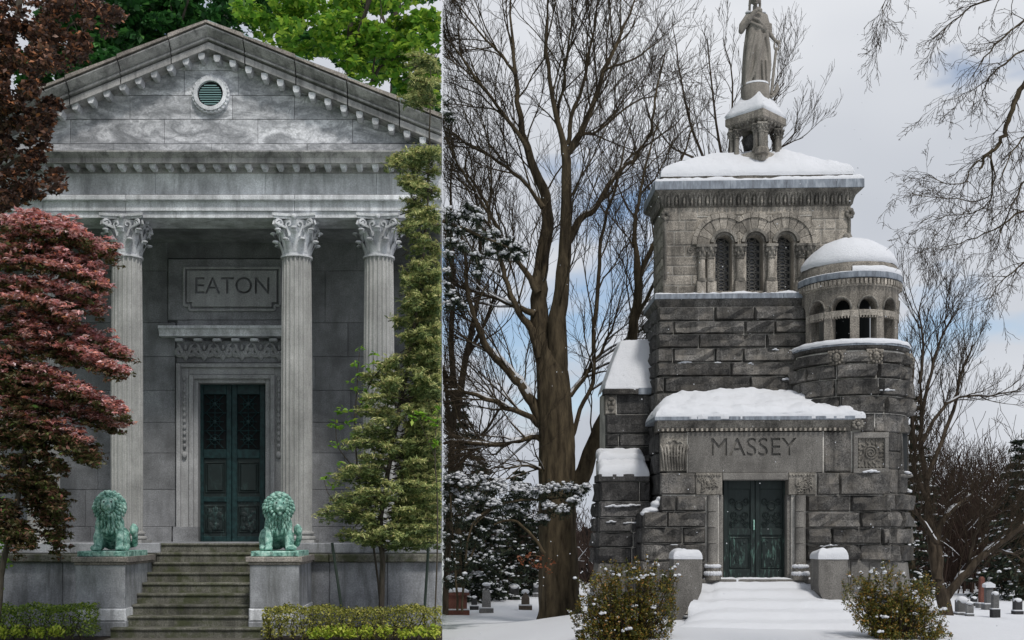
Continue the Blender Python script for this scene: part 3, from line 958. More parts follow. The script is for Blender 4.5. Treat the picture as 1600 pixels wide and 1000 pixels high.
# band, hood and frieze over the door
part('hood_band', M['temple_wall'], T, DW-.05, 277, 447, 500.5, 512, .1, .01)
hprof([(.3, 513), (-.32, 513), (-.32, 517), (-.27, 519), (-.22, 525), (-.22, 528), (.3, 528)], 253, 471, DW-.02, 'door_hood', M['marble'], T)
for i in range(7):
    a = 275 + i*30.6/1.04
    part('hood_block', M['marble'], T, DW-.2, a-4+2, a+10, 528.2, 532.5, .22, .006)
part('carved_frieze', M['temple_wall'], T, DW-.05, 276, 448, 533, 566.5, .12)
mb = MB(); D = DW-.075
for i in range(6):
    cx = 290 + i*29.3
    for s in (-1, 1):
        pts = []
        for j in range(14):
            th = j/13*math.pi*2.2; rr = 7.5*(1-j/13*.75)
            pts.append((X(cx + s*(9 - rr*math.cos(th)), D), D, Z(549 + rr*math.sin(th), D)))
        mb.tube(pts, [.05]*6+[.042]*8, 5)
        mb.tube([(X(cx, D), D, Z(563, D)), (X(cx+s*5, D), D-.01, Z(553, D)), (X(cx+s*9, D), D-.02, Z(540, D)), (X(cx+s*13, D), D, Z(537, D))], [.02, .035, .03, .012], 5)
    mb.ball((X(cx, D), D, Z(556, D)), (.05, .05, .09), 8, 5)
    mb.ball((X(cx, D), D, Z(543, D)), (.035, .04, .06), 8, 5)
autosmooth(mb.build('frieze_carving', M['trim'], T), 60)
# architrave round the door: three stepped bands
ds = thing('door_surround', None, None, (0, 0, 0)); del BASE[ds.name]
ds.parent = T; ds.matrix_parent_inverse = Matrix.Translation(-BASE[T.name])
for (o, i_, pr) in ((0, 7, .14), (7, 20, .07), (20, 27, .12), (27, 34.5, .05)):
    D = DW - pr
    a0, a1, b0, b1 = 275+o, 275+i_, 449-o, 449-i_
    t0, t1 = 567.5+o*.9, 567.5+i_*.9
    bx(MB(), D, a0, a1-.2, t0, 848, pr+.3, .008).build('jamb_band', M['trim'], ds)
    bx(MB(), D, b1+.2, b0, t0, 848, pr+.3, .008).build('jamb_band', M['trim'], ds)
    bx(MB(), D-.001, a1, b1, t0, t1-.2, pr+.3, .008).build('lintel_band', M['trim'], ds)
for cx in (288.5, 435.5):
    mb = MB(); D = DW-.08
    py = 592.0
    mb.tube([(X(cx, D), D, Z(590, D)), (X(cx, D), D, Z(708, D))], .02, 5)
    while py < 706:
        mb.ball((X(cx, D), D-.01, Z(py, D)), (.038, .03, .05), 7, 5); py += 9.5
    mb.ball((X(cx, D), D-.02, Z(711, D)), (.055, .04, .075), 8, 6)
    mb.build('rope_drop', M['trim'], ds, smooth=True)
part('door_plinth', M['temple_wall'], T, DW-.17, 270, 309.6, 823, 848.5, .2, .006)
part('door_plinth', M['temple_wall'], T, DW-.17, 414.4, 453, 823, 848.5, .2, .006)
# double door
DD = DW+.16
part('door_void', M['void'], T, DD+.12, 306, 420, 590, 850, .1)
for (a, b) in ((310, 361.6), (362.4, 414)):
    leaf = bpy.data.objects.new('door_leaf', None); link(leaf, T)
    leaf.matrix_parent_inverse = Matrix.Translation(-BASE[T.name])
    mb = MB(); w = 8
    for q in ((a, a+w, 599, 849), (b-w, b, 599, 849), (a+w, b-w, 599, 616), (a+w, b-w, 702, 716), (a+w, b-w, 776, 784), (a+w, b-w, 838, 849)):
        bx(mb, DD, q[0], q[1], q[2], q[3], .06, .008)
    mb.build('leaf_frame', M['teal_frame'], leaf)
    bx(MB(), DD+.035, a+w, b-w, 716, 838, .04).build('lower_panel', M['bronze_door'], leaf)
    bx(MB(), DD+.09, a+w, b-w, 616, 702, .02).build('grille_back', M['void'], leaf)
    mb = MB()
    for t0, b0 in ((720, 772), (788, 834)):
        bx(mb, DD+.012, a+w+5, b-w-5, t0+5, b0-5, .03, .02)
        mb.tube([(X(a+w+3, DD), DD+.03, Z(t0+3, DD)), (X(b-w-3, DD), DD+.03, Z(t0+3, DD)), (X(b-w-3, DD), DD+.03, Z(b0-3, DD)), (X(a+w+3, DD), DD+.03, Z(b0-3, DD)), (X(a+w+3, DD), DD+.03, Z(t0+3, DD))], .018, 5)
    for kx in range(14):
        mb.ball((X(rs.uniform(a+w+8, b-w-8), DD), DD+.012, Z(rs.uniform(795, 828), DD)), (rs.uniform(.03, .07), .02, rs.uniform(.03, .09)), 7, 5)
    mb.build('panel_relief', M['bronze_door'], leaf)
    mb = MB(); cx = (a+b)/2; D = DD+.04
    for cy in (631, 659, 687):
        for j in range(8):
            an = j*math.pi/4; ex = 13.5/max(abs(math.cos(an)), abs(math.sin(an))*1.0)
            mb.tube([(X(cx, D), D, Z(cy, D)), (X(cx+ex*math.cos(an)*1.0, D), D, Z(cy+ex*math.sin(an), D))], .011, 4)
        mb.ball((X(cx, D), D-.01, Z(cy, D)), (.045, .02, .045), 8, 5)
        n = 14; pts = [(X(cx+8*math.cos(i*2*math.pi/n), D), D, Z(cy+8*math.sin(i*2*math.pi/n), D)) for i in range(n+1)]
        mb.tube(pts, .009, 4)
    for cy in (645, 673): mb.tube([(X(a+w, D), D, Z(cy, D)), (X(b-w, D), D, Z(cy, D))], .012, 4)
    mb.build('grille', M['teal_frame'], leaf)
part('threshold', M['podium'], T, DW-.25, 290, 434, 848.2, 849.5, .5)

# ---------------- platform, podium and stairs
mb = MB(); mb.box(X(-190, 19.15), -.002, 19.2, 24.3, 0, 1.436); mb.build('platform', M['podium'], T)
sx0, sx1 = X(195, 17.0), X(390, 17.0)
xs = [X(-190, 19.15), -9.0, -7.6, -6.55, sx0-.005]
xr = [sx1+.005, -1.95, -.95, -.002]
for seq in (xs, xr):
    for a, b in zip(seq[:-1], seq[1:]):
        MB().box(a+.003, b-.003, 19.15, 19.6, 1.262, 1.44, .012).build('stylobate_block', M['podium'], T)
        MB().box(a+.003, b-.003, 18.66, 19.16, 1.115, 1.255, .02).build('coping_block', M['step'], T)
        MB().box(a+.003, b-.003, 18.78, 19.18, 0.0, 1.112, .008).build('podium_block', M['podium'], T)
st = thing('stone_staircase', 'mossy grey stone steps between the two lion pedestals', 'stairs', ((sx0+sx1)/2, 17.5, 0))
for i in range(9):
    z1 = .16*(i+1); y0 = 16.75 + .3*i
    a, b = (sx0+.006, sx1-.006)
    if i == 0: a, b = X(172, 16.75), X(407, 16.75)
    mb = MB(); y1 = y0+.5 if i < 8 else y0 + .8
    if i >= 3: y1 = y0 + .34
    if i == 8: y1 = 19.19
    zb0 = max(0, z1-.16-.001)
    mb.box(a, b, y0+.025, y1, zb0, z1-.045)
    mb.box(a, b, y0, y1, z1-.045, z1-.002, .012)
    mb.build('step', M['step'], st)
MB().box(sx0+.02, sx1-.02, 17.3, 19.1, 0, .15).build('stair_core', M['step'], st)
# pedestals
def pedestal(a, b, label):
    x0, x1 = X(a, 17.0), X(b, 17.0)
    t = thing('lion_pedestal', label, 'pedestal', ((x0+x1)/2, 17.7, 0), 'pedestals flanking the steps')
    y1 = 18.62
    mb = MB(); mb.box(x0-.015, x1+.035, 16.95, y1, 0, .24, .02); mb.build('base', M['podium'], t)
    mb = MB(); mb.box(x0-.01, x1+.02, 16.97, y1, .243, .44, .02); mb.build('base_course', M['marble'], t)
    mb = MB(); mb.box(x0, x1, 17.0, y1, .443, 1.12, .012); mb.build('die', M['podium'], t)
    mb = MB(); e = .055
    mb.box(x0-.02, x1+.02, 16.98, y1, 1.122, 1.165, .01)
    mb.box(x0-e, x1+e, 17.0-e, y1, 1.165, 1.25, .012)
    mb.build('cap', M['roofedge'], t)
    return (x0+x1)/2
lc = pedestal(118, 195, 'grey granite pedestal left of the steps, below the left lion')
rc = pedestal(390, 467, 'grey granite pedestal right of the steps, below the right lion')

# ---------------- lions
def lion_mesh():
    mb = MB()
    def cap(a, b, r0, r1, n=7):
        a, b = Vector(a), Vector(b)
        for i in range(n+1):
            t = i/n; mb.ball(a.lerp(b, t), r0*(1-t)+r1*t, 12, 8)
    # trunk rising from haunches to chest
    cap((0, .42, .27), (0, .02, .48), .215, .21, 8)
    mb.ball((0, .45, .24), (.24, .23, .23), 16, 10)
    for s in (-1, 1):
        mb.ball((s*.215, .33, .20), (.12, .23, .20), 14, 9)       # thighs
        cap((s*.26, .36, .08), (s*.275, .03, .05), .07, .06, 6)   # hind feet
        mb.ball((s*.275, -.02, .05), (.075, .09, .05), 12, 7)
        mb.ball((s*.155, -.03, .46), (.10, .12, .16), 12, 8)      # shoulders
        cap((s*.165, -.06, .44), (s*.185, -.15, .09), .092, .068, 8)  # fore legs
        mb.ball((s*.20, -.22, .055), (.088, .12, .055), 12, 8)   # paws
        for j in (-1, 0, 1): mb.ball((s*.20+j*.046, -.31, .045), (.028, .04, .036), 8, 6)
        mb.ball((s*.125, -.14, .905), (.035, .03, .04), 8, 6)     # ears
    mb.ball((0, -.06, .50), (.17, .16, .22), 16, 10)              # chest
    mb.ball((0, -.06, .745), (.255, .19, .215), 20, 12)            # mane
    mb.ball((0, -.11, .575), (.19, .15, .17), 16, 10)
    mb.ball((0, -.11, .885), (.175, .15, .12), 16, 10); mb.ball((0, -.15, .985), (.07, .07, .05), 10, 7)            # crown of mane
    mb.ball((0, -.26, .785), (.145, .15, .145), 16, 10)            # face
    mb.ball((0, -.365, .735), (.072, .09, .062), 12, 8)          # muzzle
    mb.ball((-.034, -.42, .722), (.044, .05, .04), 10, 6); mb.ball((.034, -.42, .722), (.044, .05, .04), 10, 6)
    mb.ball((0, -.45, .762), (.04, .032, .026), 10, 6)           # nose
    cap((0, -.33, .86), (0, -.43, .775), .04, .034, 4)             # nose ridge
    mb.ball((0, -.37, .655), (.05, .065, .036), 10, 6)             # chin
    for s in (-1, 1): cap((s*.03, -.36, .868), (s*.10, -.31, .85), .030, .024, 3)   # brows
    # tail curled round the right flank
    pts = [(.12, .62, .12), (.30, .60, .10), (.40, .45, .12), (.42, .28, .22), (.41, .20, .33), (.40, .26, .42), (.39, .36, .40)]
    for a, b in zip(pts[:-1], pts[1:]): cap(a, b, .058, .058, 4)
    mb.ball((.40, .28, .36), (.085, .13, .10), 10, 7)
    me = remeshed(mb, .0105, 2)
    nv = len(me.vertices); co = np.empty(nv*3); me.vertices.foreach_get('co', co); co = co.reshape(-1, 3)
    no = np.empty(nv*3); me.vertices.foreach_get('normal', no); no = no.reshape(-1, 3)
    for i in range(nv):
        x, y, z = co[i]
        hair = 0.0
        if z > .40 and z < 1.0: hair = 1.0
        if y < -.255 and .63 < z < .91 and abs(x) < .15: hair = 0.0
        if hair:
            a = math.atan2(x, -(y+.02))
            s = math.sin(a*15 + 9*fbm(x*4, y*4, z*5, 2) + z*8)
            s2 = fbm(x*16, y*16, z*7, 3)
            co[i] += no[i]*(.008*s + .012*s2)
        else:
            co[i] += no[i]*.006*fbm(x*14, y*14, z*14, 2)
    me.vertices.foreach_set('co', co.ravel()); me.update()
    me.materials.append(M['verdigris'])
    return me
lion_me = lion_mesh()
def mane_mesh():
    rl = random.Random(12); mb = MB()
    def lock(p, d, L, r, bend):
        p = Vector(p); d = Vector(d).normalized(); pts = [p]; q = p
        for i in range(4):
            d = (d + Vector(bend)*.28).normalized(); q = q + d*L/4; pts.append(q)
        mb.tube(pts, [r*.7, r, r*.95, r*.6, r*.12], 6)
    for ring_, (ra, rz, yy, L, n) in enumerate(((.135, .145, -.30, .11, 18), (.185, .185, -.23, .13, 22), (.225, .205, -.14, .13, 24), (.235, .20, -.03, .12, 22))):
        for k_ in range(n):
            a = 2*math.pi*(k_+.5*(ring_ % 2)+rl.uniform(-.15, .15))/n
            x, z = ra*math.sin(a), .765+rz*math.cos(a)
            lock((x, yy, z), (math.sin(a)*.9, -.35+.2*ring_, math.cos(a)*.6), L*rl.uniform(.6, .95), rl.uniform(.028, .040), (math.sin(a)*.1, .45, -1.5))
    for row_, (z, w, yy) in enumerate(((.62, .17, -.27), (.55, .17, -.25), (.48, .15, -.23), (.41, .11, -.21))):
        for k_ in range(7):
            x = w*(k_-3)/3 + rl.uniform(-.012, .012)
            lock((x, yy+abs(x)*.45, z), (x*1.2, -.5, -.7), .13*rl.uniform(.8, 1.2), rl.uniform(.024, .034), (0, .25, -.8))
    for k_ in range(7):
        a = (k_-3)*.33; lock((.09*math.sin(a), -.20, .945), (math.sin(a)*.8, -.3, 1), .085, .028, (math.sin(a)*.6, .3, -.5))
    me = mesh('mane', mb.v, mb.f, True); me.materials.append(M['verdigris'])
    return me
mane_me = mane_mesh()
eye = MB().ball((0, 0, 0), .016, 8, 6); eye_me = mesh('eye', eye.v, eye.f, True); eye_me.materials.append(M['void'])
def lion(cx, label, rz, mirror=1, h=.95):
    t = thing('bronze_lion', label, 'lion statue', (cx, 17.6, 1.25), 'seated bronze lions')
    mb = MB(); mb.box(-.375, .375, -.56, .74, 0, .085, .015)
    o = mb.build('plinth', M['verdigris']); o.parent = t
    b = bpy.data.objects.new('body', lion_me); COL.objects.link(b); b.parent = t
    b.location = (-.03, 0, .08); b.rotation_euler = (0, 0, rz); b.scale = (h*.93, h, h)
    mn = bpy.data.objects.new('mane', mane_me); COL.objects.link(mn); mn.parent = b
    for s in (-1, 1):
        e = bpy.data.objects.new('eye', eye_me); COL.objects.link(e); e.parent = b
        e.location = (s*.058, -.378, .825); e.scale = (1.35, 1, 1)
    return t
lion(lc, 'green bronze lion sitting left of the steps, nearer the red maple', R(11))
lion(rc, 'green bronze lion sitting right of the steps, in front of the second column', R(13), 1, .93)

# ---------------- hedges and low plants
def hedge(x0, x1, label, mat, zt=.50):
    t = thing('clipped_hedge', label, 'hedge', ((x0+x1)/2, 16.3, 0), 'low clipped hedges')
    n = int((x1-x0)*5200)
    C = np.stack([nrs.uniform(x0, x1, n), nrs.uniform(16.05, 16.62, n), nrs.uniform(.08, zt, n)], 1)
    # keep mostly the outer shell; slightly uneven top
    d = np.minimum.reduce([C[:, 1]-16.05, zt-C[:, 2], C[:, 0]-x0+.02, x1-C[:, 0]+.02 if x1 < -.1 else C[:, 0]*0+9])
    C = C[(d < .10) | (nrs.uniform(0, 1, n) < .25)]
    C[:, 2] += .025*np.sin(C[:, 0]*7+2*np.sin(C[:, 0]*3)) + nrs.normal(0, .012, len(C))
    C[:, 1] += .03*np.sin(C[:, 0]*9) + nrs.normal(0, .015, len(C))
    leafmesh('foliage', C, .042, mat, t, .6, .1, clip=-1)
    mb = MB(); x = x0+.1
    while x < min(x1, -.06)-.05:
        for k in range(3):
            mb.tube([(x, 16.33, 0), (x+rng.uniform(-.08, .08), 16.33+rng.uniform(-.15, .1), .2), (x+rng.uniform(-.15, .15) if x < -.3 else x-.1, 16.3+rng.uniform(-.2, .2), .42)], [.012, .009, .004], 4)
        x += .17
    mb.build('stems', M['bark'], t)
hedge(X(-60, 16.3), X(148, 16.3), 'clipped green hedge in front of the left pedestal', M['hedge_green'], .545)
hedge(X(412, 16.3), 0, 'clipped yellow-green hedge in front of the right pedestal', M['hedge_leaf'], .52)
def hosta(x, y, h, i, label):
    t = thing('low_lime_plant', label, 'plant', (x, y, 0), 'lime plants before the hedges')
    n = 95
    C = clump((x, y, h*.62), (.13, .10, h*.36), n, .2)
    dr = C - np.array([x, y, 0.0]); dr[:, 2] *= .8
    leafmesh('leaves', C, .062, M['hosta'], t, .5, .05, dirs=dr/np.linalg.norm(dr, axis=1)[:, None], clip=-1)
ORD = ['first', 'second', 'third', 'fourth', 'fifth', 'sixth', 'seventh', 'eighth', 'ninth']
for i, px in enumerate((2, 29, 58, 86)):
    hosta(X(px, 15.95), 15.95, .27+.02*(i % 2), i, ORD[i] + ' lime-green plant from the left edge, at the foot of the left hedge')
for i, px in enumerate((492, 512, 532, 548, 572, 601, 632, 655, 676)):
    hosta(X(px, 15.95), 15.95, .25+.03*(i % 3), i, ORD[i] + ' lime-green plant right of the steps, at the foot of the right hedge')

# ================================================================== summer trees
def simple_tree(name, label, cat, base, trunk_px, D, group=None):
    return thing(name, label, cat, base, group)

# red maple at the left edge
t = thing('red_maple', 'red-leaved Japanese maple drooping before the left columns', 'tree', (X(8, 15.2), 15.2, 0))
MAPLE = [(50, 350, 62, 20), (95, 352, 20, 10), (20, 385, 60, 26), (85, 385, 55, 20), (138, 392, 32, 12), (166, 399, 12, 6), (40, 425, 70, 22), (110, 425, 40, 14), (150, 415, 16, 9),
         (20, 460, 55, 25), (85, 455, 50, 18), (135, 450, 28, 10), (160, 446, 9, 6), (40, 500, 60, 22), (92, 487, 26, 10), (138, 483, 14, 8), (10, 540, 60, 25), (80, 530, 45, 14), (130, 540, 40, 14), (172, 552, 20, 10), (190, 556, 9, 5), (150, 575, 34, 12), (176, 583, 14, 8),
         (50, 575, 50, 18), (110, 585, 36, 12), (175, 606, 16, 7), (20, 610, 60, 22), (95, 620, 45, 13), (150, 632, 34, 12), (176, 644, 14, 9), (182, 660, 7, 6), (30, 650, 55, 20), (130, 655, 26, 12), (70, 665, 40, 15), (15, 690, 50, 22), (55, 700, 45, 14)]
top = []; und = []
ARCS = [((0, 348), (55, 328), (128, 374), 1), ((-15, 372), (80, 352), (170, 402), 1), ((-15, 395), (70, 372), (150, 420), 1), ((-15, 412), (80, 398), (164, 449), 1), ((-15, 440), (70, 428), (150, 486), 1), ((-15, 465), (60, 452), (112, 500), 1),
        ((-15, 492), (90, 488), (198, 558), 1), ((-15, 515), (70, 508), (150, 560), 1), ((-15, 540), (85, 535), (186, 585), 1), ((-15, 572), (70, 572), (132, 622), 1), ((0, 600), (90, 592), (190, 647), 1), ((-15, 622), (80, 622), (182, 665), 1), ((-15, 650), (60, 648), (125, 692), 1),
        ((-15, 690), (70, 675), (147, 714), 0), ((-15, 672), (40, 680), (95, 730), 0), ((0, 720), (60, 728), (98, 800), 0), ((30, 740), (85, 770), (94, 858), 0), ((-15, 750), (45, 755), (78, 838), 0), ((-15, 790), (20, 795), (52, 852), 0), ((-15, 820), (10, 820), (30, 860), 0), ((-15, 600), (30, 640), (60, 700), 0), ((-15, 560), (20, 600), (70, 660), 0)]
marcs = []
for (a_, b_, c_, red) in ARCS:
    for rep_ in range(3):
        ja, jb, jc = nrs.normal(0, 6, 2), nrs.normal(0, 8, 2), nrs.normal(0, 5, 2)
        dd = nrs.uniform(-.55, .55)
        f_ = lambda u: ((1-u)**2*(a_[0]+ja[0]) + 2*u*(1-u)*(b_[0]+jb[0]) + u*u*(c_[0]+jc[0]), (1-u)**2*(a_[1]+ja[1]) + 2*u*(1-u)*(b_[1]+jb[1]) + u*u*(c_[1]+jc[1]))
        marcs.append(([P(*f_(q/6), 15.25+dd*q/6) for q in range(7)], [.012, .011, .010, .008, .006, .005, .003]))
        L_ = math.hypot(c_[0]-a_[0], c_[1]-a_[1])
        for _ in range(int(L_*.52)):
            u = nrs.uniform(.0, 1.02)**.8
            x_, y_ = f_(u)
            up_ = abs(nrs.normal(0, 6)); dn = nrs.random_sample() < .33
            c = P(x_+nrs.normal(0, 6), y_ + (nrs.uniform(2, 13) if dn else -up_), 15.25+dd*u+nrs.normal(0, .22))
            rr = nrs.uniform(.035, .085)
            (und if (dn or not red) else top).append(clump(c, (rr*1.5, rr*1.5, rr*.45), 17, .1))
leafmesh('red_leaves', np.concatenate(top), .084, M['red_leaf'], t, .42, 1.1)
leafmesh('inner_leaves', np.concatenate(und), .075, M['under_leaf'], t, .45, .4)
lines = [refine(px_line([(-6, 1005, 6), (2, 900, 5), (24, 800, 4.5), (40, 700, 4), (40, 600, 4), (30, 480, 3), (45, 380, 1.6)], 15.2), 3, .01)]
lines += marcs
branches_mesh('trunk', lines, M['bark'], t)
# small green shrub beneath it
t = thing('green_shrub', 'bright green shrub at the left edge beside the podium', 'shrub', (X(-4, 16.9), 17.3, 0))
C = px_clumps([(5, 815, 24, 20), (14, 838, 18, 16), (-5, 845, 20, 20), (2, 780, 12, 14), (0, 870, 18, 20), (-2, 910, 16, 20)], 17.0, 16, .2, .15, 5)
leafmesh('leaves', C, .075, M['mid_green'], t, .6, .3)
MB().tube([(X(-4, 17.2), 17.3, 0), (X(-2, 17.2), 17.2, .8), (X(2, 17.2), 17.1, 1.5)], [.03, .02, .01], 6).build('stem', M['bark'], t)

# copper beech, upper left
t = thing('copper_beech', 'dark copper-leaved tree at the upper left corner', 'tree', (X(-60, 17.6), 17.6, 0))
C = px_clumps([(35, 30, 70, 40), (110, 20, 40, 30), (150, 30, 30, 26), (172, 18, 13, 15), (40, 85, 45, 30), (75, 60, 22, 24), (20, 130, 40, 40), (55, 135, 22, 22), (105, 60, 35, 22), (135, 75, 20, 22),
               (20, 190, 40, 40), (50, 180, 24, 24), (72, 185, 12, 14), (30, 240, 40, 26), (60, 235, 22, 16), (72, 215, 10, 12), (25, 285, 42, 25), (70, 270, 22, 16), (90, 292, 12, 13), (60, 310, 30, 14), (0, 330, 30, 20), (80, 165, 10, 10), (60, 100, 40, 25), (105, 95, 26, 12), (-20, 90, 40, 100), (-20, 260, 40, 90)], 17.4, 60, .6, .4, 6, .7, 3.2)
leafmesh('crown', C, .105, M['copper_leaf'], t, .6, .3)
lines = [refine(px_line([(-60, 1010, 16), (-55, 700, 14), (-45, 400, 12), (-20, 200, 9), (20, 60, 6), (40, -60, 3)], 17.6), 3, .01)]
for e in ([(-20, 200, 5), (40, 150, 3), (110, 40, 2), (170, 18, .7)], [(-30, 300, 5), (20, 250, 3), (70, 240, 1)], [(-45, 400, 4), (0, 330, 3), (80, 295, 1)], [(0, 130, 4), (60, 80, 2), (140, 70, .7)]):
    lines.append(refine(px_line(e, 17.6), 3, .01))
branches_mesh('trunk', lines, M['bark'], t)

def back_tree(name, label, clumps, D, mat, dens, size, trunk, depth=1.4, sub=9):
    t = thing(name, label, 'tree', (X(trunk[0], D), D, 0), 'summer trees behind the temple')
    C = px_clumps(clumps, D, dens, depth, .8, sub, .62, 3.0)
    leafmesh('crown', C, size, mat, t, .62, .35, clip=-1)
    l0 = refine(px_line([(trunk[0], HY + CZ*F/D, 13), (trunk[0]+4, 500, 11), (trunk[1], 250, 8), (trunk[1]+8, 60, 5), (trunk[1]+10, -80, 2)], D), 4, .03)
    lines = [l0]; rs = random.Random(trunk[0]+9)
    for i in range(9):
        q = l0[0][6+i % 10]
        o = []
        grow(q, Vector((rs.uniform(-1, 1), rs.uniform(-.4, .4), rs.uniform(.1, .7))), rs.uniform(2.5, 4.5), .07, 0, 1, o, rs, kids=(4,), clip=-1)
        lines += o
    branches_mesh('trunk', lines, M['bark'], t, clip=-1)
    return t
back_tree('dark_green_tree', 'dark green tree behind the left slope of the pediment',
          [(215, 20, 70, 45), (165, 50, 40, 35), (290, 20, 60, 40), (240, 60, 60, 35), (310, 50, 40, 22), (190, 90, 60, 22), (120, 60, 50, 50), (270, -20, 90, 40), (150, 95, 60, 30), (100, 115, 60, 40), (60, 130, 70, 60), (330, 15, 26, 26), (200, 50, 90, 50), (280, 0, 80, 50), (130, 10, 60, 40)], 31, M['dark_green'], 130, .26, (200, 230))
back_tree('bright_green_tree', 'bright green tree behind the right slope of the pediment',
          [(420, 20, 50, 30), (395, 25, 22, 15), (480, 35, 55, 30), (560, 20, 60, 30), (520, 75, 50, 25), (620, 60, 50, 35), (580, 110, 45, 22), (650, 120, 45, 30), (470, 70, 40, 14), (660, 20, 45, 30), (640, 170, 40, 18), (430, 48, 22, 10), (690, 80, 40, 40), (540, 48, 60, 24), (600, 85, 60, 28), (500, 10, 60, 22), (450, 10, 50, 30), (590, 50, 60, 40), (650, 60, 50, 50), (680, 150, 30, 40), (560, 85, 50, 24)], 29, M['mid_green'], 75, .22, (520, 540))
back_tree('shaded_green_tree', 'deep green tree farther back between the other crowns',
          [(400, 0, 60, 20), (520, 0, 80, 18), (640, 0, 60, 22), (520, 60, 90, 30), (620, 100, 70, 50), (680, 150, 50, 50), (560, 120, 50, 25), (460, 65, 40, 18), (660, 190, 60, 30), (400, 20, 50, 30), (450, 40, 50, 30), (340, -10, 50, 24)], 35, M['dark_green'], 60, .28, (600, 610))

# yew standing before the right podium
t = thing('yew_tree', 'feathery yellow-green conifer at the right of the temple', 'tree', (X(597, 17.0), 17.0, 0))
POLY = [(700, 398), (660, 405), (628, 442), (652, 470), (655, 495), (632, 530), (650, 556), (618, 565), (575, 588), (590, 610), (562, 640), (578, 665), (545, 690), (560, 720), (528, 745), (545, 768), (505, 800), (545, 806), (575, 815), (538, 833), (565, 838), (600, 830), (622, 842), (640, 825), (650, 795), (660, 800), (655, 830), (680, 848), (700, 850)]
def inside(px, py, poly):
    r = False; j = len(poly)-1
    for i in range(len(poly)):
        if (poly[i][1] > py) != (poly[j][1] > py) and px < (poly[j][0]-poly[i][0])*(py-poly[i][1])/(poly[j][1]-poly[i][1]) + poly[i][0]: r = not r
        j = i
    return r
ends = [(662, 404), (640, 432), (628, 442), (655, 468), (640, 500), (632, 530), (650, 552), (618, 564), (600, 580), (575, 588), (590, 608), (566, 628), (562, 640), (580, 662), (556, 680), (545, 690), (562, 716), (540, 736), (528, 745), (547, 766), (520, 788), (505, 800), (545, 806), (575, 815), (538, 833), (565, 838), (600, 832), (622, 842), (650, 800), (660, 830), (680, 848), (690, 600), (686, 480), (690, 700), (688, 780), (640, 640), (630, 700), (620, 760), (650, 590), (660, 660), (655, 720), (640, 800), (600, 780), (590, 740), (600, 700), (610, 650), (620, 610), (670, 540), (690, 540),
        (604, 258), (622, 250), (640, 240), (655, 232), (632, 282), (648, 296), (640, 316), (655, 330), (652, 346), (668, 350), (676, 300), (684, 330), (688, 262), (684, 236), (640, 152), (650, 130), (662, 108), (676, 96), (684, 130), (688, 165), (672, 150), (660, 382), (684, 390)] + [(688+(y_ % 3), y_) for y_ in range(424, 850, 13)] + [(662, y_) for y_ in range(470, 800, 26)]
def trunk_at(py):
    tp = [(100, 680), (300, 676), (400, 668), (520, 655), (640, 634), (740, 614), (845, 600)]
    for (a, b), (c_, d_) in zip(tp[:-1], tp[1:]):
        if py <= c_: return b+(d_-b)*max(0, py-a)/(c_-a)
    return 600
pts = []; dirs = []; inn = []; ind = []; tw = []
rs_y = random.Random(8)
for (ex, ey) in ends:
    for rep_ in range(3):
        ex2, ey2 = ex+rs_y.gauss(0, 5), ey+rs_y.gauss(0, 5)
        sy = ey2 + (18 if ey > 380 else 14)*rs_y.uniform(-.2, 1.2); sx = trunk_at(sy)
        if abs(ex2-sx) < 26: sx = ex2 + rs_y.choice((-30, 30))
        d0, d1 = 16.95, 16.95+rs_y.uniform(-.75, .55)
        a = P(sx, sy, d0); b = P(ex2, ey2, d1)
        L = (b-a).length; ax = (b-a).normalized()
        mid = a.lerp(b, .5) + Vector((0, 0, .10*L))
        bez = lambda t: a.lerp(mid, t).lerp(mid.lerp(b, t), t)
        tw.append(([bez(q/5) for q in range(6)], [.010, .009, .008, .006, .004, .003]))
        nsp = int(12+34*L)
        for _ in range(nsp):
            t_ = rs_y.uniform(.18, 1.0)
            c = bez(t_)
            sd = Vector((rs_y.gauss(0, .6), rs_y.gauss(0, .6), rs_y.gauss(.05, .22))) + ax*.7
            sd.normalize(); sl = rs_y.uniform(.09, .21)*(1.15-.5*t_)
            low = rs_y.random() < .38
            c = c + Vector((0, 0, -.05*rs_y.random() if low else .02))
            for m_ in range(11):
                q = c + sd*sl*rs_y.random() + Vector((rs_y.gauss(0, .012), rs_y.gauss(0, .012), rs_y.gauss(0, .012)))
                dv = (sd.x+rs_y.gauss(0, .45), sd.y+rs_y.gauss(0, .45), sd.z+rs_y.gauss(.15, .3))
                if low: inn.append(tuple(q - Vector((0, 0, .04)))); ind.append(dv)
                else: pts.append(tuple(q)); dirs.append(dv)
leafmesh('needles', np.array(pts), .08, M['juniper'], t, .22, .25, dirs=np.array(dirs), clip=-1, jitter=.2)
leafmesh('shaded_needles', np.array(inn), .08, M['yew_shaded'], t, .24, .1, dirs=np.array(ind), clip=-1, jitter=.2)
tw = [([q for q in l[0] if q.x < -.01], l[1]) for l in tw]
tw = [(l[0], l[1][:len(l[0])]) for l in tw if len(l[0]) > 2]
lines = [refine(px_line([(597, 1000, 5), (597, 900, 4.6), (595, 830, 4.4), (606, 740, 4), (625, 640, 3.6), (645, 520, 3), (660, 400, 2.4), (668, 300, 1.8), (672, 180, 1.2), (674, 100, .6)], 17.0), 4, .01)]
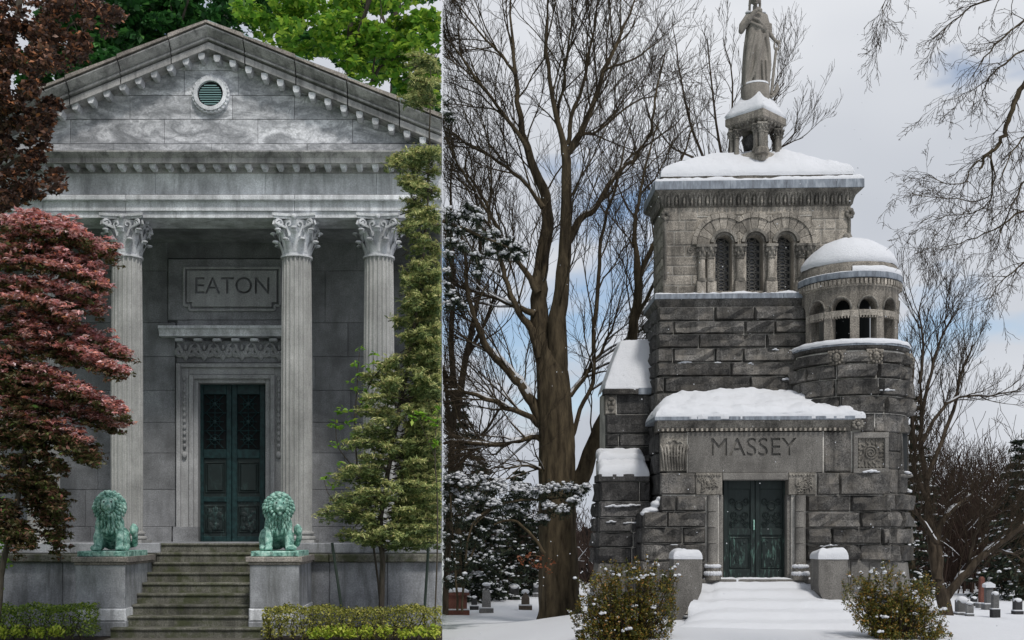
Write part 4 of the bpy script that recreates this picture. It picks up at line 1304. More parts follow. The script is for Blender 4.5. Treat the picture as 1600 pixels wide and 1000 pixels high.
for e in ([(597, 850, 3), (620, 800, 2.4), (655, 720, 1.6), (680, 680, .8)], [(600, 790, 2.6), (570, 770, 1.8), (530, 790, .8)], [(606, 740, 2.4), (580, 700, 1.6), (555, 700, .7)], [(625, 640, 2.2), (600, 610, 1.4), (575, 595, .6)], [(660, 400, 1.6), (655, 340, 1.2), (625, 262, .6)], [(598, 830, 2.4), (575, 835, 1.6), (548, 834, .6)], [(645, 540, 1.8), (670, 500, 1.2), (684, 470, .5)]):
    lines.append(refine(px_line(e, 16.95), 4, .008))
branches_mesh('trunk', lines + tw, M['bark'], t, clip=-1)
# leafy shoots
def shoot(label, stems, tips, D, size, mat, base):
    t = thing('leafy_sapling', label, 'sapling', base)
    pts = []; dirs = []
    for (px, py) in tips:
        c = P(px, py, D)
        for _ in range(6):
            dv = Vector((nrs.normal(0, .7), nrs.normal(0, .5), nrs.normal(.35, .5))).normalized()
            q = c + dv*size*.55
            pts.append(tuple(q)); dirs.append(tuple(dv))
    leafmesh('leaves', np.array(pts), size, mat, t, .52, .25, dirs=np.array(dirs), clip=-1, jitter=.2)
    branches_mesh('stem', [refine(px_line(s, D), 3, .005) for s in stems], M['bark'], t, clip=-1)
shoot('bright green leafy sapling between the last two columns and the conifer', [[(600, 1000, 2), (585, 860, 2), (560, 740, 1.6), (555, 650, 1.2), (562, 550, .6)], [(560, 740, 1.2), (530, 700, .8), (524, 655, .5)], [(570, 790, 1.2), (520, 780, .8), (505, 745, .4)], [(556, 650, 1), (582, 590, .8), (584, 555, .4)]],
      [(563, 548), (556, 570), (560, 590), (548, 597), (572, 575), (584, 555), (586, 570), (597, 572), (554, 610), (566, 612), (578, 604), (534, 640), (528, 648), (522, 662), (518, 668), (530, 672), (545, 645), (553, 660), (540, 665), (552, 682), (519, 695), (528, 700), (540, 692), (514, 745), (508, 752), (516, 762), (533, 728), (570, 628), (576, 640), (548, 730), (560, 700), (532, 762)], 17.15, .105, M['bright_green'], (X(600, 17.15), 17.15, 0))
shoot('young sprig with pale green leaves at the right edge of the conifer', [[(680, 1000, 1.6), (684, 800, 1.4), (680, 700, 1.0), (686, 640, .5)], [(682, 720, .8), (655, 655, .4)]],
      [(655, 650), (643, 656), (665, 652), (685, 640), (688, 650), (683, 662), (688, 676), (675, 692), (684, 698), (668, 300), (686, 690)][:9], 16.3, .12, M['bright_green'], (X(680, 16.3), 16.3, 0))
# tree stakes
def stake(label, a, b):
    s = MB().tube([P(a[0], a[1], 16.95), P(b[0], b[1], 16.95)], .022, 8).build('tree_stake', M['stake'])
    tag(s, label, 'stake', 'stakes beside the conifer')
stake('dark leaning stake left of the conifer trunk', (540, 994), (519, 848))
stake('dark upright stake right of the conifer trunk', (661, 994), (670, 845))

# ================================================================== winter ground
def sstep(a, b, x):
    t = min(1, max(0, (x-a)/(b-a))); return t*t*(3-2*t)
def gh(x, y):
    """height of the snow-covered ground on the winter plot"""
    near = -0.72 + 0.45*sstep(0.0, 4.5, x) - 0.15*sstep(11, 14, x)                      # mound rising towards the tomb
    far = -0.95
    t = sstep(25.6, 31.5, y + 0.10*(x-3))
    if x > 9: t = max(t*1.0, 0)
    h = near*(1-t) + far*t
    h -= 0.25*sstep(23, 15, y)
    h += 0.05*fbm(x*.35, y*.35, 3.1, 3) + 0.012*fbm(x*1.7, y*1.7, 1.0, 3)
    h -= 0.02*max(0, y-48) if y < 120 else 1.44
    return h
def add_ground():
    xs = list(np.linspace(0, 20, 81)) + [23, 27, 32, 40, 60, 120, 300, 900]
    ys = [-60, -20, 0, 6, 10] + list(np.linspace(12, 52, 121)) + [55, 60, 68, 80, 100, 120, 200, 400, 800, 1500]
    nx, ny = len(xs), len(ys)
    V = [(x, y, gh(x, y)) for y in ys for x in xs]
    Fs = [(j*nx+i, j*nx+i+1, (j+1)*nx+i+1, (j+1)*nx+i) for j in range(ny-1) for i in range(nx-1)]
    o = np_mesh('snow_ground', np.array(V), np.array(Fs), M['snow'], None, True)
    tag(o, 'snow-covered cemetery ground', kind='structure')
add_ground()

# ================================================================== the winter tomb
B = thing('tower_mausoleum', 'dark rock-faced granite tomb with snowy roofs, square tower and round turret', 'mausoleum', (X(1180, 25.8), 25.8, -.1), rot=ROT)
rsb = random.Random(21)
def rock(parent, mp, u0, u1, z0, z1, amp, mat, depth=.16, gap=.0065, name='stone_block', fine=.22):
    w, h = u1-u0, z1-z0
    u0 += gap; u1 -= gap; z0 += gap; z1 -= gap
    nu = max(3, min(8, int(round(w/fine))+1)); nv = 4
    us = [u0, u0+min(.035, w*.12)] + [u0+w*.12 + (w*.76-2*gap)*(i+.5)/(nu-2) for i in range(nu-2)] + [u1-min(.03, w*.12), u1]
    zs = [z0, z0+min(.03, h*.14), z0+h*.5-gap, z1-min(.03, h*.14), z1]
    sd = rsb.random()*100
    cu, cz = (u0+u1)/2, (z0+z1)/2
    c = Vector(mp(cu, 0, cz)); v = []; f = []
    n = len(us)
    for j, z in enumerate(zs):
        for i, u in enumerate(us):
            edge = i == 0 or j == 0 or i == n-1 or j == 4
            if edge: o = 0.0
            else: o = amp*(.5 + 1.5*rsb.random()) + amp*.9*fbm(u*3+sd, z*3, sd, 2)
            ju = 0 if (edge or amp == 0) else rsb.uniform(-.25, .25)*min(.05, w*.08)
            v.append(Vector(mp(u+ju, o, z)) - c)
    for j in range(4):
        for i in range(n-1):
            f.append((j*n+i, j*n+i+1, (j+1)*n+i+1, (j+1)*n+i))
    per = [i for i in range(n)] + [j*n+n-1 for j in range(1, 5)] + [4*n+i for i in range(n-2, -1, -1)] + [j*n for j in range(3, 0, -1)]
    b0 = len(v)
    coords = [(us[i], zs[0]) for i in range(n)] + [(us[-1], zs[j]) for j in range(1, 5)] + [(us[i], zs[4]) for i in range(n-2, -1, -1)] + [(us[0], zs[j]) for j in range(3, 0, -1)]
    for (u, z) in coords: v.append(Vector(mp(u, -depth, z)) - c)
    m = len(per)
    for i in range(m):
        i2 = (i+1) % m
        f.append((per[i], b0+i, b0+i2, per[i2]))
    return mk(name, v, f, mat, parent, loc=c)
def flat(D): return lambda u, o, z: (u, D-o, z)
def sidewall(xl): return lambda u, o, z: (xl-o, u, z)
def cyl(cx, cy, r): return lambda u, o, z: (cx + (r+o)*math.sin(u), cy - (r+o)*math.cos(u), z)
def row(D, y0, y1, xs, mat='granite', amp=.05, depth=.16, parent=None, dd=0.0, ref=None, gap=.0065):
    ref = ref or D
    for a, b in zip(xs[:-1], xs[1:]):
        rock(parent or B, flat(D-dd), X(a, ref), X(b, ref), Z(y1, ref), Z(y0, ref), amp, M[mat], depth, gap)
def rects(layers, x0, x1, y0, y1):
    """loft of rectangles [(z, outset)]"""
    v = []; f = []
    for z, o in layers: v += [(x0-o, y0-o, z), (x1+o, y0-o, z), (x1+o, y1+o, z), (x0-o, y1+o, z)]
    n = len(layers)
    for j in range(n-1):
        for i in range(4):
            i2 = (i+1) % 4; f.append((j*4+i, j*4+i2, (j+1)*4+i2, (j+1)*4+i))
    f.append((3, 2, 1, 0)); f.append(tuple((n-1)*4+i for i in range(4)))
    return v, f
def snowcap(parent, x0, x1, y0, y1, zf, th, name='snow_cap', n=(40, 16), lip=.16, wav=.03, seed=0, keep=None):
    """rounded snow lying over zf(x,y)"""
    nx, ny = int(n[0]*1.6), int(n[1]*1.6); V = []
    for j in range(ny+1):
        for i in range(nx+1):
            a, b = i/nx, j/ny
            # denser samples by the edges
            a = .5-.5*math.cos(math.pi*a); b = .5-.5*math.cos(math.pi*b)
            x, y = x0+(x1-x0)*a, y0+(y1-y0)*b
            e = min(x-x0, x1-x, y-y0, y1-y)
            l = math.sqrt(max(0, 1-(1-min(1, e/lip))**2))
            if e < .02:
                x += wav*1.1*fbm(x*4+seed, y*4, 1, 2); y += wav*1.1*fbm(x*4+seed, y*4, 7, 2)
            V.append((x, y, zf(x, y) + th*l*(1+.4*fbm(x*1.3+seed, y*1.3, 2, 3)) + .045*fbm(x*2.2, y*2.2, seed, 4)*l + .018*fbm(x*8, y*8, seed, 3)*l))
    m = nx+1
    Fs = [(j*m+i, j*m+i+1, (j+1)*m+i+1, (j+1)*m+i) for j in range(ny) for i in range(nx)]
    nb = len(V)
    per = [i for i in range(m)] + [j*m+nx for j in range(1, ny+1)] + [ny*m+i for i in range(nx-1, -1, -1)] + [j*m for j in range(ny-1, 0, -1)]
    for q in per: V.append((V[q][0], V[q][1], V[q][2]-.05))
    L = len(per)
    Fs += [(per[i], nb+i, nb+(i+1) % L, per[(i+1) % L]) for i in range(L)]
    return np_mesh(name, np.array(V), np.array(Fs), M['snow'], parent, True)
def patch(parent, mp, u, z, w, h, o0, name='snow_patch'):
    """small ragged dab of snow caught on a stone ledge"""
    mb = MB(); n = max(3, int(w/.06))
    for i in range(n):
        t = (i+.5)/n
        hh = h*(.5+.7*rsb.random())*(1-.7*abs(t-.5)*2)
        mb.ball(mp(u+w*(t-.5), o0+.01, z+hh*.3+rsb.uniform(-.015, .015)), (w/n*.95, .045, hh*.55+.008), 7, 5)
    o = mb.build(name, M['snow'], parent, smooth=True); o['kind'] = 'stuff'
    return o

DT, DU, DP = 25.8, 25.95, 24.5
TX, TY = 9.58, 25.72
TR = 1.26          # turret radius below the ledge
# ---------------- mid stage of the tower
xl = X(1030, DT)
v, f = rects([(-.6, 0), (Z(470, DT), 0)], xl+.02, X(1300, DT), DT+.003, DT+1.75)
mk('tower_core', v, f, M['mortar'], B)
rows_ = [(479, 501.5, [1116, 1177]), (501.5, 522, [1053, 1162.6, 1209]), (522, 543.7, [1092, 1196]), (543.7, 566, [1052, 1116.6, 1160]), (566, 588.3, [1141]), (588.3, 613.5, [1038, 1170.6]), (613.5, 640, [1090, 1200]), (640, 664, [1044, 1140]), (664, 690, [1080]), (690, 716, [1050]), (716, 742, [1080])]
for i, (y0, y1, j) in enumerate(rows_):
    left = 1029 - i*.7
    row(DT, y0, y1, [left] + j + ([1270] if y1 < 660 else []), 'granite', .085)
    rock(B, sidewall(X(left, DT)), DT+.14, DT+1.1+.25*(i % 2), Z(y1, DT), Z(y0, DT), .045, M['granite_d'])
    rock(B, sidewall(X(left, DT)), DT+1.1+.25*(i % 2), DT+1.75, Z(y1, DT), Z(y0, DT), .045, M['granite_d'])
# ledge between the stages: cavetto and lead capping
lx0, lx1 = X(1030, DT), X(1275, DT)
v, f = rects([(Z(479, DT), .0), (Z(475, DT), .03), (Z(470, DT), .07), (Z(468.5, DT), .085), (Z(466, DT), .085)], lx0, lx1, DT, DT+1.65); mk('ledge_course', v, f, M['granite'], B)
for a, b in ((1023, 1087), (1087, 1158), (1158, 1222), (1222, 1268)):
    MB().box(X(a, DT)+.003, X(b, DT)-.003, DT-.115, DT+.3, Z(467.5, DT), Z(459.5, DT), .006).build('lead_flashing', M['lead'], B)
MB().box(X(1023, DT), X(1023, DT)+.3, DT+.305, DT+1.75, Z(467.5, DT), Z(459.5, DT)).build('lead_flashing', M['lead'], B)
snowcap(B, X(1024, DT), X(1262, DT), DT-.10, DT+.16, lambda x, y: Z(459.8, DT), .035, n=(50, 5), lip=.05, wav=.01)

# ---------------- upper stage
ux0, ux1 = X(1037, DU), X(1327, DU)
UD = 1.5
zU0, zU1 = Z(460, DU), Z(322, DU)
WIN = [1131, 1179, 1226.5]
def pierced(x0, x1, z0, z1, ops, y0, y1, mat, parent, name, mp=None):
    """slab with round-headed openings; ops [(cx, half, sill, spring)]"""
    mp = mp or (lambda u, d, z: (u, d, z))
    cuts = [x0, x1]
    for cx, hw, s, sp in [o_[:4] for o_ in ops]: cuts += [cx + hw*math.sin(R(-90+a*15)) for a in range(13)]
    cuts = sorted(set(round(c, 5) for c in cuts if x0 <= c <= x1))
    ex = []
    for a, b in zip(cuts[:-1], cuts[1:]):
        ex.append(a)
        k = int((b-a)/.12)
        for i in range(1, k): ex.append(a + (b-a)*i/k)
    ex.append(cuts[-1]); cuts = ex
    mb = MB()
    def quad(a, b, za0, za1, zb0, zb1):
        v = [mp(a, y0, za0), mp(b, y0, zb0), mp(b, y0, zb1), mp(a, y0, za1), mp(a, y1, za0), mp(b, y1, zb0), mp(b, y1, zb1), mp(a, y1, za1)]
        mb.add(v, [(0, 1, 2, 3), (4, 7, 6, 5), (0, 4, 5, 1), (3, 2, 6, 7), (0, 3, 7, 4), (1, 5, 6, 2)])
    for a, b in zip(cuts[:-1], cuts[1:]):
        m = (a+b)/2
        op = next((o for o in ops if abs(m-o[0]) < o[1]), None)
        if op is None: quad(a, b, z0, z1, z0, z1)
        else:
            cx, hw, s, sp = op[:4]
            rad = op[4] if len(op) > 4 else hw
            h = lambda u: sp + rad*math.sqrt(max(0, 1-((u-cx)/hw)**2))
            quad(a, b, h(a), z1, h(b), z1); quad(a, b, z0, s, z0, s)
    return mb.build(name, mat, parent)
ku = DU/F
ops = [(X(c, DU), 13*ku, Z(455, DU), Z(379, DU)) for c in WIN]
pierced(X(1088, DU), X(1268, DU), zU0, Z(338, DU), ops, DU+.02, DU+.42, M['ashlar'], B, 'arcade_wall')
v, f = rects([(zU0, 0), (zU1+.1, 0)], ux0+.03, X(1089, DU), DU+.004, DU+UD); mk('stage_core', v, f, M['mortar'], B)
v, f = rects([(zU0, 0), (zU1+.1, 0)], X(1267, DU), ux1-.03, DU+.004, DU+UD); mk('stage_core', v, f, M['mortar'], B)
v, f = rects([(Z(338, DU), 0), (zU1+.1, 0)], X(1089, DU), X(1267, DU), DU+.004, DU+UD); mk('stage_core', v, f, M['mortar'], B)
v, f = rects([(zU0, 0), (Z(338, DU), 0)], X(1090, DU), X(1266, DU), DU+1.3, DU+UD); mk('stage_back', v, f, M['void'], B)
urows = [(322, 344, [1062], [1310]), (344, 360.2, [1071], [1287, 1303]), (360.2, 382.5, [1054], [1281]), (382.5, 399.8, [1070], [1290]), (399.8, 414.6, [], [1300]), (414.6, 429.2, [1052], [1283]), (429.2, 445.2, [1081], [1296]), (445.2, 459.8, [1060], [1285])]
for i, (y0, y1, jl, jr) in enumerate(urows):
    row(DU, y0, y1, [1037] + jl + [1090], 'ashlar', .010, .12, gap=.006)
    row(DU, y0, y1, [1266] + jr + [1327], 'ashlar', .010, .12, gap=.006)
    if i == 0: row(DU, y0, 337, [1090, 1135, 1180, 1223, 1266], 'ashlar', .010, .12, gap=.006)
    for u0, u1 in ((DU+.11, DU+.8+.3*(i % 2)), (DU+.8+.3*(i % 2), DU+UD)):
        rock(B, sidewall(ux0), u0, u1, Z(y1, DU), Z(y0, DU), .012, M['ashlar'], .12)
# arches: roll, voussoirs, hood stones
lims = [(1040, 1155), (1155, 1203), (1203, 1300)]
def arc_block(cx, cy, r0, r1, a0, a1, lim, D, dep, name, mat, parent):
    n = 5; poly = []
    for i in range(n+1):
        a = a0+(a1-a0)*i/n; poly.append((cx+r1*math.sin(a), cy-r1*math.cos(a)))
    for i in range(n, -1, -1):
        a = a0+(a1-a0)*i/n; poly.append((cx+r0*math.sin(a), cy-r0*math.cos(a)))
    poly = clip_poly(poly, lambda q: q[0]-lim[0]-.3); poly = clip_poly(poly, lambda q: lim[1]-.3-q[0])
    if len(poly) < 3: return
    area = abs(sum(poly[i][0]*poly[(i+1) % len(poly)][1]-poly[(i+1) % len(poly)][0]*poly[i][1] for i in range(len(poly))))/2
    if area < 6: return
    mb = MB(); mb.prism_xz([(X(q[0], D), Z(q[1], D)) for q in poly[::-1]], D, D+dep); mb.build(name, mat, parent)
for c, lim in zip(WIN, lims):
    nv_ = 9
    for i in range(nv_):
        a0 = -math.pi/2 + math.pi*i/nv_; a1 = a0 + math.pi/nv_
        g = .012
        arc_block(c, 381, 21.5, 41, a0+g, a1-g, lim, DU-.045, .2, 'voussoir', M['ashlar'], B)
    for i in range(11):
        a0 = -math.pi/2 + math.pi*i/11; a1 = a0 + math.pi/11
        arc_block(c, 381, 41.8, 49, a0+.008, a1-.008, lim, DU-.075, .2, 'hood_stone', M['ashlar'], B)
    cc = (X(c, DU), Z(379, DU))
    mb = ring(MB(), cc, 13*ku, 16*ku, DU-.02, DU+.2, 18, -math.pi/2, math.pi/2); ring(mb, cc, 16.3*ku, 21*ku, DU-.09, DU+.1, 18, -math.pi/2, math.pi/2)
    autosmooth(mb.build('arch_roll', M['carved'], B))
    # leaded window
    w = bpy.data.objects.new('arched_window', None); link(w, B)
    Dg = DU+.30
    zt_, zb_ = Z(366, DU), Z(455, DU)
    x0, x1 = cc[0]-13*ku, cc[0]+13*ku
    MB().box(x0, x1, Dg+.03, Dg+.05, zb_, zt_).build('pane', M['glass'], w)
    mb = MB()
    for i in range(9):
        z = zb_ + (zt_-zb_)*i/8
        mb.tube([(x0, Dg, z), (x1, Dg, z)], .010, 4)
        for s in (-1, 1):
            if i < 8: mb.tube([(cc[0]-s*13*ku, Dg, z), (cc[0]+s*13*ku, Dg, z+(zt_-zb_)/8)], .009, 4)
    for i in range(8):
        z = zb_ + (zt_-zb_)*(i+.5)/8
        n = 12; mb.tube([(cc[0]+.085*math.cos(q*2*math.pi/n), Dg-.004, z+.085*math.sin(q*2*math.pi/n)) for q in range(n+1)], .010, 4)
    for s in (-1, 1): mb.tube([(cc[0]+s*12.3*ku, Dg, zb_), (cc[0]+s*12.3*ku, Dg, zt_)], .014, 4)
    mb.build('tracery', M['came'], w)
    MB().box(x0-.01, x1+.01, DU-.03, Dg+.05, zb_-.06, zb_+.004, .01).build('sill', M['ashlar'], w)
# colonnettes
def colonnette(parent, cx, cy, z0, z1, r, caph, mat, rings=0, base=True):
    c = bpy.data.objects.new('colonnette', None); link(c, parent)
    zc = z1-caph
    prof = [(r, z0), (r*.97, (z0+zc)/2), (r*.93, zc)]
    autosmooth(MB().lathe(prof, cx, cy, 16).build('shaft', M['smooth_gr'] if mat is None else mat, c))
    mb = MB()
    mb.lathe([(r, zc-.01), (r*1.2, zc), (r*1.2, zc+.02), (r*1.02, zc+.03), (r*1.25, zc+caph*.55), (r*1.55, zc+caph*.82)], cx, cy, 12)
    for i in range(6):
        a = i*math.pi/3
        mb.ball((cx+r*1.42*math.sin(a), cy-r*1.42*math.cos(a), zc+caph*.62), (r*.42, r*.42, caph*.20), 7, 5)
        mb.ball((cx+r*1.2*math.sin(a+.5), cy-r*1.2*math.cos(a+.5), zc+caph*.32), (r*.35, r*.35, caph*.17), 7, 5)
    q = r*1.62; mb.box(cx-q, cx+q, cy-q, cy+q, zc+caph*.82, z1)
    autosmooth(mb.build('capital', M['carved'], c), 50)
    if base:
        autosmooth(MB().lathe([(r*1.5, z0-.07), (r*1.5, z0-.03), (r*1.3, z0-.02), (r*1.3, z0+.01), (r*1.05, z0+.025)], cx, cy, 14).build('base', M['carved'], c))
    return c
for px in (1096, 1109, 1155, 1203, 1249, 1262):
    x = X(px, DU); yy = DU-.06
    colonnette(B, x, yy, Z(437, DU), Z(384, DU), 5.6*ku, .32, M['ashlar'])
    MB().box(x-.13 if px not in (1109, 1262) else x-.085, x+.13 if px not in (1096, 1249) else x+.085, DU-.17, DU+.05, Z(459.5, DU), Z(441.5, DU), .01).build('colonnette_block', M['ashlar'], B)
# string of carved ends by the capitals
for px, s in ((1079, 1), (1277, -1)):
    mb = MB(); x, z, D = X(px, DU), Z(391, DU), DU-.03
    pts = []
    for j in range(16):
        th = j/15*math.pi*3; rr = .075*(1-j/15*.8)
        pts.append((x+s*rr*math.cos(th), D, z+rr*math.sin(th)))
    mb.tube(pts, .026, 5); mb.box(min(x, x+s*.2), max(x, x+s*.2), D-.01, D+.05, z+.06, z+.11)
    mb.build('scroll_stop', M['carved'], B)
# corner shafts
for px in (1040, 1324):
    x = X(px, DU)
    MB().tube([(x, DU-.03, Z(436, DU)), (x, DU-.03, Z(345, DU))], .035, 8).build('corner_shaft', M['carved'], B)
    mb = MB()
    for i in range(7): mb.ball((x+.07*math.cos(i*.9), DU-.05, Z(336, DU)+.09*math.sin(i*.9)), (.05, .04, .06), 7, 5)
    mb.build('corner_boss', M['carved'], B, smooth=True)
# carved cove cornice
v, f = rects([(Z(323.5, DU), .0), (Z(321, DU), .03), (Z(314, DU), .05), (Z(306, DU), .10), (Z(301.5, DU), .20), (Z(299.5, DU), .22)], ux0, ux1, DU-.01, DU+UD)
mk('cornice_cove', v, f, M['carved'], B)
lf = MB()
for s in (-1, 1):
    lf.tube([(s*.075, 0, -.16), (s*.08, -.01, .02), (s*.055, -.06, .12), (0, -.10, .17)], [.022, .028, .03, .02], 5)
lf.tube([(0, 0, -.16), (0, -.03, .0), (0, -.05, .06)], [.02, .035, .015], 5)
lf.ball((0, -.03, -.08), (.035, .03, .06), 6, 4)
lf_me = mesh('cornice_leaf', lf.v, lf.f, True); lf_me.materials.append(M['carved'])
n = 24
for i in range(n):
    x = ux0 + .02 + (ux1-ux0-.04)*(i+.5)/n
    mk_me('cornice_leaf', lf_me, B, (x, DU-.07, Z(312, DU)))
for i in range(8):
    mk_me('cornice_leaf', lf_me, B, (ux0-.07, DU+.12+(UD-.24)*(i+.5)/8, Z(312, DU)), (0, 0, R(-90)))
cz0 = Z(299.5, DU)
js = [ux0-.235, X(1066, DU), X(1138, DU), X(1224, DU), X(1300, DU), ux1+.235]
for a, b in zip(js[:-1], js[1:]):
    MB().box(a+.002, b-.002, DU-.245, DU+.25, cz0+.003, cz0+.205, .006).build('lead_fascia', M['lead'], B)
MB().box(ux0-.235, ux0, DU+.252, DU+UD+.2, cz0+.003, cz0+.2).build('lead_fascia', M['lead'], B)
MB().box(ux0, ux1+.2, DU+.255, DU+UD+.2, cz0, cz0+.19).build('roof_slab', M['ashlar'], B)
zr = cz0+.205
v, f = rects([(zr, 0), (zr+.27, -.02)], ux0-.02, ux1+.02, DU-.02, DU+UD+.1); mk('roof_kerb', v, f, M['ashlar'], B)
snowcap(B, ux0-.23, ux1+.23, DU-.235, DU+UD+.2, lambda x, y: zr-.005, .10, n=(60, 20), lip=.10, wav=.015, seed=3)
gy = DU+UD/2
def hip(x, y):
    e = min(x-ux0+.02, ux1+.02-x, (y-DU+.02)*1.9, (DU+UD+.1-y)*1.9)
    return zr+.25 + min(.58, e*.44)
snowcap(B, ux0-.06, ux1+.06, DU-.07, DU+UD+.12, hip, .15, n=(70, 40), lip=.16, wav=.015, seed=9)

# ---------------- aedicule on the roof, set corner-on
gx = X(1178, gy); kg = gy/F
zg = zr+.25+.60
ae = thing('stone_canopy', 'small stone canopy on clustered columns on the tower roof', 'canopy', (gx, gy, zg), rot=ROT)
hd = 46*kg/math.sqrt(2)*1.0
def sq45(layers, name, mat, parent, cx=gx, cy=gy):
    v = []; f = []
    for z, r in layers: v += [(cx+r*math.sin(a), cy-r*math.cos(a), z) for a in (0, math.pi/2, math.pi, 1.5*math.pi)]
    for j in range(len(layers)-1):
        for i in range(4): f.append((j*4+i, j*4+(i+1) % 4, (j+1)*4+(i+1) % 4, (j+1)*4+i))
    f.append((3, 2, 1, 0)); f.append(tuple((len(layers)-1)*4+i for i in range(4)))
    return mk(name, v, f, mat, parent)
ze0 = Z(206, gy)
sq45([(zg-.25, .62), (zg+.02, .62)], 'canopy_base', M['ashlar'], ae)
for a in (0, math.pi/2, math.pi, 1.5*math.pi):
    for q, off in ((0, 0), (-1, .115), (1, .115)):
        cx = gx + .56*math.sin(a) + q*off*math.cos(a) - (abs(q)*.07)*math.sin(a)
        cy = gy - .56*math.cos(a) + q*off*math.sin(a) + (abs(q)*.07)*math.cos(a)
        colonnette(ae, cx, cy, zg+.06, ze0, .062 if q else .072, .21, M['carved'])
    MB().lathe([(.17, zg-.1), (.17, zg+.02), (.14, zg+.05)], gx+.56*math.sin(a), gy-.56*math.cos(a), 10).build('column_foot', M['ashlar'], ae)
autosmooth(MB().lathe([(.10, zg+.02), (.16, zg+.06), (.10, zg+.12), (.27, zg+.25), (.30, zg+.38), (.24, zg+.52), (.1, zg+.6)], gx, gy, 18).build('urn', M['granite_d'], ae))
sq45([(ze0, .56), (ze0+.05, .60), (ze0+.12, .72), (ze0+.14, .74), (ze0+.30, .74), (ze0+.32, .70), (ze0+.78, .36)], 'canopy_roof', M['ashlar'], ae)
for i in range(4):
    a0 = i*math.pi/2; p0 = Vector((math.sin(a0), -math.cos(a0), 0)); a1 = a0+math.pi/2; p1 = Vector((math.sin(a1), -math.cos(a1), 0))
    for j in range(6):
        q = p0.lerp(p1, (j+.5)/6)*.66
        mb = MB(); mb.ball((gx+q.x, gy+q.y, ze0+.075), (.05, .05, .055), 7, 5); mb.build('bracket', M['carved'], ae, smooth=True)
# snow lying on its roof
v = []; f = []
L = []
for z, r in ((ze0+.30, .72), (ze0+.36, .76), (ze0+.44, .70), (ze0+.84, .36), (ze0+.86, .2)):
    ringv = []
    for i in range(4):
        a0 = i*math.pi/2; p0 = Vector((math.sin(a0), -math.cos(a0), 0)); a1 = a0+math.pi/2; p1 = Vector((math.sin(a1), -math.cos(a1), 0))
        for j in range(6):
            q = p0.lerp(p1, j/6)*r*(1+.03*fbm(i*3+j, z*5, 0, 2)); ringv.append((gx+q.x, gy+q.y, z+.02*fbm(i*2.1+j*.7, z*3, 5, 2)))
    L.append(ringv)
v = [q for rr in L for q in rr]; n = 24
f = [(j*n+i, j*n+(i+1) % n, (j+1)*n+(i+1) % n, (j+1)*n+i) for j in range(4) for i in range(n)] + [tuple(4*n+i for i in range(n))]
mk('snow_cap', v, f, M['snow'], ae, True)
zd0 = ze0+.80; zd1 = Z(136, gy)
autosmooth(MB().lathe([(.34, zd0-.1), (.34, zd1-.04), (.32, zd1)], gx-.01, gy, 24).build('drum', M['statue'], ae))
mb = MB(); mb.lathe([(.335, zd1-.01), (.33, zd1+.035), (.25, zd1+.06), (.0, zd1+.065)], gx-.01, gy, 24, cap=False); mb.build('snow_cap', M['snow'], ae, smooth=True)

# ---------------- statue of a robed woman with an anchor
stt = thing('stone_statue', 'grey stone statue of a robed woman holding an anchor on the tower top', 'statue', (gx, gy, zd1+.0), rot=ROT)
def SP(px, py, dy=0.0): 
    return Vector((X(px, gy), gy+dy, Z(py, gy)))
mb = MB()
# robe: closed loft with folds
lv = [(138, 1176.5, 20.5, .21), (128, 1177, 20, .21), (110, 1177.5, 20, .205), (92, 1178, 19.5, .20), (75, 1178.5, 18.5, .195), (60, 1179, 17, .18), (48, 1179, 15.5, .165), (36, 1179.5, 15, .16), (28, 1179.5, 15, .155), (23, 1179, 12.5, .13), (18, 1178, 7, .09)]
n = 56; v = []; f = []
for (py, cx, rx, ry) in lv:
    for i in range(n):
        a = 2*math.pi*i/n
        t = min(1, max(0, (py-30)/100))
        sweep = (py-40)*.016
        fold = 1 + (.05+.15*t)*math.sin(a*6 + sweep + .9*math.sin(a*2)) + .09*t*math.sin(a*11+1.7*sweep)
        if py > 60 and -0.9 < a-2*math.pi*(a > math.pi) < .0: fold += .06
        v.append((X(cx, gy) + rx*kg*math.sin(a)*fold, gy - ry*math.cos(a)*fold, Z(py, gy)))
for j in range(len(lv)-1):
    for i in range(n): f.append((j*n+i, j*n+(i+1) % n, (j+1)*n+(i+1) % n, (j+1)*n+i))
f.append(tuple(range(n-1, -1, -1))); f.append(tuple((len(lv)-1)*n+i for i in range(n)))
mb.add(v, f)
def limb(pts):
    for (a, ra), (b, rb) in zip(pts[:-1], pts[1:]):
        m = max(3, int((b-a).length/.035))
        for i in range(m+1): mb.ball(a.lerp(b, i/m), ra+(rb-ra)*i/m, 10, 7)
limb([(SP(1178, 22), .075), (SP(1177, 12, -.02), .062)])                                     # neck
mb.ball(SP(1177, 0, -.03), (.105, .125, .145), 16, 12)                                       # head
mb.ball(SP(1177, -3, .02), (.125, .13, .14), 14, 10); mb.ball(SP(1177, -8, .1), (.08, .09, .08), 10, 8)   # hair
for s in (-1, 1): limb([(SP(1177+s*7, -3, 0), .04), (SP(1177+s*8, 8, .02), .035), (SP(1177+s*7.5, 16, .04), .03)])
mb.ball(SP(1177, 1, -.165), (.018, .028, .035), 8, 6); mb.ball(SP(1177, 9, -.10), (.05, .05, .035), 8, 6)
for s in (-1, 1): mb.ball(SP(1177+s*2.6, -2.5, -.135), (.025, .02, .014), 8, 5)
mb.ball(SP(1177, 6, -.14), (.03, .02, .012), 8, 5)
limb([(SP(1166, 27, 0), .085), (SP(1157, 40, -.02), .08), (SP(1155, 50, -.05), .07)])           # bent arm
limb([(SP(1155, 50, -.05), .07), (SP(1165, 36, -.16), .062), (SP(1175, 24, -.2), .045)])
mb.ball(SP(1180, 22, -.21), (.06, .035, .04), 10, 7)
for i in range(4): limb([(SP(1181, 20+i*1.6, -.225), .016), (SP(1184.5, 21+i*1.7, -.215), .013)])
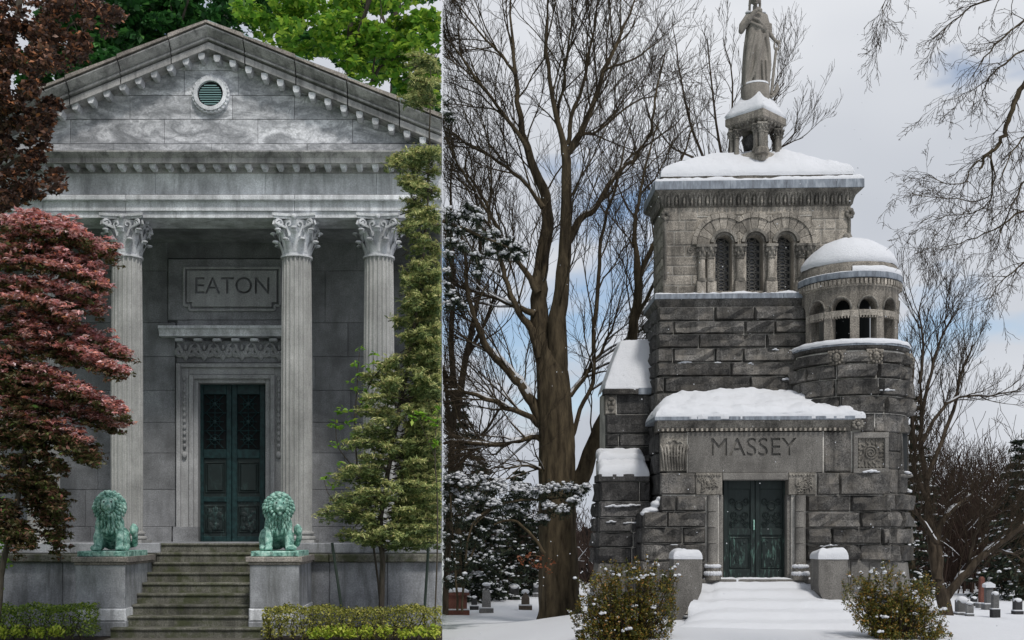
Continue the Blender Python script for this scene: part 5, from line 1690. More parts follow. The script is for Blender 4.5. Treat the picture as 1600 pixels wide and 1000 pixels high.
limb([(SP(1178, 19, -.22), .016), (SP(1181, 17.5, -.235), .013)])
limb([(SP(1192, 27, 0), .08), (SP(1196, 42, -.02), .07), (SP(1199, 54, -.03), .058), (SP(1206, 65, -.06), .042), (SP(1210, 68, -.07), .036)])   # lowered arm
mb.ball(SP(1211.5, 69.5, -.07), (.05, .05, .045), 10, 7)
for i in range(4): limb([(SP(1211+i*.9, 67.5, -.10), .014), (SP(1212+i*.9, 73, -.10), .012)])
limb([(SP(1209, 69, -.11), .014), (SP(1208, 73, -.10), .012)])
for i in range(4): limb([(SP(1190, 40+i*3.5, -.06), .05), (SP(1200, 41+i*3.5, -.04), .045)])    # sleeve folds
# mantle across chest and falling to the side
limb([(SP(1168, 30, -.14), .04), (SP(1180, 38, -.19), .045), (SP(1192, 50, -.14), .05)])
limb([(SP(1166, 38, -.14), .035), (SP(1180, 46, -.185), .04), (SP(1194, 54, -.12), .05)])
limb([(SP(1192, 52, -.12), .06), (SP(1196, 80, -.12), .055), (SP(1198, 105, -.10), .05), (SP(1196, 125, -.08), .05)])
limb([(SP(1188, 60, -.17), .04), (SP(1180, 90, -.20), .045), (SP(1172, 118, -.2), .04), (SP(1166, 134, -.19), .03)])
limb([(SP(1176, 58, -.18), .03), (SP(1169, 90, -.2), .035), (SP(1163, 125, -.18), .03)])
limb([(SP(1185, 100, -.2), .03), (SP(1188, 136, -.2), .035)]); limb([(SP(1192, 100, -.17), .03), (SP(1194, 136, -.16), .035)])
me = remeshed(mb, .014, 1); me.materials.append(M['statue'])
mk_me('body', me, stt)
mb = MB()
mb.tube([SP(1208.5, 78, -.08), SP(1205, 110, -.08), SP(1201, 150, -.08)], [.032, .034, .04], 8)
nn = 14; mb.tube([SP(1208.5+3.6*math.cos(i*2*math.pi/nn), 75+7*math.sin(i*2*math.pi/nn), -.09) for i in range(nn+1)], .02, 6)
mb.tube([SP(1190, 140, -.02), SP(1194, 151, -.05), SP(1201, 154, -.08), SP(1207, 149, -.06), SP(1210.5, 140, -.05), SP(1211, 132, -.05)], [.02, .04, .045, .045, .06, .012], 7)
autosmooth(mb.build('anchor', M['statue'], stt))
mb = MB()
mb.ball(SP(1167, 20.5, -.02), (.09, .08, .03), 10, 6); mb.ball(SP(1189, 21.5, -.01), (.08, .08, .025), 10, 6)
mb.build('snow', M['snow'], stt, smooth=True)

# ---------------- round turret
def tz(py, r=1.0): return Z(py, 25.8)
tur = bpy.data.objects.new('turret', None); link(tur, B)
mp = cyl(TX, TY, TR)
TZL = Z(562, 25.8)                 # top of the wall under the ledge
autosmooth(MB().lathe([(TR-.05, -.6), (TR-.05, 3.9), (TR-.004, 4.0), (TR-.004, TZL)], TX, TY, 40).build('turret_core', M['mortar'], tur))
trow = [(564, 582), (582, 604), (604, 630), (630, 656), (656, 684), (684, 712), (712, 738), (738, 774), (774, 800), (800, 825), (825, 850), (850, 876)]
for i, (y0, y1) in enumerate(trow):
    lo = R(-88) if y0 < 650 else (R(-6) if y0 < 680 else R(15.5))
    hi = R(100)
    angs = [lo]; a = lo + R(28 if i % 2 else 17) * (1 if y0 < 650 else .8)
    while a < hi - R(14): angs.append(a); a += R(rsb.uniform(30, 44))
    angs.append(hi)
    if 684 <= y0 < 738: angs = [R(15.5), R(43), R(61), hi]
    amp = .09 if y0 < 640 or y0 > 738 else .02
    for p, q in zip(angs[:-1], angs[1:]):
        rr = mp
        if 684 <= y0 < 738 and p < R(60) and q > R(44): continue
        rock(tur, rr, p, q, tz(y1), tz(y0), amp, M['granite'], .2, .008, 'stone_block', .16)
# ledge with lead edge and snow
autosmooth(MB().lathe([(TR+.0, TZL-.005), (TR+.03, TZL+.02), (TR+.06, TZL+.06), (TR+.06, TZL+.10), (TR+.02, TZL+.11)], TX, TY, 48, R(-92), R(110), False).build('ledge_course', M['granite'], tur))
autosmooth(MB().lathe([(TR+.0, TZL+.10), (TR+.075, TZL+.10), (TR+.075, TZL+.155), (TR-.3, TZL+.19)], TX, TY, 48, R(-92), R(110), False).build('lead_ring', M['lead'], tur))
mb = MB(); prof = [(TR+.08, TZL+.135), (TR+.088, TZL+.18), (TR+.06, TZL+.235), (TR-.05, TZL+.27), (TR-.32, TZL+.29)]
v = []; f = []; n = 60
for r_, z_ in prof:
    for i in range(n+1):
        a = R(-92)+R(202)*i/n; w = .02*fbm(a*4, z_*3, 1, 2)
        v.append((TX+(r_+w)*math.sin(a), TY-(r_+w)*math.cos(a), z_+w))
f = [(j*(n+1)+i, j*(n+1)+i+1, (j+1)*(n+1)+i+1, (j+1)*(n+1)+i) for j in range(len(prof)-1) for i in range(n)]
mk('snow_cap', v, f, M['snow'], tur, True)
# carved faces under the ledge
for a, kind in ((R(-29), 0), (R(7), 1), (R(62), 0)):
    mb = MB(); z = TZL-.14
    P0 = lambda du, o, dz: mp(a+1.25*du/TR, o+.07, z-.02+1.2*dz)
    mb.add([P0(-.13, 0, -.14), P0(.13, 0, -.14), P0(.15, 0, .14), P0(-.15, 0, .14), P0(-.11, -.2, -.14), P0(.11, -.2, -.14), P0(.13, -.2, .14), P0(-.13, -.2, .14)], [(0, 1, 2, 3), (0, 4, 5, 1), (1, 5, 6, 2), (2, 6, 7, 3), (3, 7, 4, 0)])
    mb.ball(P0(0, .02, 0), (.085, .07, .11), 10, 8)
    mb.ball(P0(0, .09, -.01), (.02, .03, .035), 6, 5); mb.ball(P0(0, .075, -.06), (.04, .02, .015), 6, 5)
    for s in (-1, 1):
        mb.ball(P0(s*.035, .08, .035), (.025, .02, .014), 6, 5); mb.ball(P0(s*.04, .07, -.02), (.022, .03, .025), 6, 5)
    for i in range(12):
        t_ = i*math.pi/6
        mb.ball(P0(.10*math.cos(t_), .03, .115*math.sin(t_)), (.036, .04, .04), 6, 5)
    mb.build('carved_face', M['ashlar'], tur, smooth=False)
# open arcade
AR = 1.085
za0, za1 = TZL+.2, Z(449, 24.75)
am = lambda u, d, z: (TX + (AR+d)*math.sin(u/AR), TY - (AR+d)*math.cos(u/AR), z)
opa = [(R(a)*AR, R(10.6)*AR, za0, Z(483, 24.75), R(10.6)*AR*1.12) for a in (-89, -58, -27, 4.5, 36, 67, 98)]
pierced(R(-104)*AR, R(114)*AR, za0-.02, za1, opa, 0.0, -.24, M['ashlar'], tur, 'arcade_drum', am)
MB().lathe([(AR-.62, za0-.05), (AR-.62, za1)], TX, TY, 24).build('arcade_core', M['void'], tur)
autosmooth(MB().lathe([(AR-.66, za0), (AR-.02, za0+.005)], TX, TY, 40, R(-104), R(114), False).build('arcade_floor', M['smooth_gr'], tur))
for (u, hw, s, sp, rad) in opa[1:6]:
    mb = MB()
    pts = []
    for i in range(15):
        t_ = -math.pi/2+math.pi*i/14
        pts.append(am(u+hw*1.12*math.sin(t_), .008, sp+(rad+.035)*math.cos(t_)))
    mb.tube(pts, .026, 5)
    mb.build('arch_roll', M['carved'], tur, smooth=True)
    # transom with dentils across the opening
    mb = MB(); zt0, zt1 = Z(498, 24.75), Z(486, 24.75)
    n = 6
    for i in range(n):
        a0, a1 = u-hw+2*hw*i/n, u-hw+2*hw*(i+1)/n
        vv = [am(a0, .01, zt0+.045), am(a1, .01, zt0+.045), am(a1, .01, zt1), am(a0, .01, zt1), am(a0, -.2, zt0+.045), am(a1, -.2, zt0+.045), am(a1, -.2, zt1), am(a0, -.2, zt1)]
        mb.add(vv, [(0, 1, 2, 3), (4, 7, 6, 5), (0, 4, 5, 1), (3, 2, 6, 7)])
        if i % 1 == 0 and i < n:
            b0, b1 = a0+hw*.08, a1-hw*.12
            vv = [am(b0, .012, zt0), am(b1, .012, zt0), am(b1, .012, zt0+.05), am(b0, .012, zt0+.05), am(b0, -.1, zt0), am(b1, -.1, zt0), am(b1, -.1, zt0+.05), am(b0, -.1, zt0+.05)]
            mb.add(vv, [(0, 1, 2, 3), (4, 7, 6, 5), (0, 4, 5, 1), (0, 3, 7, 4), (1, 5, 6, 2)])
    mb.build('transom', M['ashlar'], tur)
# band on the pillars at transom height
for a in (-73.5, -42.5, -11.3, 20.2, 51.5, 82):
    u = R(a)*AR; w_ = R(4.6)*AR
    rock(tur, lambda uu, o, z: am(uu, o, z), u-w_, u+w_, Z(498, 24.75), Z(486, 24.75), .012, M['ashlar'], .05, .002, 'pillar_band')
# dentil ring, lead gutter, dome
zq = za1
autosmooth(MB().lathe([(AR-.2, zq-.01), (AR+.015, zq), (AR+.03, zq+.04), (AR+.03, zq+.17), (AR-.2, zq+.18)], TX, TY, 48, R(-115), R(118), False).build('dentil_band', M['ashlar'], tur))
dm = MB().prism_xz([(-.028, .06), (-.028, -.05), (.0, -.062), (.028, -.05), (.028, .06)], -.03, .06)
dm_me = mesh('dentil', dm.v, dm.f); dm_me.materials.append(M['ashlar'])
for i in range(46):
    a = R(-104 + i*4.75); r_ = AR+.055
    mk_me('dentil', dm_me, tur, (TX+r_*math.sin(a), TY-r_*math.cos(a), zq+.09), (0, 0, a))
zl = zq+.18
autosmooth(MB().lathe([(AR-.1, zl-.01), (AR+.08, zl), (AR+.09, zl+.02), (AR+.09, zl+.13), (AR-.1, zl+.16)], TX, TY, 56, R(-120), R(125), False).build('lead_gutter', M['lead'], tur))
autosmooth(MB().lathe([(AR+.03, zl+.12), (AR+.02, zl+.30), (AR-.02, zl+.36), (AR-.12, zl+.55), (AR-.5, zl+.85), (.1, zl+1.0)], TX, TY, 48).build('dome', M['ashlar'], tur))
def snow_lathe(prof, a0, a1, n, nm, parent, amp=.02):
    v = []; f = []
    for r_, z_ in prof:
        for i in range(n+1):
            a = a0+(a1-a0)*i/n; w = amp*fbm(math.sin(a)*3, math.cos(a)*3, z_*2, 3)
            v.append((TX+(r_+w)*math.sin(a), TY-(r_+w)*math.cos(a), z_+w))
    f = [(j*(n+1)+i, j*(n+1)+i+1, (j+1)*(n+1)+i+1, (j+1)*(n+1)+i) for j in range(len(prof)-1) for i in range(n)]
    return mk(nm, v, f, M['snow'], parent, True)
snow_lathe([(AR+.085, zl+.12), (AR+.09, zl+.17), (AR+.07, zl+.25), (AR+.02, zl+.28)], R(-14), R(125), 50, 'snow_cap', tur, .015)
snow_lathe([(AR+.085, zl+.12), (AR+.08, zl+.145), (AR+.03, zl+.155)], R(-100), R(-14), 30, 'snow_cap', tur, .008)
snow_lathe([(AR-.02, zl+.38), (AR+.01, zl+.43), (AR-.02, zl+.54), (AR-.11, zl+.70), (AR-.27, zl+.86), (AR-.48, zl+1.0), (AR-.75, zl+1.10), (.12, zl+1.15)], R(-180), R(180), 60, 'snow_cap', tur, .025)
autosmooth(MB().lathe([(.13, zl+1.05), (.10, zl+1.15), (.11, zl+1.2), (.08, zl+1.27), (.0, zl+1.3)], TX-.03, TY, 14).build('finial', M['carved'], tur))
# carved panel on the turret flank, flush with the porch, and the niche window right of it
pn = bpy.data.objects.new('carved_panel', None); link(pn, B)
D = DP-.06
part('panel_field', M['carved'], pn, D+.045, 1343, 1384, 685, 732, .2)
for q in ((1336, 1390, 676, 685), (1336, 1390, 732, 740), (1336, 1343, 685.1, 731.9), (1384, 1390, 685.1, 731.9)):
    part('panel_frame', M['smooth_gr'], pn, D-.02, *q, .25, .012)
mb = MB()
pts = []
for j in range(30):
    th = j/29*math.pi*5; rr = .02+.15*j/29
    pts.append((X(1363, D)+rr*math.cos(th), D+.04, Z(708, D)+rr*math.sin(th)))
mb.tube(pts, .022, 5)
for i in range(14):
    a = i*2*math.pi/14
    mb.tube([(X(1363, D)+.2*math.cos(a), D+.045, Z(708, D)+.2*math.sin(a)), (X(1363, D)+.27*math.cos(a+.2), D+.03, Z(708, D)+.29*math.sin(a+.2))], [.03, .012], 5)
for i in range(8):
    for yy in (687.5, 729.5): mb.ball((X(1345+i*5.3, D), D+.045, Z(yy, D)), .026, 6, 4)
for i in range(8):
    for xx in (1345, 1382): mb.ball((X(xx, D), D+.045, Z(690+i*5.5, D)), .026, 6, 4)
mb.build('panel_carving', M['carved'], pn, smooth=True)
patch(pn, flat(D), X(1362, D), Z(739.5, D)+.02, .35, .06, 0.03)
# ---------------- porch
XL, XR = X(1037, DP), X(1392, DP)
for (a, b, t0, b0) in ((1040, 1128, 739, 960), (1240, 1391, 739, 960), (1128, 1240, 739, 747)):
    part('porch_core', M['mortar'], B, DP+.003, a, b, t0, b0, 1.2)
D = DP-.02
lv_, lf_ = letter_plate('MASSEY', [(X(a, D), Z(b, D)) for a, b in ((1080.5, 738), (1288.5, 738), (1288.5, 675), (1080.5, 675))], (X(1116, D), X(1248, D), Z(712, D), Z(684, D)), .05, -.006)
mk('name_block', [(a[0], a[1]+D, a[2]) for a in lv_], lf_, M['smooth_gr'], B)
part('name_backing', M['smooth_gr'], B, D+.05, 1081, 1288, 675.3, 737.7, .1)
row(DP, 675, 738, [1289.5, 1332], 'granite', .02)
MB().box(X(1041, DP), X(1390, DP), DP+.16, DP+1.2, Z(739, DP), Z(674, DP)).build('porch_core', M['mortar'], B)
for a_, b_ in ((1078.5, 1081.5), (1287.5, 1290.5), (1331, 1337)):
    MB().box(X(a_, DP), X(b_, DP), DP+.004, DP+.17, Z(738.5, DP), Z(674.5, DP)).build('mortar_joint', M['mortar'], B)
# carved corner block with leafy relief
part('corner_block', M['carved'], B, DP, 1037, 1079.5, 675, 736, .2, .015)
mb = MB(); D = DP-.005
for i in range(9):
    bx0 = 1042+i*4.2
    cv = (i-4)*.7
    mb.tube([(X(bx0, D), D, Z(734, D)), (X(bx0+cv*.3, D), D-.012, Z(715, D)), (X(bx0+cv, D), D-.02, Z(700, D)), (X(bx0+cv*1.8, D), D, Z(694, D))], [.016, .024, .03, .012], 5)
for i in range(6):
    th = i*1.05; mb.ball((X(1058+12*math.cos(th), D), D, Z(697+9*math.sin(th), D)), (.055, .035, .05), 7, 5)
nn = 16; mb.tube([(X(1058+17*math.cos(i*2*math.pi/nn), D), D, Z(700+13*math.sin(i*2*math.pi/nn), D)) for i in range(nn+1)], .024, 5)
mb.build('corner_carving', M['carved'], B, smooth=True)
# porch cornice
for a, b in ((1031, 1110), (1110, 1170), (1170, 1240), (1240, 1334)):
    hprof([(.3, 673.5), (.0, 673.5), (-.05, 670), (-.08, 667), (-.08, 664.5), (-.14, 660), (-.16, 657.5), (.3, 657.5)], a+.15, b-.15, DP, 'cornice_block', M['carved'], B)
for i in range(38):
    px = 1041+i*7.6
    mk_me('dentil', dm_me, B, P(px, 671, DP-.06), None, (.9, 1, .55))
mb = MB(); c = P(1342, 663, DP-.1)
mb.box(c.x-.12, c.x+.12, DP-.12, DP+.3, c.z-.13, c.z+.08)
for i in range(9):
    th = i*2*math.pi/9; mb.ball((c.x+.10*math.cos(th), DP-.14, c.z+.09*math.sin(th)), (.045, .04, .045), 7, 5)
mb.ball((c.x, DP-.17, c.z), (.05, .04, .05), 8, 6)
mb.build('corner_boss', M['carved'], B)
for a, b in ((1026, 1081), (1081, 1180), (1180, 1279), (1279, 1334)):
    MB().box(X(a, DP)+.003, X(b, DP)-.003, DP-.19, DP+.3, Z(657.3, DP), Z(651.5, DP), .005).build('lead_flashing', M['lead'], B)
MB().box(X(1026, DP), X(1026, DP)+.2, DP+.303, DT-.05, Z(657.3, DP), Z(651.5, DP)).build('lead_flashing', M['lead'], B)
px0, px1 = X(1027, DP), X(1350, DP)
zf0 = Z(652, DP)
def smin(a, b, k=.18):
    h = max(0, min(1, .5+.5*(b-a)/k)); return b*(1-h)+a*h - k*h*(1-h)
def proof(x, y):
    e = (y-(DP-.17))*.47
    l = (x-px0)*.95
    r = (px1-x)*.46
    h = smin(smin(e, l), r)
    return zf0 + max(0, h) + .05*fbm(x*1.6, y*1.6, 4, 2)*min(1, max(0, h)*4)
o = snowcap(B, px0, px1, DP-.185, DT+.0, proof, .17, n=(90, 40), lip=.18, wav=.02, seed=5)
MB().prism_yz([(DP-.1, zf0-.02), (DT, zf0+.5), (DT, zf0-.02)], px0+.9, px1-1.4).build('porch_roof', M['lead'], B)
v, f = rects([(Z(655, DP), 0), (Z(652, DP), 0)], px0+.05, X(1334, DP), DP+.1, DT); mk('porch_ceiling', v, f, M['granite_d'], B)
# wall left of the door
row(DP, 738.5, 773, [1037, 1092], 'granite', .03)
part('impost_block', M['carved'], B, DP-.04, 1092.3, 1133.5, 738.5, 773, .3, .012)
part('impost_block', M['carved'], B, DP-.04, 1236, 1278, 738.5, 773, .3, .012)
for x0, sgn in ((1112, 1), (1257, -1)):
    mb = MB(); D = DP-.05
    for i in range(26):
        a, r_ = rsb.uniform(0, 6.28), rsb.uniform(.02, .24)
        qx, qz = X(x0, D)+r_*1.1*math.cos(a), Z(756, D)+r_*.8*math.sin(a)
        pts = [(qx+.05*(1-j/8*.6)*math.cos(a+j*.75), D-.01*(j % 2), qz+.05*(1-j/8*.6)*math.sin(a+j*.75)) for j in range(7)]
        mb.tube(pts, [.014]*5+[.02, .012], 4)
    for i in range(9): mb.ball((X(x0-18+i*4.5, D), D, Z(742.5, D)), (.03, .025, .025), 6, 4)
    mb.build('impost_carving', M['carved'], B, smooth=True)
row(DP, 774.5, 799, [1035, 1060, 1107], 'granite', .085)
row(DP, 799, 824, [1010, 1047, 1107], 'granite', .09)
row(DP, 824, 849.5, [1009, 1071, 1107], 'granite', .09)
row(DP, 849.5, 876.5, [1008, 1107], 'granite', .09)
row(DP, 876.5, 925, [1006, 1060, 1107], 'granite', .09)
part('porch_core', M['mortar'], B, DP+.003, 1012, 1041, 800, 960, 1.2)
for i, (y0, y1) in enumerate(((675, 706), (706, 738.5), (738.5, 773), (773, 799), (799, 824), (824, 849.5), (849.5, 876.5), (876.5, 925))):
    sxp = X(1037 if i < 4 else 1009, DP)
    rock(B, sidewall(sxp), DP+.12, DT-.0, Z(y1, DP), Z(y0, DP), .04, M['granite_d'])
mb = MB()
for (px, py, w_, h_) in ((1023, 797, .20, .07), (1014, 802, .12, .06), (1031, 787, .13, .08), (1036, 779, .07, .06)):
    mb.ball((X(px, DP), DP+.08, Z(py, DP)), (w_, .16, h_), 10, 7)
me = remeshed(mb, .025, 3); me.materials.append(M['snow']); mk_me('snow_patch', me, B)
# wall right of the door, running into the turret
row(DP, 738.5, 774, [1278.3, 1312, 1392], 'granite', .085)
row(DP, 774, 800, [1262, 1330, 1392], 'granite', .085)
row(DP, 800, 825, [1262, 1344, 1392], 'granite', .09)
row(DP, 825, 850, [1262, 1300, 1377, 1392], 'granite', .09)
row(DP, 850, 876, [1262, 1344, 1392], 'granite', .09)
row(DP, 876, 925, [1262, 1330, 1392], 'smooth_gr', .01, dd=.03)
# battered plinth round the turret
for a0, a1 in ((2, 28), (28, 56), (56, 86), (86, 110)):
    for (y0, y1, r0, r1) in ((877, 903, 0.02, .06), (903, 960, .06, .16)):
        v = []; n = 6
        for (zz, rr) in ((Z(y1, 25.8), TR+r1), (Z(y0, 25.8), TR+r0)):
            for i in range(n+1):
                a = R(a0+.2)+R(a1-a0-.4)*i/n; v.append((TX+rr*math.sin(a), TY-rr*math.cos(a), zz))
        for (zz, rr) in ((Z(y0, 25.8), TR-.2),):
            for i in range(n+1):
                a = R(a0+.2)+R(a1-a0-.4)*i/n; v.append((TX+rr*math.sin(a), TY-rr*math.cos(a), zz))
        m = n+1
        f = [(j*m+i, j*m+i+1, (j+1)*m+i+1, (j+1)*m+i) for j in range(2) for i in range(n)]
        mk('plinth_stone', v, f, M['smooth_gr'], tur)
# niche window on the turret flank
nw = bpy.data.objects.new('niche_window', None); link(nw, B)
for (a0, a1, y0, y1, dep) in ((44, 60, 672, 745, .05),):
    v = []; n = 5
    for zz in (Z(y1, 25.8), Z(y0+12, 25.8)):
        for i in range(n+1):
            a = R(a0+(a1-a0)*i/n); v.append((TX+(TR+.03)*math.sin(a), TY-(TR+.03)*math.cos(a), zz))
    f = [(i, i+1, n+1+i+1, n+1+i) for i in range(n)]
    mk('pane', v, f, M['void'], nw)
for a in (42.5, 61.5):
    rock(nw, mp, R(a-2), R(a+2), Z(745, 25.8), Z(680, 25.8), .05, M['granite'], .05, .002, 'jamb')
rock(nw, mp, R(41), R(63), Z(684, 25.8), Z(666, 25.8), .06, M['granite'], .05, .002, 'lintel')
rock(nw, mp, R(40), R(64), Z(750, 25.8), Z(744, 25.8), .08, M['smooth_gr'], .05, .002, 'sill')
patch(nw, mp, R(52), Z(743, 25.8)+.0, .22, .05, .06)
# lintel, jambs, colonnettes, door
part('door_lintel', M['smooth_gr'], B, DP-.03, 1134, 1235.5, 738.5, 750, .5, .015)
part('door_jamb', M['smooth_gr'], B, DP+.06, 1125, 1134.5, 773.2, 904, .5, .01)
part('door_jamb', M['smooth_gr'], B, DP+.06, 1233, 1243, 773.2, 904, .5, .01)
kp = DP/F
for px in (1117, 1252):
    c = bpy.data.objects.new('door_column', None); link(c, B)
    x, yy = X(px, DP), DP-.075
    drums = [(774, 799), (799.3, 824), (824.3, 849), (849.3, 878)]
    for y0, y1 in drums:
        z0, z1 = Z(y1, DP), Z(y0, DP); r_ = 8*kp
        autosmooth(MB().lathe([(r_*1.06, z0), (r_*1.06, z0+.015), (r_, z0+.025), (r_, z1-.005)], x, yy, 20).build('drum', M['smooth_gr'], c))
    autosmooth(MB().lathe([(12.5*kp, Z(906, DP)), (13*kp, Z(902, DP)), (13*kp, Z(898, DP)), (11*kp, Z(893.5, DP)), (11.5*kp, Z(890, DP)), (11.5*kp, Z(886, DP)), (9*kp, Z(880, DP)), (8.3*kp, Z(877, DP))], x, yy, 20).build('base', M['carved'], c))
    mb = MB()
    for (py, r_, h_) in ((896, 11, .055), (884.5, 10, .045)):
        for i in range(9):
            a = R(-80+20*i); mb.ball((x+r_*kp*math.sin(a), yy-r_*kp*math.cos(a), Z(py, DP)), (.055, .05, h_*rsb.uniform(.8, 1.2)), 7, 5)
    mb.build('snow', M['snow'], c, smooth=True)
DDr = DP+.26
part('door_void', M['void'], B, DDr+.1, 1125, 1243, 740, 910, .1)
for (a, b) in ((1134.3, 1183), (1183.6, 1233)):
    leaf = bpy.data.objects.new('door_leaf', None); link(leaf, B)
    mb = MB(); w = 7
    for q in ((a, a+w, 749, 904), (b-w, b, 749, 904), (a+w, b-w, 749, 764), (a+w, b-w, 826, 836), (a+w, b-w, 890, 904)):
        bx(mb, DDr, q[0], q[1], q[2], q[3], .06, .008)
    mb.build('leaf_frame', M['winter_door'], leaf)
    bx(MB(), DDr+.035, a+w, b-w, 836, 890, .03).build('lower_panel', M['winter_door'], leaf)
    bx(MB(), DDr+.05, a+w, b-w, 764, 826, .03).build('upper_panel', M['winter_door'], leaf)
    mb = MB(); cx = (a+b)/2; D = DDr+.03
    nn = 16
    mb.tube([(X(cx+6*math.cos(i*2*math.pi/nn), D), D, Z(790+6*math.sin(i*2*math.pi/nn), D)) for i in range(nn+1)], .014, 5)
    for s in (-1, 1):
        for (ox, oy, r0, turns) in ((10, 783, 6, 1.4), (8, 804, 7, 1.6), (11, 818, 5, 1.5), (5, 813, 4, 1.2)):
            pts = []
            for j in range(14):
                th = j/13*2*math.pi*turns; rr = r0*(1-j/13*.75)
                pts.append((X(cx+s*(ox-rr*math.cos(th)), D), D, Z(oy+rr*math.sin(th), D)))
            mb.tube(pts, .010, 4)
    mb.tube([(X(a+w, D), D, Z(828, D)), (X(b-w, D), D, Z(828, D))], .02, 5)
    for kx in range(16):
        mb.ball((X(rsb.uniform(cx-11, cx+11), D), D+.01, Z(rsb.uniform(846, 884), D)), (rsb.uniform(.02, .045), .02, rsb.uniform(.03, .10)), 7, 5)
    mb.tube([(X(a+w+3, D), D, Z(840, D)), (X(b-w-3, D), D, Z(840, D)), (X(b-w-3, D), D, Z(887, D)), (X(a+w+3, D), D, Z(887, D)), (X(a+w+3, D), D, Z(840, D))], .016, 5)
    mb.build('door_relief', M['winter_door'], leaf)
MB().tube([P(1181.5, 812, DDr-.03), P(1181.5, 828, DDr-.03)], .016, 6).build('door_handle', M['verdigris'], B)
part('threshold', M['smooth_gr'], B, DP-.14, 1100, 1276, 905, 911, .8, .01)
snowcap(B, X(1102, DP), X(1274, DP), DP-.13, DP+.24, lambda x, y: Z(905, DP)-.005, .035, n=(30, 6), lip=.06, wav=.01, seed=2)
# snow dabs on tower ledges
fm = flat(DT)
for (px, py, w_, h_) in ((1070, 567, .30, .07), (1121, 567.5, .14, .05), (1210, 547.5, .14, .04), (1233, 549, .08, .03), (1245, 549.5, .12, .04), (1194, 594, .28, .06), (1232, 594, .32, .08), (1172, 569, .12, .03)):
    patch(B, fm, X(px, DT), Z(py, DT), w_, h_, .05)
for (px, py, w_, h_) in ((1088, 832, .16, .03), (1300, 853, .5, .035), (1060, 852, .2, .02)):
    patch(B, flat(DP), X(px, DP), Z(py, DP), w_, h_, .05)
patch(B, mp, R(20), Z(622, 25.8), .3, .05, .05); patch(B, mp, R(68), Z(770, 25.8), .25, .05, .05); patch(B, mp, R(85), Z(768, 25.8), .2, .05, .04)

# ---------------- left wing with stepped buttress
DWg, DBt = 26.35, 25.3
wg = bpy.data.objects.new('side_wing', None); link(wg, B)
v, f = rects([(-.9, 0), (Z(607, DWg), 0)], X(947, DWg), X(1030, DWg), DWg+.004, DWg+1.6); mk('wing_core', v, f, M['mortar'], wg)
row(DWg, 615, 646.5, [963, 1026], 'granite_d', .01, parent=wg)
part('corner_corbel', M['carved'], wg, DWg-.06, 945.5, 962.5, 616, 646, .3, .02)
mb = MB()
for i in range(6): mb.ball((X(954+3*math.cos(i*1.05), DWg), DWg-.07, Z(630+8*math.sin(i*1.05), DWg)), (.05, .04, .06), 7, 5)
mb.build('corbel_carving', M['carved'], wg, smooth=True)
row(DWg, 646.5, 677.5, [946, 1026], 'granite_d', .05, parent=wg)
row(DWg, 677.5, 697, [946, 966, 1026], 'granite_d', .05, parent=wg)
row(DWg, 697, 725, [946, 990, 1026], 'granite_d', .05, parent=wg)
part('eave_slab', M['granite'], wg, DWg-.14, 943.5, 1024, 606, 614.5, .4, .01)
part('lead_flashing', M['lead'], wg, DWg-.15, 998, 1023, 605, 615, .1)
wx0, wx1 = X(944.5, DWg), X(1030, DWg)
zw = Z(606, DWg)
def wroof(x, y): return zw + max(0, min((y-DWg+.12)*2.0, (x-wx0)*2.6+.05, 1.22))
snowcap(wg, wx0, wx1, DWg-.13, DWg+1.6, wroof, .06, n=(24, 30), lip=.12, wav=.02, seed=12)
mb = MB(); mb.prism_yz([(DWg, zw), (DWg+.55, zw+1.15), (DWg+1.6, zw+1.15), (DWg+1.6, zw)], wx0+.45, wx1); mb.build('wing_roof', M['granite_d'], wg)
# buttress
v, f = rects([(-.9, .02), (Z(752, DBt), 0)], X(941, DBt), X(1016, DBt), DBt+.006, DWg); mk('buttress_core', v, f, M['mortar'], wg)
part('weathering_slab', M['granite_d'], wg, DBt-.05, 938.5, 1018, 740, 751.5, 1.1, .01)
part('weathering_slab', M['granite_d'], wg, DBt+.5, 941, 1016, 711, 720, .6, .01)
MB().box(X(941, DBt), X(1015, DBt), DBt+.45, DWg, Z(741, DBt), Z(715, DBt)).build('buttress_core', M['mortar'], wg)
snowcap(wg, X(938.8, DBt), X(1017, DBt), DBt-.05, DBt+.5, lambda x, y: Z(740.5, DBt) + (y-DBt+.05)*.35, .20, n=(26, 10), lip=.14, wav=.02, seed=31)
snowcap(wg, X(940.5, DBt), X(1016, DBt), DBt+.44, DWg+.05, lambda x, y: Z(716, DBt) + (y-DBt-.5)*.3, .15, n=(26, 10), lip=.12, wav=.02, seed=32)
for (y0, y1, xs) in ((752, 783.5, [940, 1002, 1019]), (783.5, 808.5, [938.5, 1019]), (808.5, 831.5, [937, 990, 1018]), (831.5, 855.5, [936, 992, 1017]), (855.5, 881, [934.5, 990, 1017])):
    row(DBt, y0, y1, xs, 'granite_d', .07, parent=wg)
    rock(wg, sidewall(X(xs[0], DBt)), DBt+.14, DWg, Z(y1, DBt), Z(y0, DBt), .05, M['granite_d'])
mb = MB(); mb.prism_xz([(X(926, DBt), Z(960, DBt)), (X(1018, DBt), Z(960, DBt)), (X(1018, DBt), Z(881.5, DBt)), (X(938, DBt), Z(881.5, DBt))], DBt-.06, DWg); mb.build('buttress_plinth', M['smooth_gr'], wg)
for (px, py, w_, h_) in ((960, 791, .35, .05), (985, 790, .5, .05), (957, 815, .2, .03), (990, 817, .4, .03), (1003, 862, .15, .03)):
    patch(wg, flat(DBt), X(px, DBt), Z(py, DBt), w_, h_, .08)
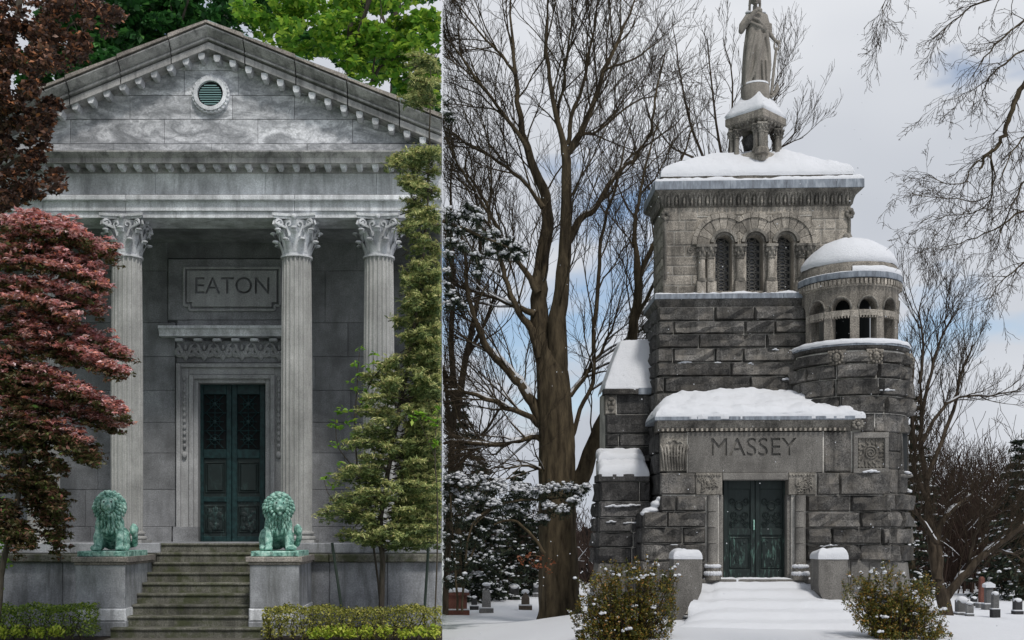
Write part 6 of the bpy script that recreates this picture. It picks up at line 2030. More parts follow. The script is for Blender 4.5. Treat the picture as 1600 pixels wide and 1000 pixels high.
# ---------------- steps under snow and their end posts
stp = thing('snowy_steps', 'snow-covered steps rising to the bronze door between two posts', 'stairs', (X(1190, 23), 23, -.3), rot=ROT)
def steps_h(x, y):
    s = (y-20.6)/(DP-.1-20.6)
    k = s*6.0; fl = math.floor(k); fr = k-fl
    q = (fl + sstep(.45, 1.0, fr))/6.0
    zb = -.55 + (Z(908, DP)+.55)*(.65*q+.35*s)
    return zb
V = []; nx, ny = 60, 90
for j in range(ny+1):
    y = 20.2 + (DP-.10-20.2)*j/ny
    s = (y-20.2)/(DP-20.2)
    xa, xb = X(1100, DP)-.02, X(1276, DP)+.02
    xa -= 2.0*(1-s)**1.3 ; xb += 2.0*(1-s)**1.3
    for i in range(nx+1):
        t = i/nx; x = xa+(xb-xa)*t
        e = min(t, 1-t)*(xb-xa)
        z = steps_h(x, y) + .02*fbm(x*1.5, y*2.5, 4, 3) + .008*fbm(x*6, y*6, 2, 2)
        lip = math.sqrt(max(0, 1-(1-min(1, e/(.35+.9*(1-s))))**2))
        gz = gh(x, y)-.06
        z = gz + max(0.02, (z-gz))*(lip if s < .62 else max(lip, .95))
        if s < .55: x += .05*fbm(x*2, y*2, 8, 2)
        V.append((x, y, z))
m = nx+1
np_mesh('snow', np.array(V), np.array([(j*m+i, j*m+i+1, (j+1)*m+i+1, (j+1)*m+i) for j in range(ny) for i in range(nx)]), M['snow'], stp, True)
v, f = rects([(-.6, 0), (Z(911, DP), 0)], X(1098, DP), X(1278, DP), DP-.12, DP+.2); mk('stair_block', v, f, M['smooth_gr'], stp)
DPo = 23.4
def post(a, b, s, label):
    x0, x1 = X(a, DPo), X(b, DPo)
    t = thing('granite_post', label, 'post', ((x0+x1)/2, DPo, gh((x0+x1)/2, DPo)), 'posts ending the step walls', rot=ROT)
    zt_, zb_ = Z(870, DPo), Z(968, DPo)-.25
    # cheek sweeping down beside the steps
    inx, otx = (x1, x0) if s > 0 else (x0, x1)
    sw = [(otx, zb_), (otx, zt_), (inx, zt_), (inx, Z(915, DPo)), (inx-s*.02, Z(925, DPo)), (inx-s*.10, Z(938, DPo)), (inx-s*.28, Z(950, DPo)), (inx-s*.42, Z(966, DPo)), (inx-s*.46, zb_)]
    if s < 0: pass
    mb = MB(); poly = sw if s < 0 else sw[::-1]
    mb.prism_xz(poly[::-1] if False else poly, DPo, DPo+.6)
    o = mb.build('post_body', M['smooth_gr'], t)
    bm = bmesh.new(); bm.from_mesh(o.data); bmesh.ops.recalc_face_normals(bm, faces=bm.faces); bm.to_mesh(o.data); bm.free()
    snowcap(t, x0-.01, x1+.01, DPo-.01, DPo+.6, lambda x, y: zt_-.004, .17, n=(16, 20), lip=.15, wav=.012, seed=a)
post(1062, 1106, 1, 'snow-capped granite post left of the winter steps')
post(1286, 1331, -1, 'snow-capped granite post right of the winter steps')

# ================================================================== winter trees
rt = random.Random(77)
def twiggy(lines, base_lines, rs, per=6, length=1.6, r=.02, lev=2, kids=(5, 4, 3), up=.35, spread=.55, clip=1, from_t=.25, wig=.14, rmin=.004, lens=.55):
    """side branches sprouting along given limbs"""
    for pts, rad in base_lines:
        n = len(pts)-1
        for k in range(per):
            t = from_t + (1-from_t)*(k+rs.random())/per
            i = min(n-1, int(t*n)); q = pts[i].lerp(pts[i+1], t*n-i)
            ax = (pts[i+1]-pts[i]).normalized()
            o = ax.orthogonal().normalized(); o.rotate(Matrix.Rotation(rs.random()*2*math.pi, 3, ax))
            d = (ax + o*spread*(.7+.7*rs.random()) + Vector((0, 0, up*rs.random()))).normalized()
            grow(q, d, length*(.6+.8*rs.random())*(1-.3*t), min(r, rad[i]*.6), 0, lev, lines, rs, spread, up, 5, kids, lens, clip, wig, rmin)

def split(lines, thr):
    return [l for l in lines if l[1][0] >= thr], [l for l in lines if l[1][0] < thr]

# the big bare tree left of the tomb
Db = 29.0
bt = thing('bare_maple', 'large bare many-stemmed tree left of the tower', 'tree', (X(875, Db), Db, gh(X(875, Db), Db)))
TR_ = [(874, 990, 46), (875, 970, 37), (874, 948, 31.5), (873, 880, 28.5), (871, 780, 27.5), (869, 680, 27), (865, 615, 26.5), (862, 580, 23), (858, 550, 15), (856, 530, 6)]
L1 = [
 [(862, 650, 20), (856, 590, 20), (846, 520, 17.5), (841, 468, 14.5), (846, 420, 12.5), (853, 360, 11), (853, 317, 9.5), (842, 280, 8), (822, 231, 6.5), (809, 158, 5), (804, 109, 4), (800, 50, 2.6), (794, -20, 1.2)],
 [(872, 660, 19), (870, 590, 19), (870, 520, 16.5), (875, 450, 13), (884, 378, 11), (884, 315, 9.5), (885, 250, 8), (878, 215, 6), (868, 178, 5), (858, 120, 4), (855, 60, 3), (856, -10, 1.5)],
 [(885, 240, 7), (898, 222, 6.5), (924, 172, 5.5), (944, 109, 4.5), (964, 70, 3.5), (984, 20, 2.2), (1000, -30, 1)],
 [(888, 225, 5), (893, 185, 4.2), (911, 132, 3.5), (921, 82, 2.8), (932, 20, 1.8), (936, -30, .8)],
 [(884, 385, 8), (905, 345, 6.5), (931, 323, 5.5), (960, 274, 4.5), (987, 250, 3.8), (1017, 204, 3), (1024, 150, 2), (1040, 80, 1)],
 [(885, 770, 18), (908, 745, 15), (922, 708, 13), (938, 668, 11.5), (962, 600, 10), (985, 535, 9), (994, 480, 8), (998, 429, 7.2), (993, 390, 5), (992, 350, 4), (1000, 300, 3), (1012, 240, 2), (1030, 190, 1)],
 [(998, 432, 6), (1012, 400, 5.2), (1024, 375, 4.5), (1036, 330, 3.5), (1060, 260, 2.2), (1085, 190, 1.2)],
 [(990, 505, 5), (1010, 470, 4), (1026, 430, 3)],
 [(854, 672, 8), (830, 652, 6), (800, 640, 5), (772, 628, 4.5), (728, 612, 3.8), (693, 609, 3)],
 [(852, 690, 7), (830, 684, 5), (800, 692, 4.3), (772, 696, 4), (735, 691, 3.4), (693, 693, 2.6)],
 [(848, 660, 12), (832, 630, 9.5), (816, 605, 8.5), (800, 588, 8), (775, 560, 7), (757, 535, 6.2), (740, 495, 5.2), (730, 450, 4.2), (726, 400, 3.2), (715, 340, 2)],
 [(846, 560, 9), (830, 515, 7), (812, 488, 6), (792, 444, 5), (782, 408, 4.4), (768, 360, 3.8), (757, 322, 3.3), (738, 292, 2.8), (715, 255, 2.2), (694, 214, 1.5)],
 [(838, 492, 7), (815, 482, 5), (790, 472, 4.4), (755, 460, 3.6), (720, 449, 2.8), (694, 444, 2)],
 [(840, 458, 7), (820, 425, 5.4), (800, 396, 4.6), (782, 366, 4), (765, 330, 3.4), (746, 295, 2.8), (725, 262, 2)],
 [(848, 325, 6), (828, 295, 4.6), (805, 271, 4), (766, 244, 3.2), (723, 221, 2.4), (694, 198, 1.6)],
 [(824, 235, 5), (800, 196, 4), (779, 168, 3.4), (746, 125, 2.8), (713, 79, 2), (694, 58, 1.4)],
 [(808, 118, 3.6), (785, 88, 2.8), (759, 62, 2.2), (720, 14, 1.4), (705, -10, .8)],
 [(866, 182, 3.6), (880, 140, 3), (884, 95, 2.4), (892, 40, 1.6), (896, -20, .8)],
 [(944, 112, 3), (970, 100, 2.4), (1000, 88, 1.8), (1035, 60, 1)],
 [(900, 215, 4), (925, 208, 3), (955, 190, 2.4), (990, 160, 1.8), (1030, 150, 1)],
 [(893, 690, 5), (905, 640, 4.4), (926, 597, 4.2), (929, 510, 4.4), (935, 435, 4), (938, 375, 3.5), (950, 330, 3), (962, 290, 2.4), (975, 230, 1.6), (990, 180, .8)],
 [(884, 620, 6), (905, 600, 5), (922, 575, 4), (945, 540, 3), (960, 500, 2), (975, 440, 1)],
 [(866, 760, 4), (845, 735, 3), (815, 728, 2.4), (780, 730, 1.6), (760, 735, .8)],
]
limbs = [refine(px_line([(q[0], q[1], q[2]*(.92 if q[2] > 6 else .8)) for q in l], Db, rt.uniform(-1.6, 1.8)), 3, .02, rt) for l in L1]
trunk = [refine(px_line(TR_, Db), 2, .01, rt)]
tw = []
twiggy(tw, limbs, rt, 13, 2.9, .030, 2, (9, 6), .22, .60, 1, .16, .15, .0048, .55)
tw = [l for l in tw if not any(CX + q.x/q.y*F > 1012 and q.y < 28.2 for q in l[0])]
big, small = split(tw, .018)
def furrowed(name, line, mat, parent, n=44, amp=.05):
    pts, rad = refine(line, 5)
    V = []; L = len(pts)
    for i, q in enumerate(pts):
        for k_ in range(n):
            a = 2*math.pi*k_/n
            w = fbm(math.cos(a)*3.2, math.sin(a)*3.2, q.z*.35, 3); w2 = fbm(math.cos(a)*9, math.sin(a)*9, q.z*.9, 2)
            r_ = rad[i]*(1 + .10*w) + amp*w2*min(1, rad[i]*3)
            V.append((q.x + r_*math.cos(a), q.y + r_*math.sin(a), q.z))
    return np_mesh(name, np.array(V), np.array([(i*n+k_, i*n+(k_+1) % n, (i+1)*n+(k_+1) % n, (i+1)*n+k_) for i in range(L-1) for k_ in range(n)]), mat, parent, True)
furrowed('trunk', px_line(TR_, Db), M['wbark'], bt)
branches_mesh('limbs', limbs, M['wbark'], bt, clip=1)
branches_mesh('branches', big, M['wbark'], bt, clip=1)
branches_mesh('twigs', small, M['twig'], bt, clip=1)
snow_on('snow', [limbs[i] for i in (4, 5, 6, 8, 9, 10, 11, 12, 13, 14, 20, 21, 22)] + [b for b in big if b[0][0].z < 9], bt, .018, 1, .75, .8, .87, .85)
# rust leaves clinging low on the trunk
C = px_clumps([(835, 868, 18, 6), (815, 876, 10, 4), (856, 884, 10, 10), (840, 880, 14, 6)], 28.3, 10, .1, .1, 3)
leafmesh('dry_leaves', C, .10, M['rust_leaf'], bt, .5, .2, clip=1)
branches_mesh('low_branch', [refine(px_line([(850, 865, 3), (838, 845, 2.6), (820, 825, 2.2), (800, 812, 2), (772, 820, 1.4)], 28.5), 3, .01), refine(px_line([(846, 872, 1.6), (830, 868, 1), (808, 880, .5)], 28.4), 3, .01)], M['wbark'], bt)

def bare_tree(name, label, D, trunk, limbs_px, per, length, rs, mat_t='wbark_d', lev=2, r=.03, up=.45, snow=True, group=None, wobble=.012, kids=(5, 4, 3), rmin=.005, thr=.016, snow_min=.02, rsc=1.0):
    x0 = X(trunk[0][0], D)
    t = thing(name, label, 'tree', (x0, D, gh(max(0, x0), D)), group)
    tr = [refine(px_line(trunk, D), 3, wobble, rs)]
    lb = [refine(px_line([(q[0], q[1], q[2]*rsc) for q in l], D, rs.uniform(-1.2, 1.2)), 3, wobble, rs) for l in limbs_px]
    tw = []
    twiggy(tw, lb, rs, per, length, r, lev, kids, up, .55, 1, .15, .14, rmin)
    bg, sm = split(tw, thr)
    branches_mesh('trunk', tr + lb, M[mat_t], t, clip=1)
    branches_mesh('branches', bg + sm, M['twig'], t, clip=1)
    if snow: snow_on('snow', lb + bg, t, snow_min, 1, .7, .8, .85, .8)
    return t
# second bare tree behind the first, left edge
bare_tree('bare_tree', 'thin bare tree standing at the left edge of the winter view', 32, [(697, 960, 5), (702, 800, 5), (710, 640, 5)],
          [[(712, 650, 6), (728, 560, 5), (745, 470, 4), (750, 380, 3), (742, 300, 1.6)], [(712, 640, 6), (704, 540, 4.5), (708, 440, 3.2), (704, 330, 2), (708, 220, 1)], [(706, 740, 4), (745, 690, 3), (775, 650, 2), (800, 600, 1)], [(708, 700, 4), (700, 640, 3), (694, 580, 1.6)], [(728, 560, 4), (760, 500, 3), (780, 440, 1.6)]], 9, 1.9, random.Random(5))
# tree behind the tower, showing above its roof on the right
bare_tree('bare_tree', 'bare tree rising behind the tower roof beside the statue', 34, [(1150, 960, 12), (1150, 600, 10), (1148, 420, 8)],
          [[(1148, 420, 8), (1125, 330, 6), (1100, 250, 4.6), (1075, 180, 3.4), (1060, 100, 2.2), (1050, 30, 1)], [(1150, 400, 7), (1160, 300, 5.4), (1175, 220, 4), (1200, 170, 3), (1225, 130, 1.6)], [(1150, 380, 6), (1130, 260, 4.6), (1115, 160, 3.2), (1105, 60, 1.6)], [(1160, 300, 5), (1190, 250, 3.6), (1230, 225, 2.2), (1255, 215, 1)], [(1135, 290, 5), (1090, 250, 4), (1050, 230, 2.6), (1020, 190, 1.2)], [(1150, 350, 5), (1140, 240, 4), (1145, 130, 2.6), (1130, 60, 1.2)], [(1200, 172, 2.6), (1215, 120, 1.6), (1240, 90, .6)]], 10, 1.7, random.Random(15), snow=False, up=.5, rsc=.5, r=.02)
# tree on the right of the tomb
bare_tree('bare_tree', 'spreading snow-lined bare tree right of the turret', 30, [(1480, 985, 12), (1476, 950, 10.5), (1470, 920, 10)],
          [[(1470, 925, 9), (1462, 890, 8), (1456, 850, 6.5), (1452, 810, 5.5), (1448, 760, 4.6), (1440, 700, 3.6), (1440, 640, 2.4), (1436, 580, 1.2)],
           [(1466, 905, 7), (1468, 870, 6), (1464, 840, 5.4), (1472, 815, 4.6), (1488, 795, 4), (1502, 786, 3), (1520, 770, 1.6)],
           [(1478, 935, 7), (1492, 915, 6.5), (1512, 893, 6), (1535, 868, 5.4), (1560, 850, 4.6), (1585, 832, 4), (1612, 812, 3)],
           [(1535, 868, 4), (1552, 860, 3), (1580, 866, 2), (1600, 875, 1.2)],
           [(1450, 780, 4), (1430, 740, 3.4), (1428, 690, 2.8), (1424, 630, 2), (1428, 560, 1.2)],
           [(1464, 850, 4), (1445, 820, 3.4), (1428, 795, 2.6), (1420, 780, 1.6)],
           [(1448, 750, 4), (1470, 690, 3.4), (1490, 640, 2.8), (1500, 590, 2.2), (1520, 540, 1.2)],
           [(1442, 690, 3.4), (1470, 640, 2.6), (1500, 620, 2.2), (1545, 618, 1.6), (1590, 610, .8)],
           [(1440, 650, 3), (1455, 580, 2.4), (1470, 530, 1.8), (1490, 490, .8)],
           [(1436, 600, 2.6), (1442, 540, 2), (1436, 490, 1.2), (1442, 465, .6)],
           [(1510, 893, 3), (1520, 850, 2.4), (1535, 815, 1.6), (1560, 780, .8)]], 13, 1.7, random.Random(25), r=.02, up=.4, kids=(7, 5), rmin=.0045)
# boughs hanging in from a tree beyond the right edge
hb = thing('overhanging_tree', 'bare tree branches hanging in at the upper right corner', 'tree', (X(1760, 15), 15, gh(X(1760, 15), 15)))
Dh = 15.0
HL = [[(1760, 1010, 18), (1750, 600, 16), (1720, 250, 12), (1690, 60, 8), (1660, -80, 5)],
      [(1718, 250, 8), (1660, 120, 6), (1625, 100, 5), (1600, 132, 4.4), (1582, 172, 3.8), (1570, 205, 3.4), (1558, 228, 3), (1542, 242, 2.6), (1531, 264, 1.6)],
      [(1690, 60, 4), (1640, -20, 3), (1580, -10, 2), (1520, 10, 1.4), (1482, 40, 1), (1456, 62, .5)],
      [(1680, 20, 4), (1630, 20, 2.6), (1590, 40, 1.8), (1545, 80, 1.2), (1520, 120, .6)],
      [(1536, 248, 1.6), (1516, 262, 1.2), (1510, 285, 1), (1470, 286, .8), (1448, 272, .4)],
      [(1545, 242, 1.6), (1550, 275, 1.3), (1540, 310, 1), (1480, 310, .8), (1420, 302, .4)],
      [(1548, 240, 1.6), (1552, 290, 1.2), (1530, 330, 1), (1480, 335, .7), (1440, 345, .4)],
      [(1720, 300, 4), (1650, 300, 2.6), (1600, 330, 1.8), (1550, 360, 1.2), (1500, 380, .8), (1462, 388, .4)],
      [(1700, 340, 3), (1640, 380, 2), (1590, 420, 1.4), (1560, 445, .8), (1540, 470, .4)],
      [(1640, -10, 2), (1560, -30, 1.4), (1440, -40, 1), (1395, -10, .8), (1378, 20, .6), (1376, 60, .3)],
      [(1660, 90, 3), (1600, 80, 2), (1560, 110, 1.4), (1520, 140, .8), (1470, 160, .4)],
      [(1700, 200, 3), (1620, 200, 2), (1580, 240, 1.2), (1560, 300, .6)], [(1700, 280, 3), (1620, 270, 2), (1580, 320, 1.2), (1550, 400, .6)]]
lb = [refine(px_line(l, Dh, rt.uniform(-.4, .4)), 4, .012, rt) for l in HL]
tw = []
rs_h = random.Random(31)
twiggy(tw, lb[1:], rs_h, 17, .66, .007, 2, (5, 3, 2), -.25, .7, 1, .35, .2, .0025, .5)
C_ = [l for l in tw]
branches_mesh('trunk', lb, M['wbark'], hb); branches_mesh('twigs', C_, M['twig'], hb)

# ---------------- snow-laden evergreens
def snow_tufts(name, C, r, parent, clip=1, flat=.55):
    C = np.asarray(C)
    C = C[C[:, 0] > r*.6] if clip else C
    base = MB().ball((0, 0, 0), 1.0, 6, 4)
    bv = np.array(base.v); bf = np.array(base.f)
    n = len(C); s = r*nrs.uniform(.5, 1.35, n)
    V = C[:, None, :] + bv[None]*(s[:, None, None]*np.array([1.15, 1.15, flat])) + nrs.normal(0, .12, (n, len(bv), 3))*s[:, None, None]
    V[:, :, 0] = np.maximum(V[:, :, 0], 0)
    Fq = (bf[None] + (np.arange(n)*len(bv))[:, None, None]).reshape(-1, 4)
    o = np_mesh(name, V.reshape(-1, 3), Fq, M['snow'], parent, True); o['kind'] = 'stuff'
    return o
def spruce(label, px, D, h, rad, seed, snow=.5, group='dark spruces behind the graves'):
    rs = random.Random(seed); x = X(px, D); z0 = gh(max(0, x), D)-.05
    t = thing('spruce_tree', label, 'tree', (x, D, z0), group)
    pts = []; dirs = []; sn = []; lines = [([Vector((x, D, z0)), Vector((x, D, z0+h*.5)), Vector((x, D, z0+h))], [.16*h/8, .1*h/8, .01])]
    zz = .04*h
    while zz < h*.98:
        rr = rad*(1-zz/h)**.8*rs.uniform(.75, 1.1)+.1
        for k in range(rs.randint(6, 8)):
            a = rs.uniform(0, 6.283); d = Vector((math.cos(a), math.sin(a), 0)); L = rr*rs.uniform(.75, 1.1)
            p0 = Vector((x, D, z0+zz)); p1 = p0 + d*L*.55 + Vector((0, 0, -.10*L)); p2 = p0 + d*L + Vector((0, 0, -.22*L))
            if p1.x > 0: lines.append(([p0, p1, p2], [.02, .014, .004]))
            n = int(26*L)+8
            for _ in range(n):
                tt = rs.random()**.7; q = p0.lerp(p1, tt*2) if tt < .5 else p1.lerp(p2, tt*2-1)
                w = L*.16*(1.15-tt)+.05
                o = Vector((rs.gauss(0, w), rs.gauss(0, w), -abs(rs.gauss(0, .09))))
                pts.append(tuple(q+o)); dirs.append((d.x, d.y, -.45))
                if rs.random() < snow*.30 and tt > .25: sn.append(tuple(q + Vector((o.x*.7, o.y*.7, .035))))
        zz += h*.045
    leafmesh('needles', np.array(pts), .24, M['spruce'], t, .3, .1, dirs=np.array(dirs), clip=1, jitter=.5)
    branches_mesh('trunk', lines, M['wbark'], t, clip=1)
    if sn: snow_tufts('snow', sn, .062, t, flat=.4)
spruce('tall dark spruce at the left edge behind the graves', 716, 40, 8.3, 2.2, 1, .5)
spruce('dark spruce between the left edge and the bare tree trunk', 752, 41, 5.6, 1.7, 2, .8)
spruce('low dark spruce just left of the bare tree trunk', 812, 44, 5.4, 2.0, 3, .35)
spruce('dark spruce at the far right edge behind the graves', 1596, 42, 6.6, 2.0, 4, .3)
spruce('small dark spruce beside the turret, behind the right bare tree', 1424, 44, 8.6, 1.5, 6, .5)
spruce('dark spruce behind the tower, left of its window stage', 1016, 36, 10.6, 1.6, 8, .3, 'dark spruces behind the graves')

# pine bough reaching in from the left edge
pb = thing('pine_bough', 'snow-dusted pine bough reaching in at the left edge', 'branch', P(693, 345, 19))
def pine_cluster(lst, D, parent, nm='needles', den=60, size=.20, snowp=.35):
    pts = []; dirs = []; sn = []
    for (px, py, r) in lst:
        c = P(px, py, D+rt.uniform(-.2, .2)); rr = r*D/F
        for _ in range(int(den)):
            d = Vector((rt.gauss(0, 1), rt.gauss(0, 1), rt.gauss(0, .8))).normalized()
            pts.append(tuple(c+d*rr*.55)); dirs.append(tuple(d))
        for _ in range(int(den*snowp)):
            d = Vector((rt.gauss(0, .7), rt.gauss(0, .7), abs(rt.gauss(.4, .5)))).normalized()
            sn.append(tuple(c+d*rr*rt.uniform(.4, .85)))
    leafmesh(nm, np.array(pts), size, M['spruce'], parent, .13, 0, dirs=np.array(dirs), clip=1, jitter=.15)
    snow_tufts('snow', sn, .028, parent, flat=.7)
pine_cluster([(697, 335, 16), (712, 342, 16), (728, 338, 15), (744, 345, 15), (700, 360, 17), (720, 362, 16), (740, 366, 15), (758, 372, 15), (772, 366, 13), (778, 384, 14), (794, 380, 14), (806, 388, 13), (818, 394, 11), (808, 402, 10), (788, 398, 12), (705, 382, 14), (722, 386, 12), (742, 400, 11), (750, 416, 11), (745, 428, 8), (764, 395, 11), (732, 322, 10), (746, 330, 9), (700, 400, 12)], 19, pb)
pine_cluster([(694, 445, 11), (704, 460, 12), (714, 470, 10), (700, 478, 10), (697, 425, 9), (722, 478, 8), (695, 160, 9), (697, 178, 9), (703, 185, 6)], 19, pb)
branches_mesh('limb', [refine(px_line([(691.5, 345, 3), (730, 360, 2.4), (775, 378, 1.8), (818, 395, .8)], 19), 3, .006), refine(px_line([(720, 358, 1.6), (742, 400, 1.2), (748, 428, .5)], 19), 3, .006), refine(px_line([(691.5, 440, 1.6), (706, 462, 1), (722, 478, .5)], 19), 3, .006)], M['wbark'], pb, clip=1)
# snowy evergreen shrub branches in front of the trunk
ys = thing('snowy_yew', 'snow-heaped evergreen branches in front of the big trunk', 'shrub', (X(720, 26.2), 26.2, gh(X(720, 26.2), 26.2)))
SY = [(700, 755, 16), (715, 748, 14), (730, 760, 17), (748, 752, 15), (765, 765, 17), (780, 760, 14), (795, 772, 17), (812, 768, 16), (828, 775, 16), (845, 770, 15), (862, 765, 15), (878, 768, 16), (893, 764, 14), (906, 770, 13), (915, 762, 8), (705, 775, 15), (725, 785, 16), (745, 780, 15), (775, 790, 14), (800, 795, 14), (860, 795, 15), (880, 800, 13), (850, 812, 10), (895, 785, 12), (700, 800, 14), (720, 815, 14), (742, 812, 13), (700, 840, 15), (720, 850, 14), (745, 848, 12), (755, 830, 11), (765, 870, 10), (735, 880, 12), (705, 880, 14), (700, 910, 14), (725, 905, 12)]
pts = []; dirs = []; sn = []
for (px, py, r) in SY:
    c = P(px, py, 26.2+rt.uniform(-.35, .35)); rr = r*26.2/F
    for _ in range(150):
        d = Vector((rt.gauss(0, 1), rt.gauss(0, 1), rt.gauss(-.25, .9))).normalized()
        pts.append(tuple(c+d*rr*rt.uniform(.4, 1.1))); dirs.append((d.x, d.y, d.z-.3))
    ns = 34 if py < 815 else 6
    for _ in range(ns):
        d = Vector((rt.gauss(0, .8), rt.gauss(0, .8), abs(rt.gauss(.5, .5)))).normalized()
        sn.append(tuple(c+d*rr*rt.uniform(.5, .95)))
leafmesh('needles', np.array(pts), .085, M['spruce'], ys, .35, 0, dirs=np.array(dirs), clip=1)
snow_tufts('snow', sn, .044, ys, flat=.6)
branches_mesh('stems', [refine(px_line(l, 26.3), 3, .01) for l in ([(722, 955, 2), (725, 900, 1.8), (740, 820, 1.6), (790, 785, 2), (860, 780, 1.4), (905, 772, .6)], [(715, 955, 2), (710, 880, 1.8), (705, 800, 1.4), (702, 760, 1)], [(725, 900, 2.4), (745, 850, 1.6), (765, 830, .8)], [(740, 820, 2), (780, 790, 1.4), (830, 780, .8)])], M['wbark'], ys, clip=1)

# far wood: a mass of brushwood and thin trunks beyond the graves
fw = thing('far_wood', 'brown mass of bare brushwood beyond the graves', 'wood', (14, 52, -1.2), kind='stuff')
lines = []; rs = random.Random(41)
snl = []
for k in range(1500):
    x = rs.uniform(.1, 34) if k < 1000 else rs.uniform(19, 34); y = rs.uniform(45, 64)
    px = CX + x/y*F
    hmax = 4.4 + 1.4*fbm(x*.25, 3, 1, 2)
    if 955 < px < 1395 and rs.random() < .8: continue
    if px > 1400: hmax += 2.6
    h = hmax*rs.uniform(.55, 1.0); z0 = -1.5
    p = Vector((x, y, z0)); o = []
    grow(p, Vector((rs.gauss(0, .18), rs.gauss(0, .1), 1)), h, rs.uniform(.018, .05), 0, 2, o, rs, .7, .25, 5, (5, 3), .42, 1, .12, .011, .2)
    lines += o
    for l in o:
        if abs((l[0][-1]-l[0][0]).normalized().z) < .75 and rs.random() < .22: snl.append(l)
branches_mesh('brushwood', lines, M['twig_far'], fw, clip=1)
snow_on('snow', snl, fw, .008, 1, .9, .9, .9, .9)
MBK = []
for k in range(3000):
    x = rs.uniform(.1, 40); y = rs.uniform(58, 70); MBK.append((x, y, rs.uniform(-1.6, 1.6 + 1.3*fbm(x*.3, 5, 2, 2) + (1.2 if x/y*F > 790 else 0))))
leafmesh('undergrowth', np.array(MBK), 1.1, leaf_mat('brown_undergrowth', [(0, (.012, .010, .009)), (1, (.035, .025, .02))], .0, .9), fw, .7, 0, clip=1)

# ---------------- front shrubs
def box_shrub(label, blobs, D, seed):
    rs = random.Random(seed); px = sum(b[0] for b in blobs)/len(blobs); x = X(px, D); z0 = gh(x, D)
    t = thing('evergreen_shrub', label, 'shrub', (x, D, z0), 'evergreen shrubs flanking the winter steps')
    pts = []; dirs = []; sn = []; lines = []
    for (bxp, byp, rx, ry) in blobs:
        for _ in range(int(rx*ry/9)):
            a = rs.uniform(0, 6.283); q = math.sqrt(rs.random())
            c = P(bxp+rx*q*math.cos(a), byp+ry*q*math.sin(a), D+rs.uniform(-.35, .35))
            up = Vector((rs.gauss(0, .35)+.25*math.cos(a), rs.gauss(-.1, .35), 1)).normalized()
            for _ in range(17):
                tt = rs.random(); d = Vector((rs.gauss(0, 1), rs.gauss(0, 1), rs.gauss(.5, .6))).normalized()
                pts.append(tuple(c + up*(tt-.5)*.16 + d*.035)); dirs.append(tuple(d + up*.8))
            if rs.random() < (.075 if math.sin(a)*q < -.25 else .012):
                for _ in range(rs.randint(3, 9)): sn.append(tuple(c + up*.085 + Vector((rs.gauss(0, .04), rs.gauss(0, .04), rs.gauss(0, .010)))))
            if rs.random() < .3 and c.z > z0+.15:
                b0 = Vector((x+(c.x-x)*.25, D+(c.y-D)*.3, z0)); lines.append(([b0, b0.lerp(c, .5)+Vector((rs.gauss(0, .04), 0, 0)), c], [.012, .008, .004]))
    for _ in range(70):
        bxp, byp, rx, ry = rs.choice(blobs); a = rs.uniform(-3.0, -.15)
        c = P(bxp+rx*math.cos(a), byp+ry*math.sin(a), D+rs.uniform(-.3, .3))
        up = Vector((.45*math.cos(a)+rs.gauss(0, .2), rs.gauss(-.1, .2), 1)).normalized(); Ls = rs.uniform(.12, .30)
        lines.append(([c-up*.1, c, c+up*Ls], [.006, .005, .003]))
        for _ in range(24):
            tt = rs.random(); d = Vector((rs.gauss(0, 1), rs.gauss(0, 1), rs.gauss(.7, .5))).normalized()
            pts.append(tuple(c + up*tt*Ls + d*.03)); dirs.append(tuple(d + up*.8))
        if rs.random() < .3:
            for _ in range(3): sn.append(tuple(c + up*Ls*rs.uniform(.5, 1) + Vector((rs.gauss(0, .02), rs.gauss(0, .02), .02))))
    leafmesh('leaves', np.array(pts), .05, M['box_leaf'], t, .5, .1, dirs=np.array(dirs), jitter=.3)
    snow_tufts('snow', sn, .026, t, flat=.7)
    branches_mesh('stems', lines, M['twig'], t)
box_shrub('dark green evergreen shrub dusted with snow left of the winter steps', [(940, 945, 38, 45), (985, 925, 40, 35), (1025, 935, 32, 32), (970, 970, 55, 40), (1015, 975, 38, 30), (925, 985, 30, 28), (960, 903, 9, 9), (985, 893, 8, 8), (1010, 898, 14, 8), (1042, 912, 12, 12), (960, 1000, 50, 24), (1010, 998, 36, 22)], 20.3, 3)
box_shrub('gold-tinged evergreen shrub dusted with snow right of the winter steps', [(1345, 935, 30, 26), (1385, 935, 40, 28), (1425, 940, 34, 28), (1400, 970, 55, 34), (1445, 975, 28, 36), (1370, 965, 36, 30), (1385, 905, 9, 7), (1350, 912, 14, 8), (1440, 920, 10, 12), (1465, 1000, 22, 14), (1420, 1000, 44, 22), (1385, 990, 30, 20)], 20.3, 4)

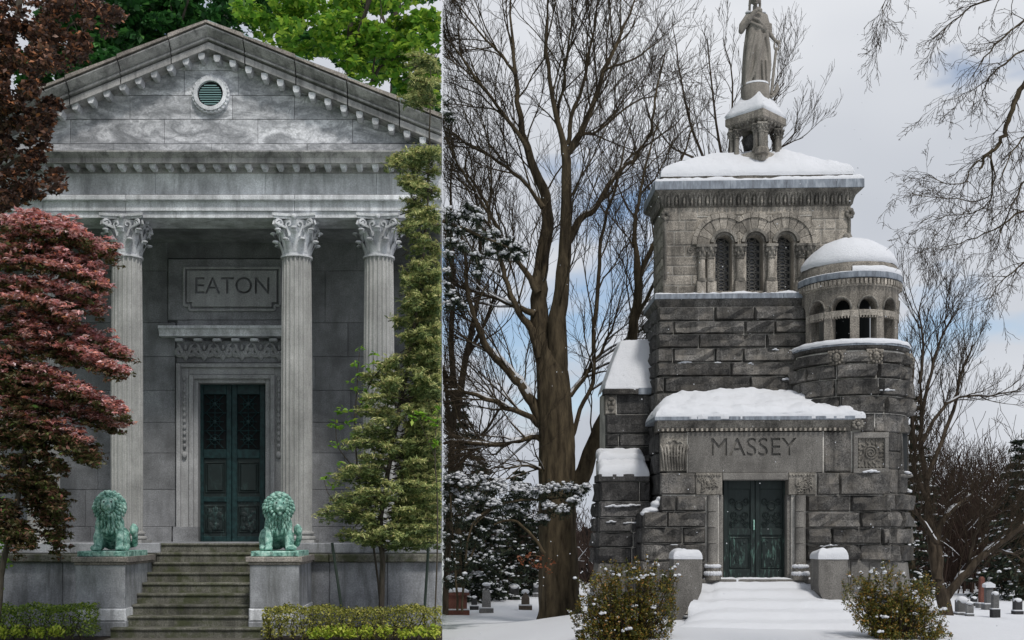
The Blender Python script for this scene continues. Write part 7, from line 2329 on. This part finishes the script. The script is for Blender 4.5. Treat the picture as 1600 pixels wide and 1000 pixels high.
# ---------------- grave markers
def marker(name, label, px, base_py, D, parts, snowc=None, group='grave markers in the snow'):
    x = X(px, D); z0 = gh(x, D)
    t = thing(name, label, 'gravestone', (x, D, z0), group)
    k = D/F
    z = z0-.12
    for (nm, w, h, mat, shape) in parts:
        w_, h_ = w*k/2, h*k + (.12 if z < z0-.1 else 0)
        mb = MB()
        if shape == 'box': mb.box(x-w_, x+w_, D-w_*.7, D+w_*.7, z, z+h_, min(.02, w_*.2))
        elif shape == 'taper':
            v, f = rects([(z, 0), (z+h_*.93, -w_*.18), (z+h_, -w_*.6)], x-w_, x+w_, D-w_, D+w_); mb.add(v, f)
        elif shape == 'round':
            pl = [(x-w_, z), (x+w_, z)] + [(x+w_*math.cos(a*math.pi/10), z+h_-w_*.7+w_*.7*math.sin(a*math.pi/10)) for a in range(11)]
            mb.prism_xz(pl, D-w_*.35, D+w_*.35)
        elif shape == 'gable':
            mb.prism_xz([(x-w_, z), (x+w_, z), (x+w_, z+h_*.55), (x, z+h_), (x-w_, z+h_*.55)], D-w_*.8, D+w_*.8)
        elif shape == 'urn':
            mb.lathe([(w_*.5, z), (w_*.4, z+h_*.2), (w_, z+h_*.5), (w_*.8, z+h_*.75), (w_*.3, z+h_)], x, D, 10)
        o = mb.build(nm, M[mat], t)
        z += h_ - .002
        if nm in ('base', 'plinth'):
            pass
    if snowc:
        w, h = snowc; w_ = w*k/2
        mb = MB(); mb.ball((x, D, z-.01), (w_*1.04, w_*.85, h*k), 14, 8); mb.build('snow_cap', M['snow'], t, smooth=True)
    # snow on the foot ledge
    w0 = parts[0][1]*k/2; zz = z0 + parts[0][2]*k
    mb = MB(); mb.box(x-w0*1.0, x+w0*1.0, D-w0*.72, D+w0*.7, zz-.005, zz+.035, .02); mb.build('snow_ledge', M['snow'], t)
marker('grave_marker', 'broad red granite block marker with domed snow cap at the left edge', 715, 965, 34, [('base', 37, 8, 'red_gr', 'box'), ('block', 29, 23, 'red_gr', 'box'), ('cap', 36, 6, 'red_gr', 'gable')], (35, 6))
marker('grave_marker', 'grey pillar marker with snow cap right of the red block', 760, 964, 34.5, [('base', 22, 7, 'grey_gr', 'box'), ('shaft', 14, 28, 'grey_gr', 'taper'), ('urn', 7, 10, 'grey_gr', 'urn')], (13, 3))
marker('grave_marker', 'small dark marker between the red block and the grey pillar', 741, 962, 36, [('base', 14, 6, 'dark_gr', 'box'), ('block', 9, 14, 'dark_gr', 'box')], (9, 3))
marker('grave_marker', 'black cube marker with rounded snow cap in the middle distance', 803, 951, 41, [('base', 18, 5, 'dark_gr', 'box'), ('block', 15, 16, 'dark_gr', 'box')], (17, 5))
marker('grave_marker', 'small brown gabled marker left of the big trunk', 821, 960, 36, [('base', 20, 7, 'brown_gr', 'box'), ('block', 12, 22, 'brown_gr', 'gable')], (12, 4))
marker('grave_marker', 'slim red obelisk far behind the black cube marker', 795, 946, 46, [('base', 9, 5, 'red_gr', 'box'), ('shaft', 5, 36, 'red_gr', 'taper')], (4, 2))
marker('grave_marker', 'tall pale tiered marker with snow ledges far behind', 808, 946, 46.5, [('base', 12, 22, 'grey_gr', 'box'), ('tier', 9, 12, 'grey_gr', 'box'), ('shaft', 6, 10, 'grey_gr', 'taper')], (7, 4))
marker('grave_marker', 'low grey marker far behind the grey pillar', 784, 947, 46, [('base', 15, 4, 'grey_gr', 'box'), ('block', 9, 12, 'grey_gr', 'box')], (10, 4))
marker('grave_marker', 'low pale marker half hidden left of the big trunk', 838, 950, 43, [('base', 12, 5, 'grey_gr', 'box'), ('block', 9, 14, 'grey_gr', 'round')], (10, 5))
marker('grave_marker', 'wide grey double marker with gabled snow tops right of the bare tree', 1503, 965, 34, [('base', 21, 3, 'grey_gr', 'box'), ('block', 17, 20, 'grey_gr', 'box')], (18, 7))
marker('grave_marker', 'rounded grey slab beside the double marker', 1515, 966, 33.5, [('base', 12, 3, 'grey_gr', 'box'), ('slab', 11, 18, 'grey_gr', 'round')], (11, 3))
marker('grave_marker', 'slim red granite obelisk on the right side', 1534, 957, 37, [('base', 15, 7, 'grey_gr', 'box'), ('shaft', 8, 42, 'red_gr', 'taper')], None)
marker('grave_marker', 'grey pillar with pointed snow hat right of the red obelisk', 1545, 959, 36, [('base', 18, 9, 'grey_gr', 'box'), ('shaft', 11, 26, 'grey_gr', 'box'), ('hat', 15, 9, 'snow', 'gable'), ('urn', 5, 8, 'grey_gr', 'urn')], None)
marker('grave_marker', 'dark pillar with square snow top next to the pointed hat pillar', 1555, 968, 33, [('base', 13, 13, 'dark_gr', 'box'), ('shaft', 10, 25, 'grey_gr', 'box')], (11, 4))
marker('grave_marker', 'dark squat marker near the right edge', 1590, 966, 34, [('base', 15, 5, 'dark_gr', 'box'), ('block', 12, 17, 'dark_gr', 'box')], (13, 4))
marker('grave_marker', 'low dark marker behind the double marker', 1522, 955, 38, [('base', 12, 5, 'dark_gr', 'box'), ('block', 9, 8, 'dark_gr', 'box')], (9, 3))
# ---------------- falling snow
n = 520
C = np.stack([nrs.uniform(.3, 13, n), nrs.uniform(14, 24, n), nrs.uniform(.2, 13, n)], 1)
fl = thing('falling_snow', 'scattered snowflakes falling before the tomb', 'snowflakes', (6, 19, 3), kind='stuff')
snow_tufts('flakes', C, .0075, fl, flat=1.0)
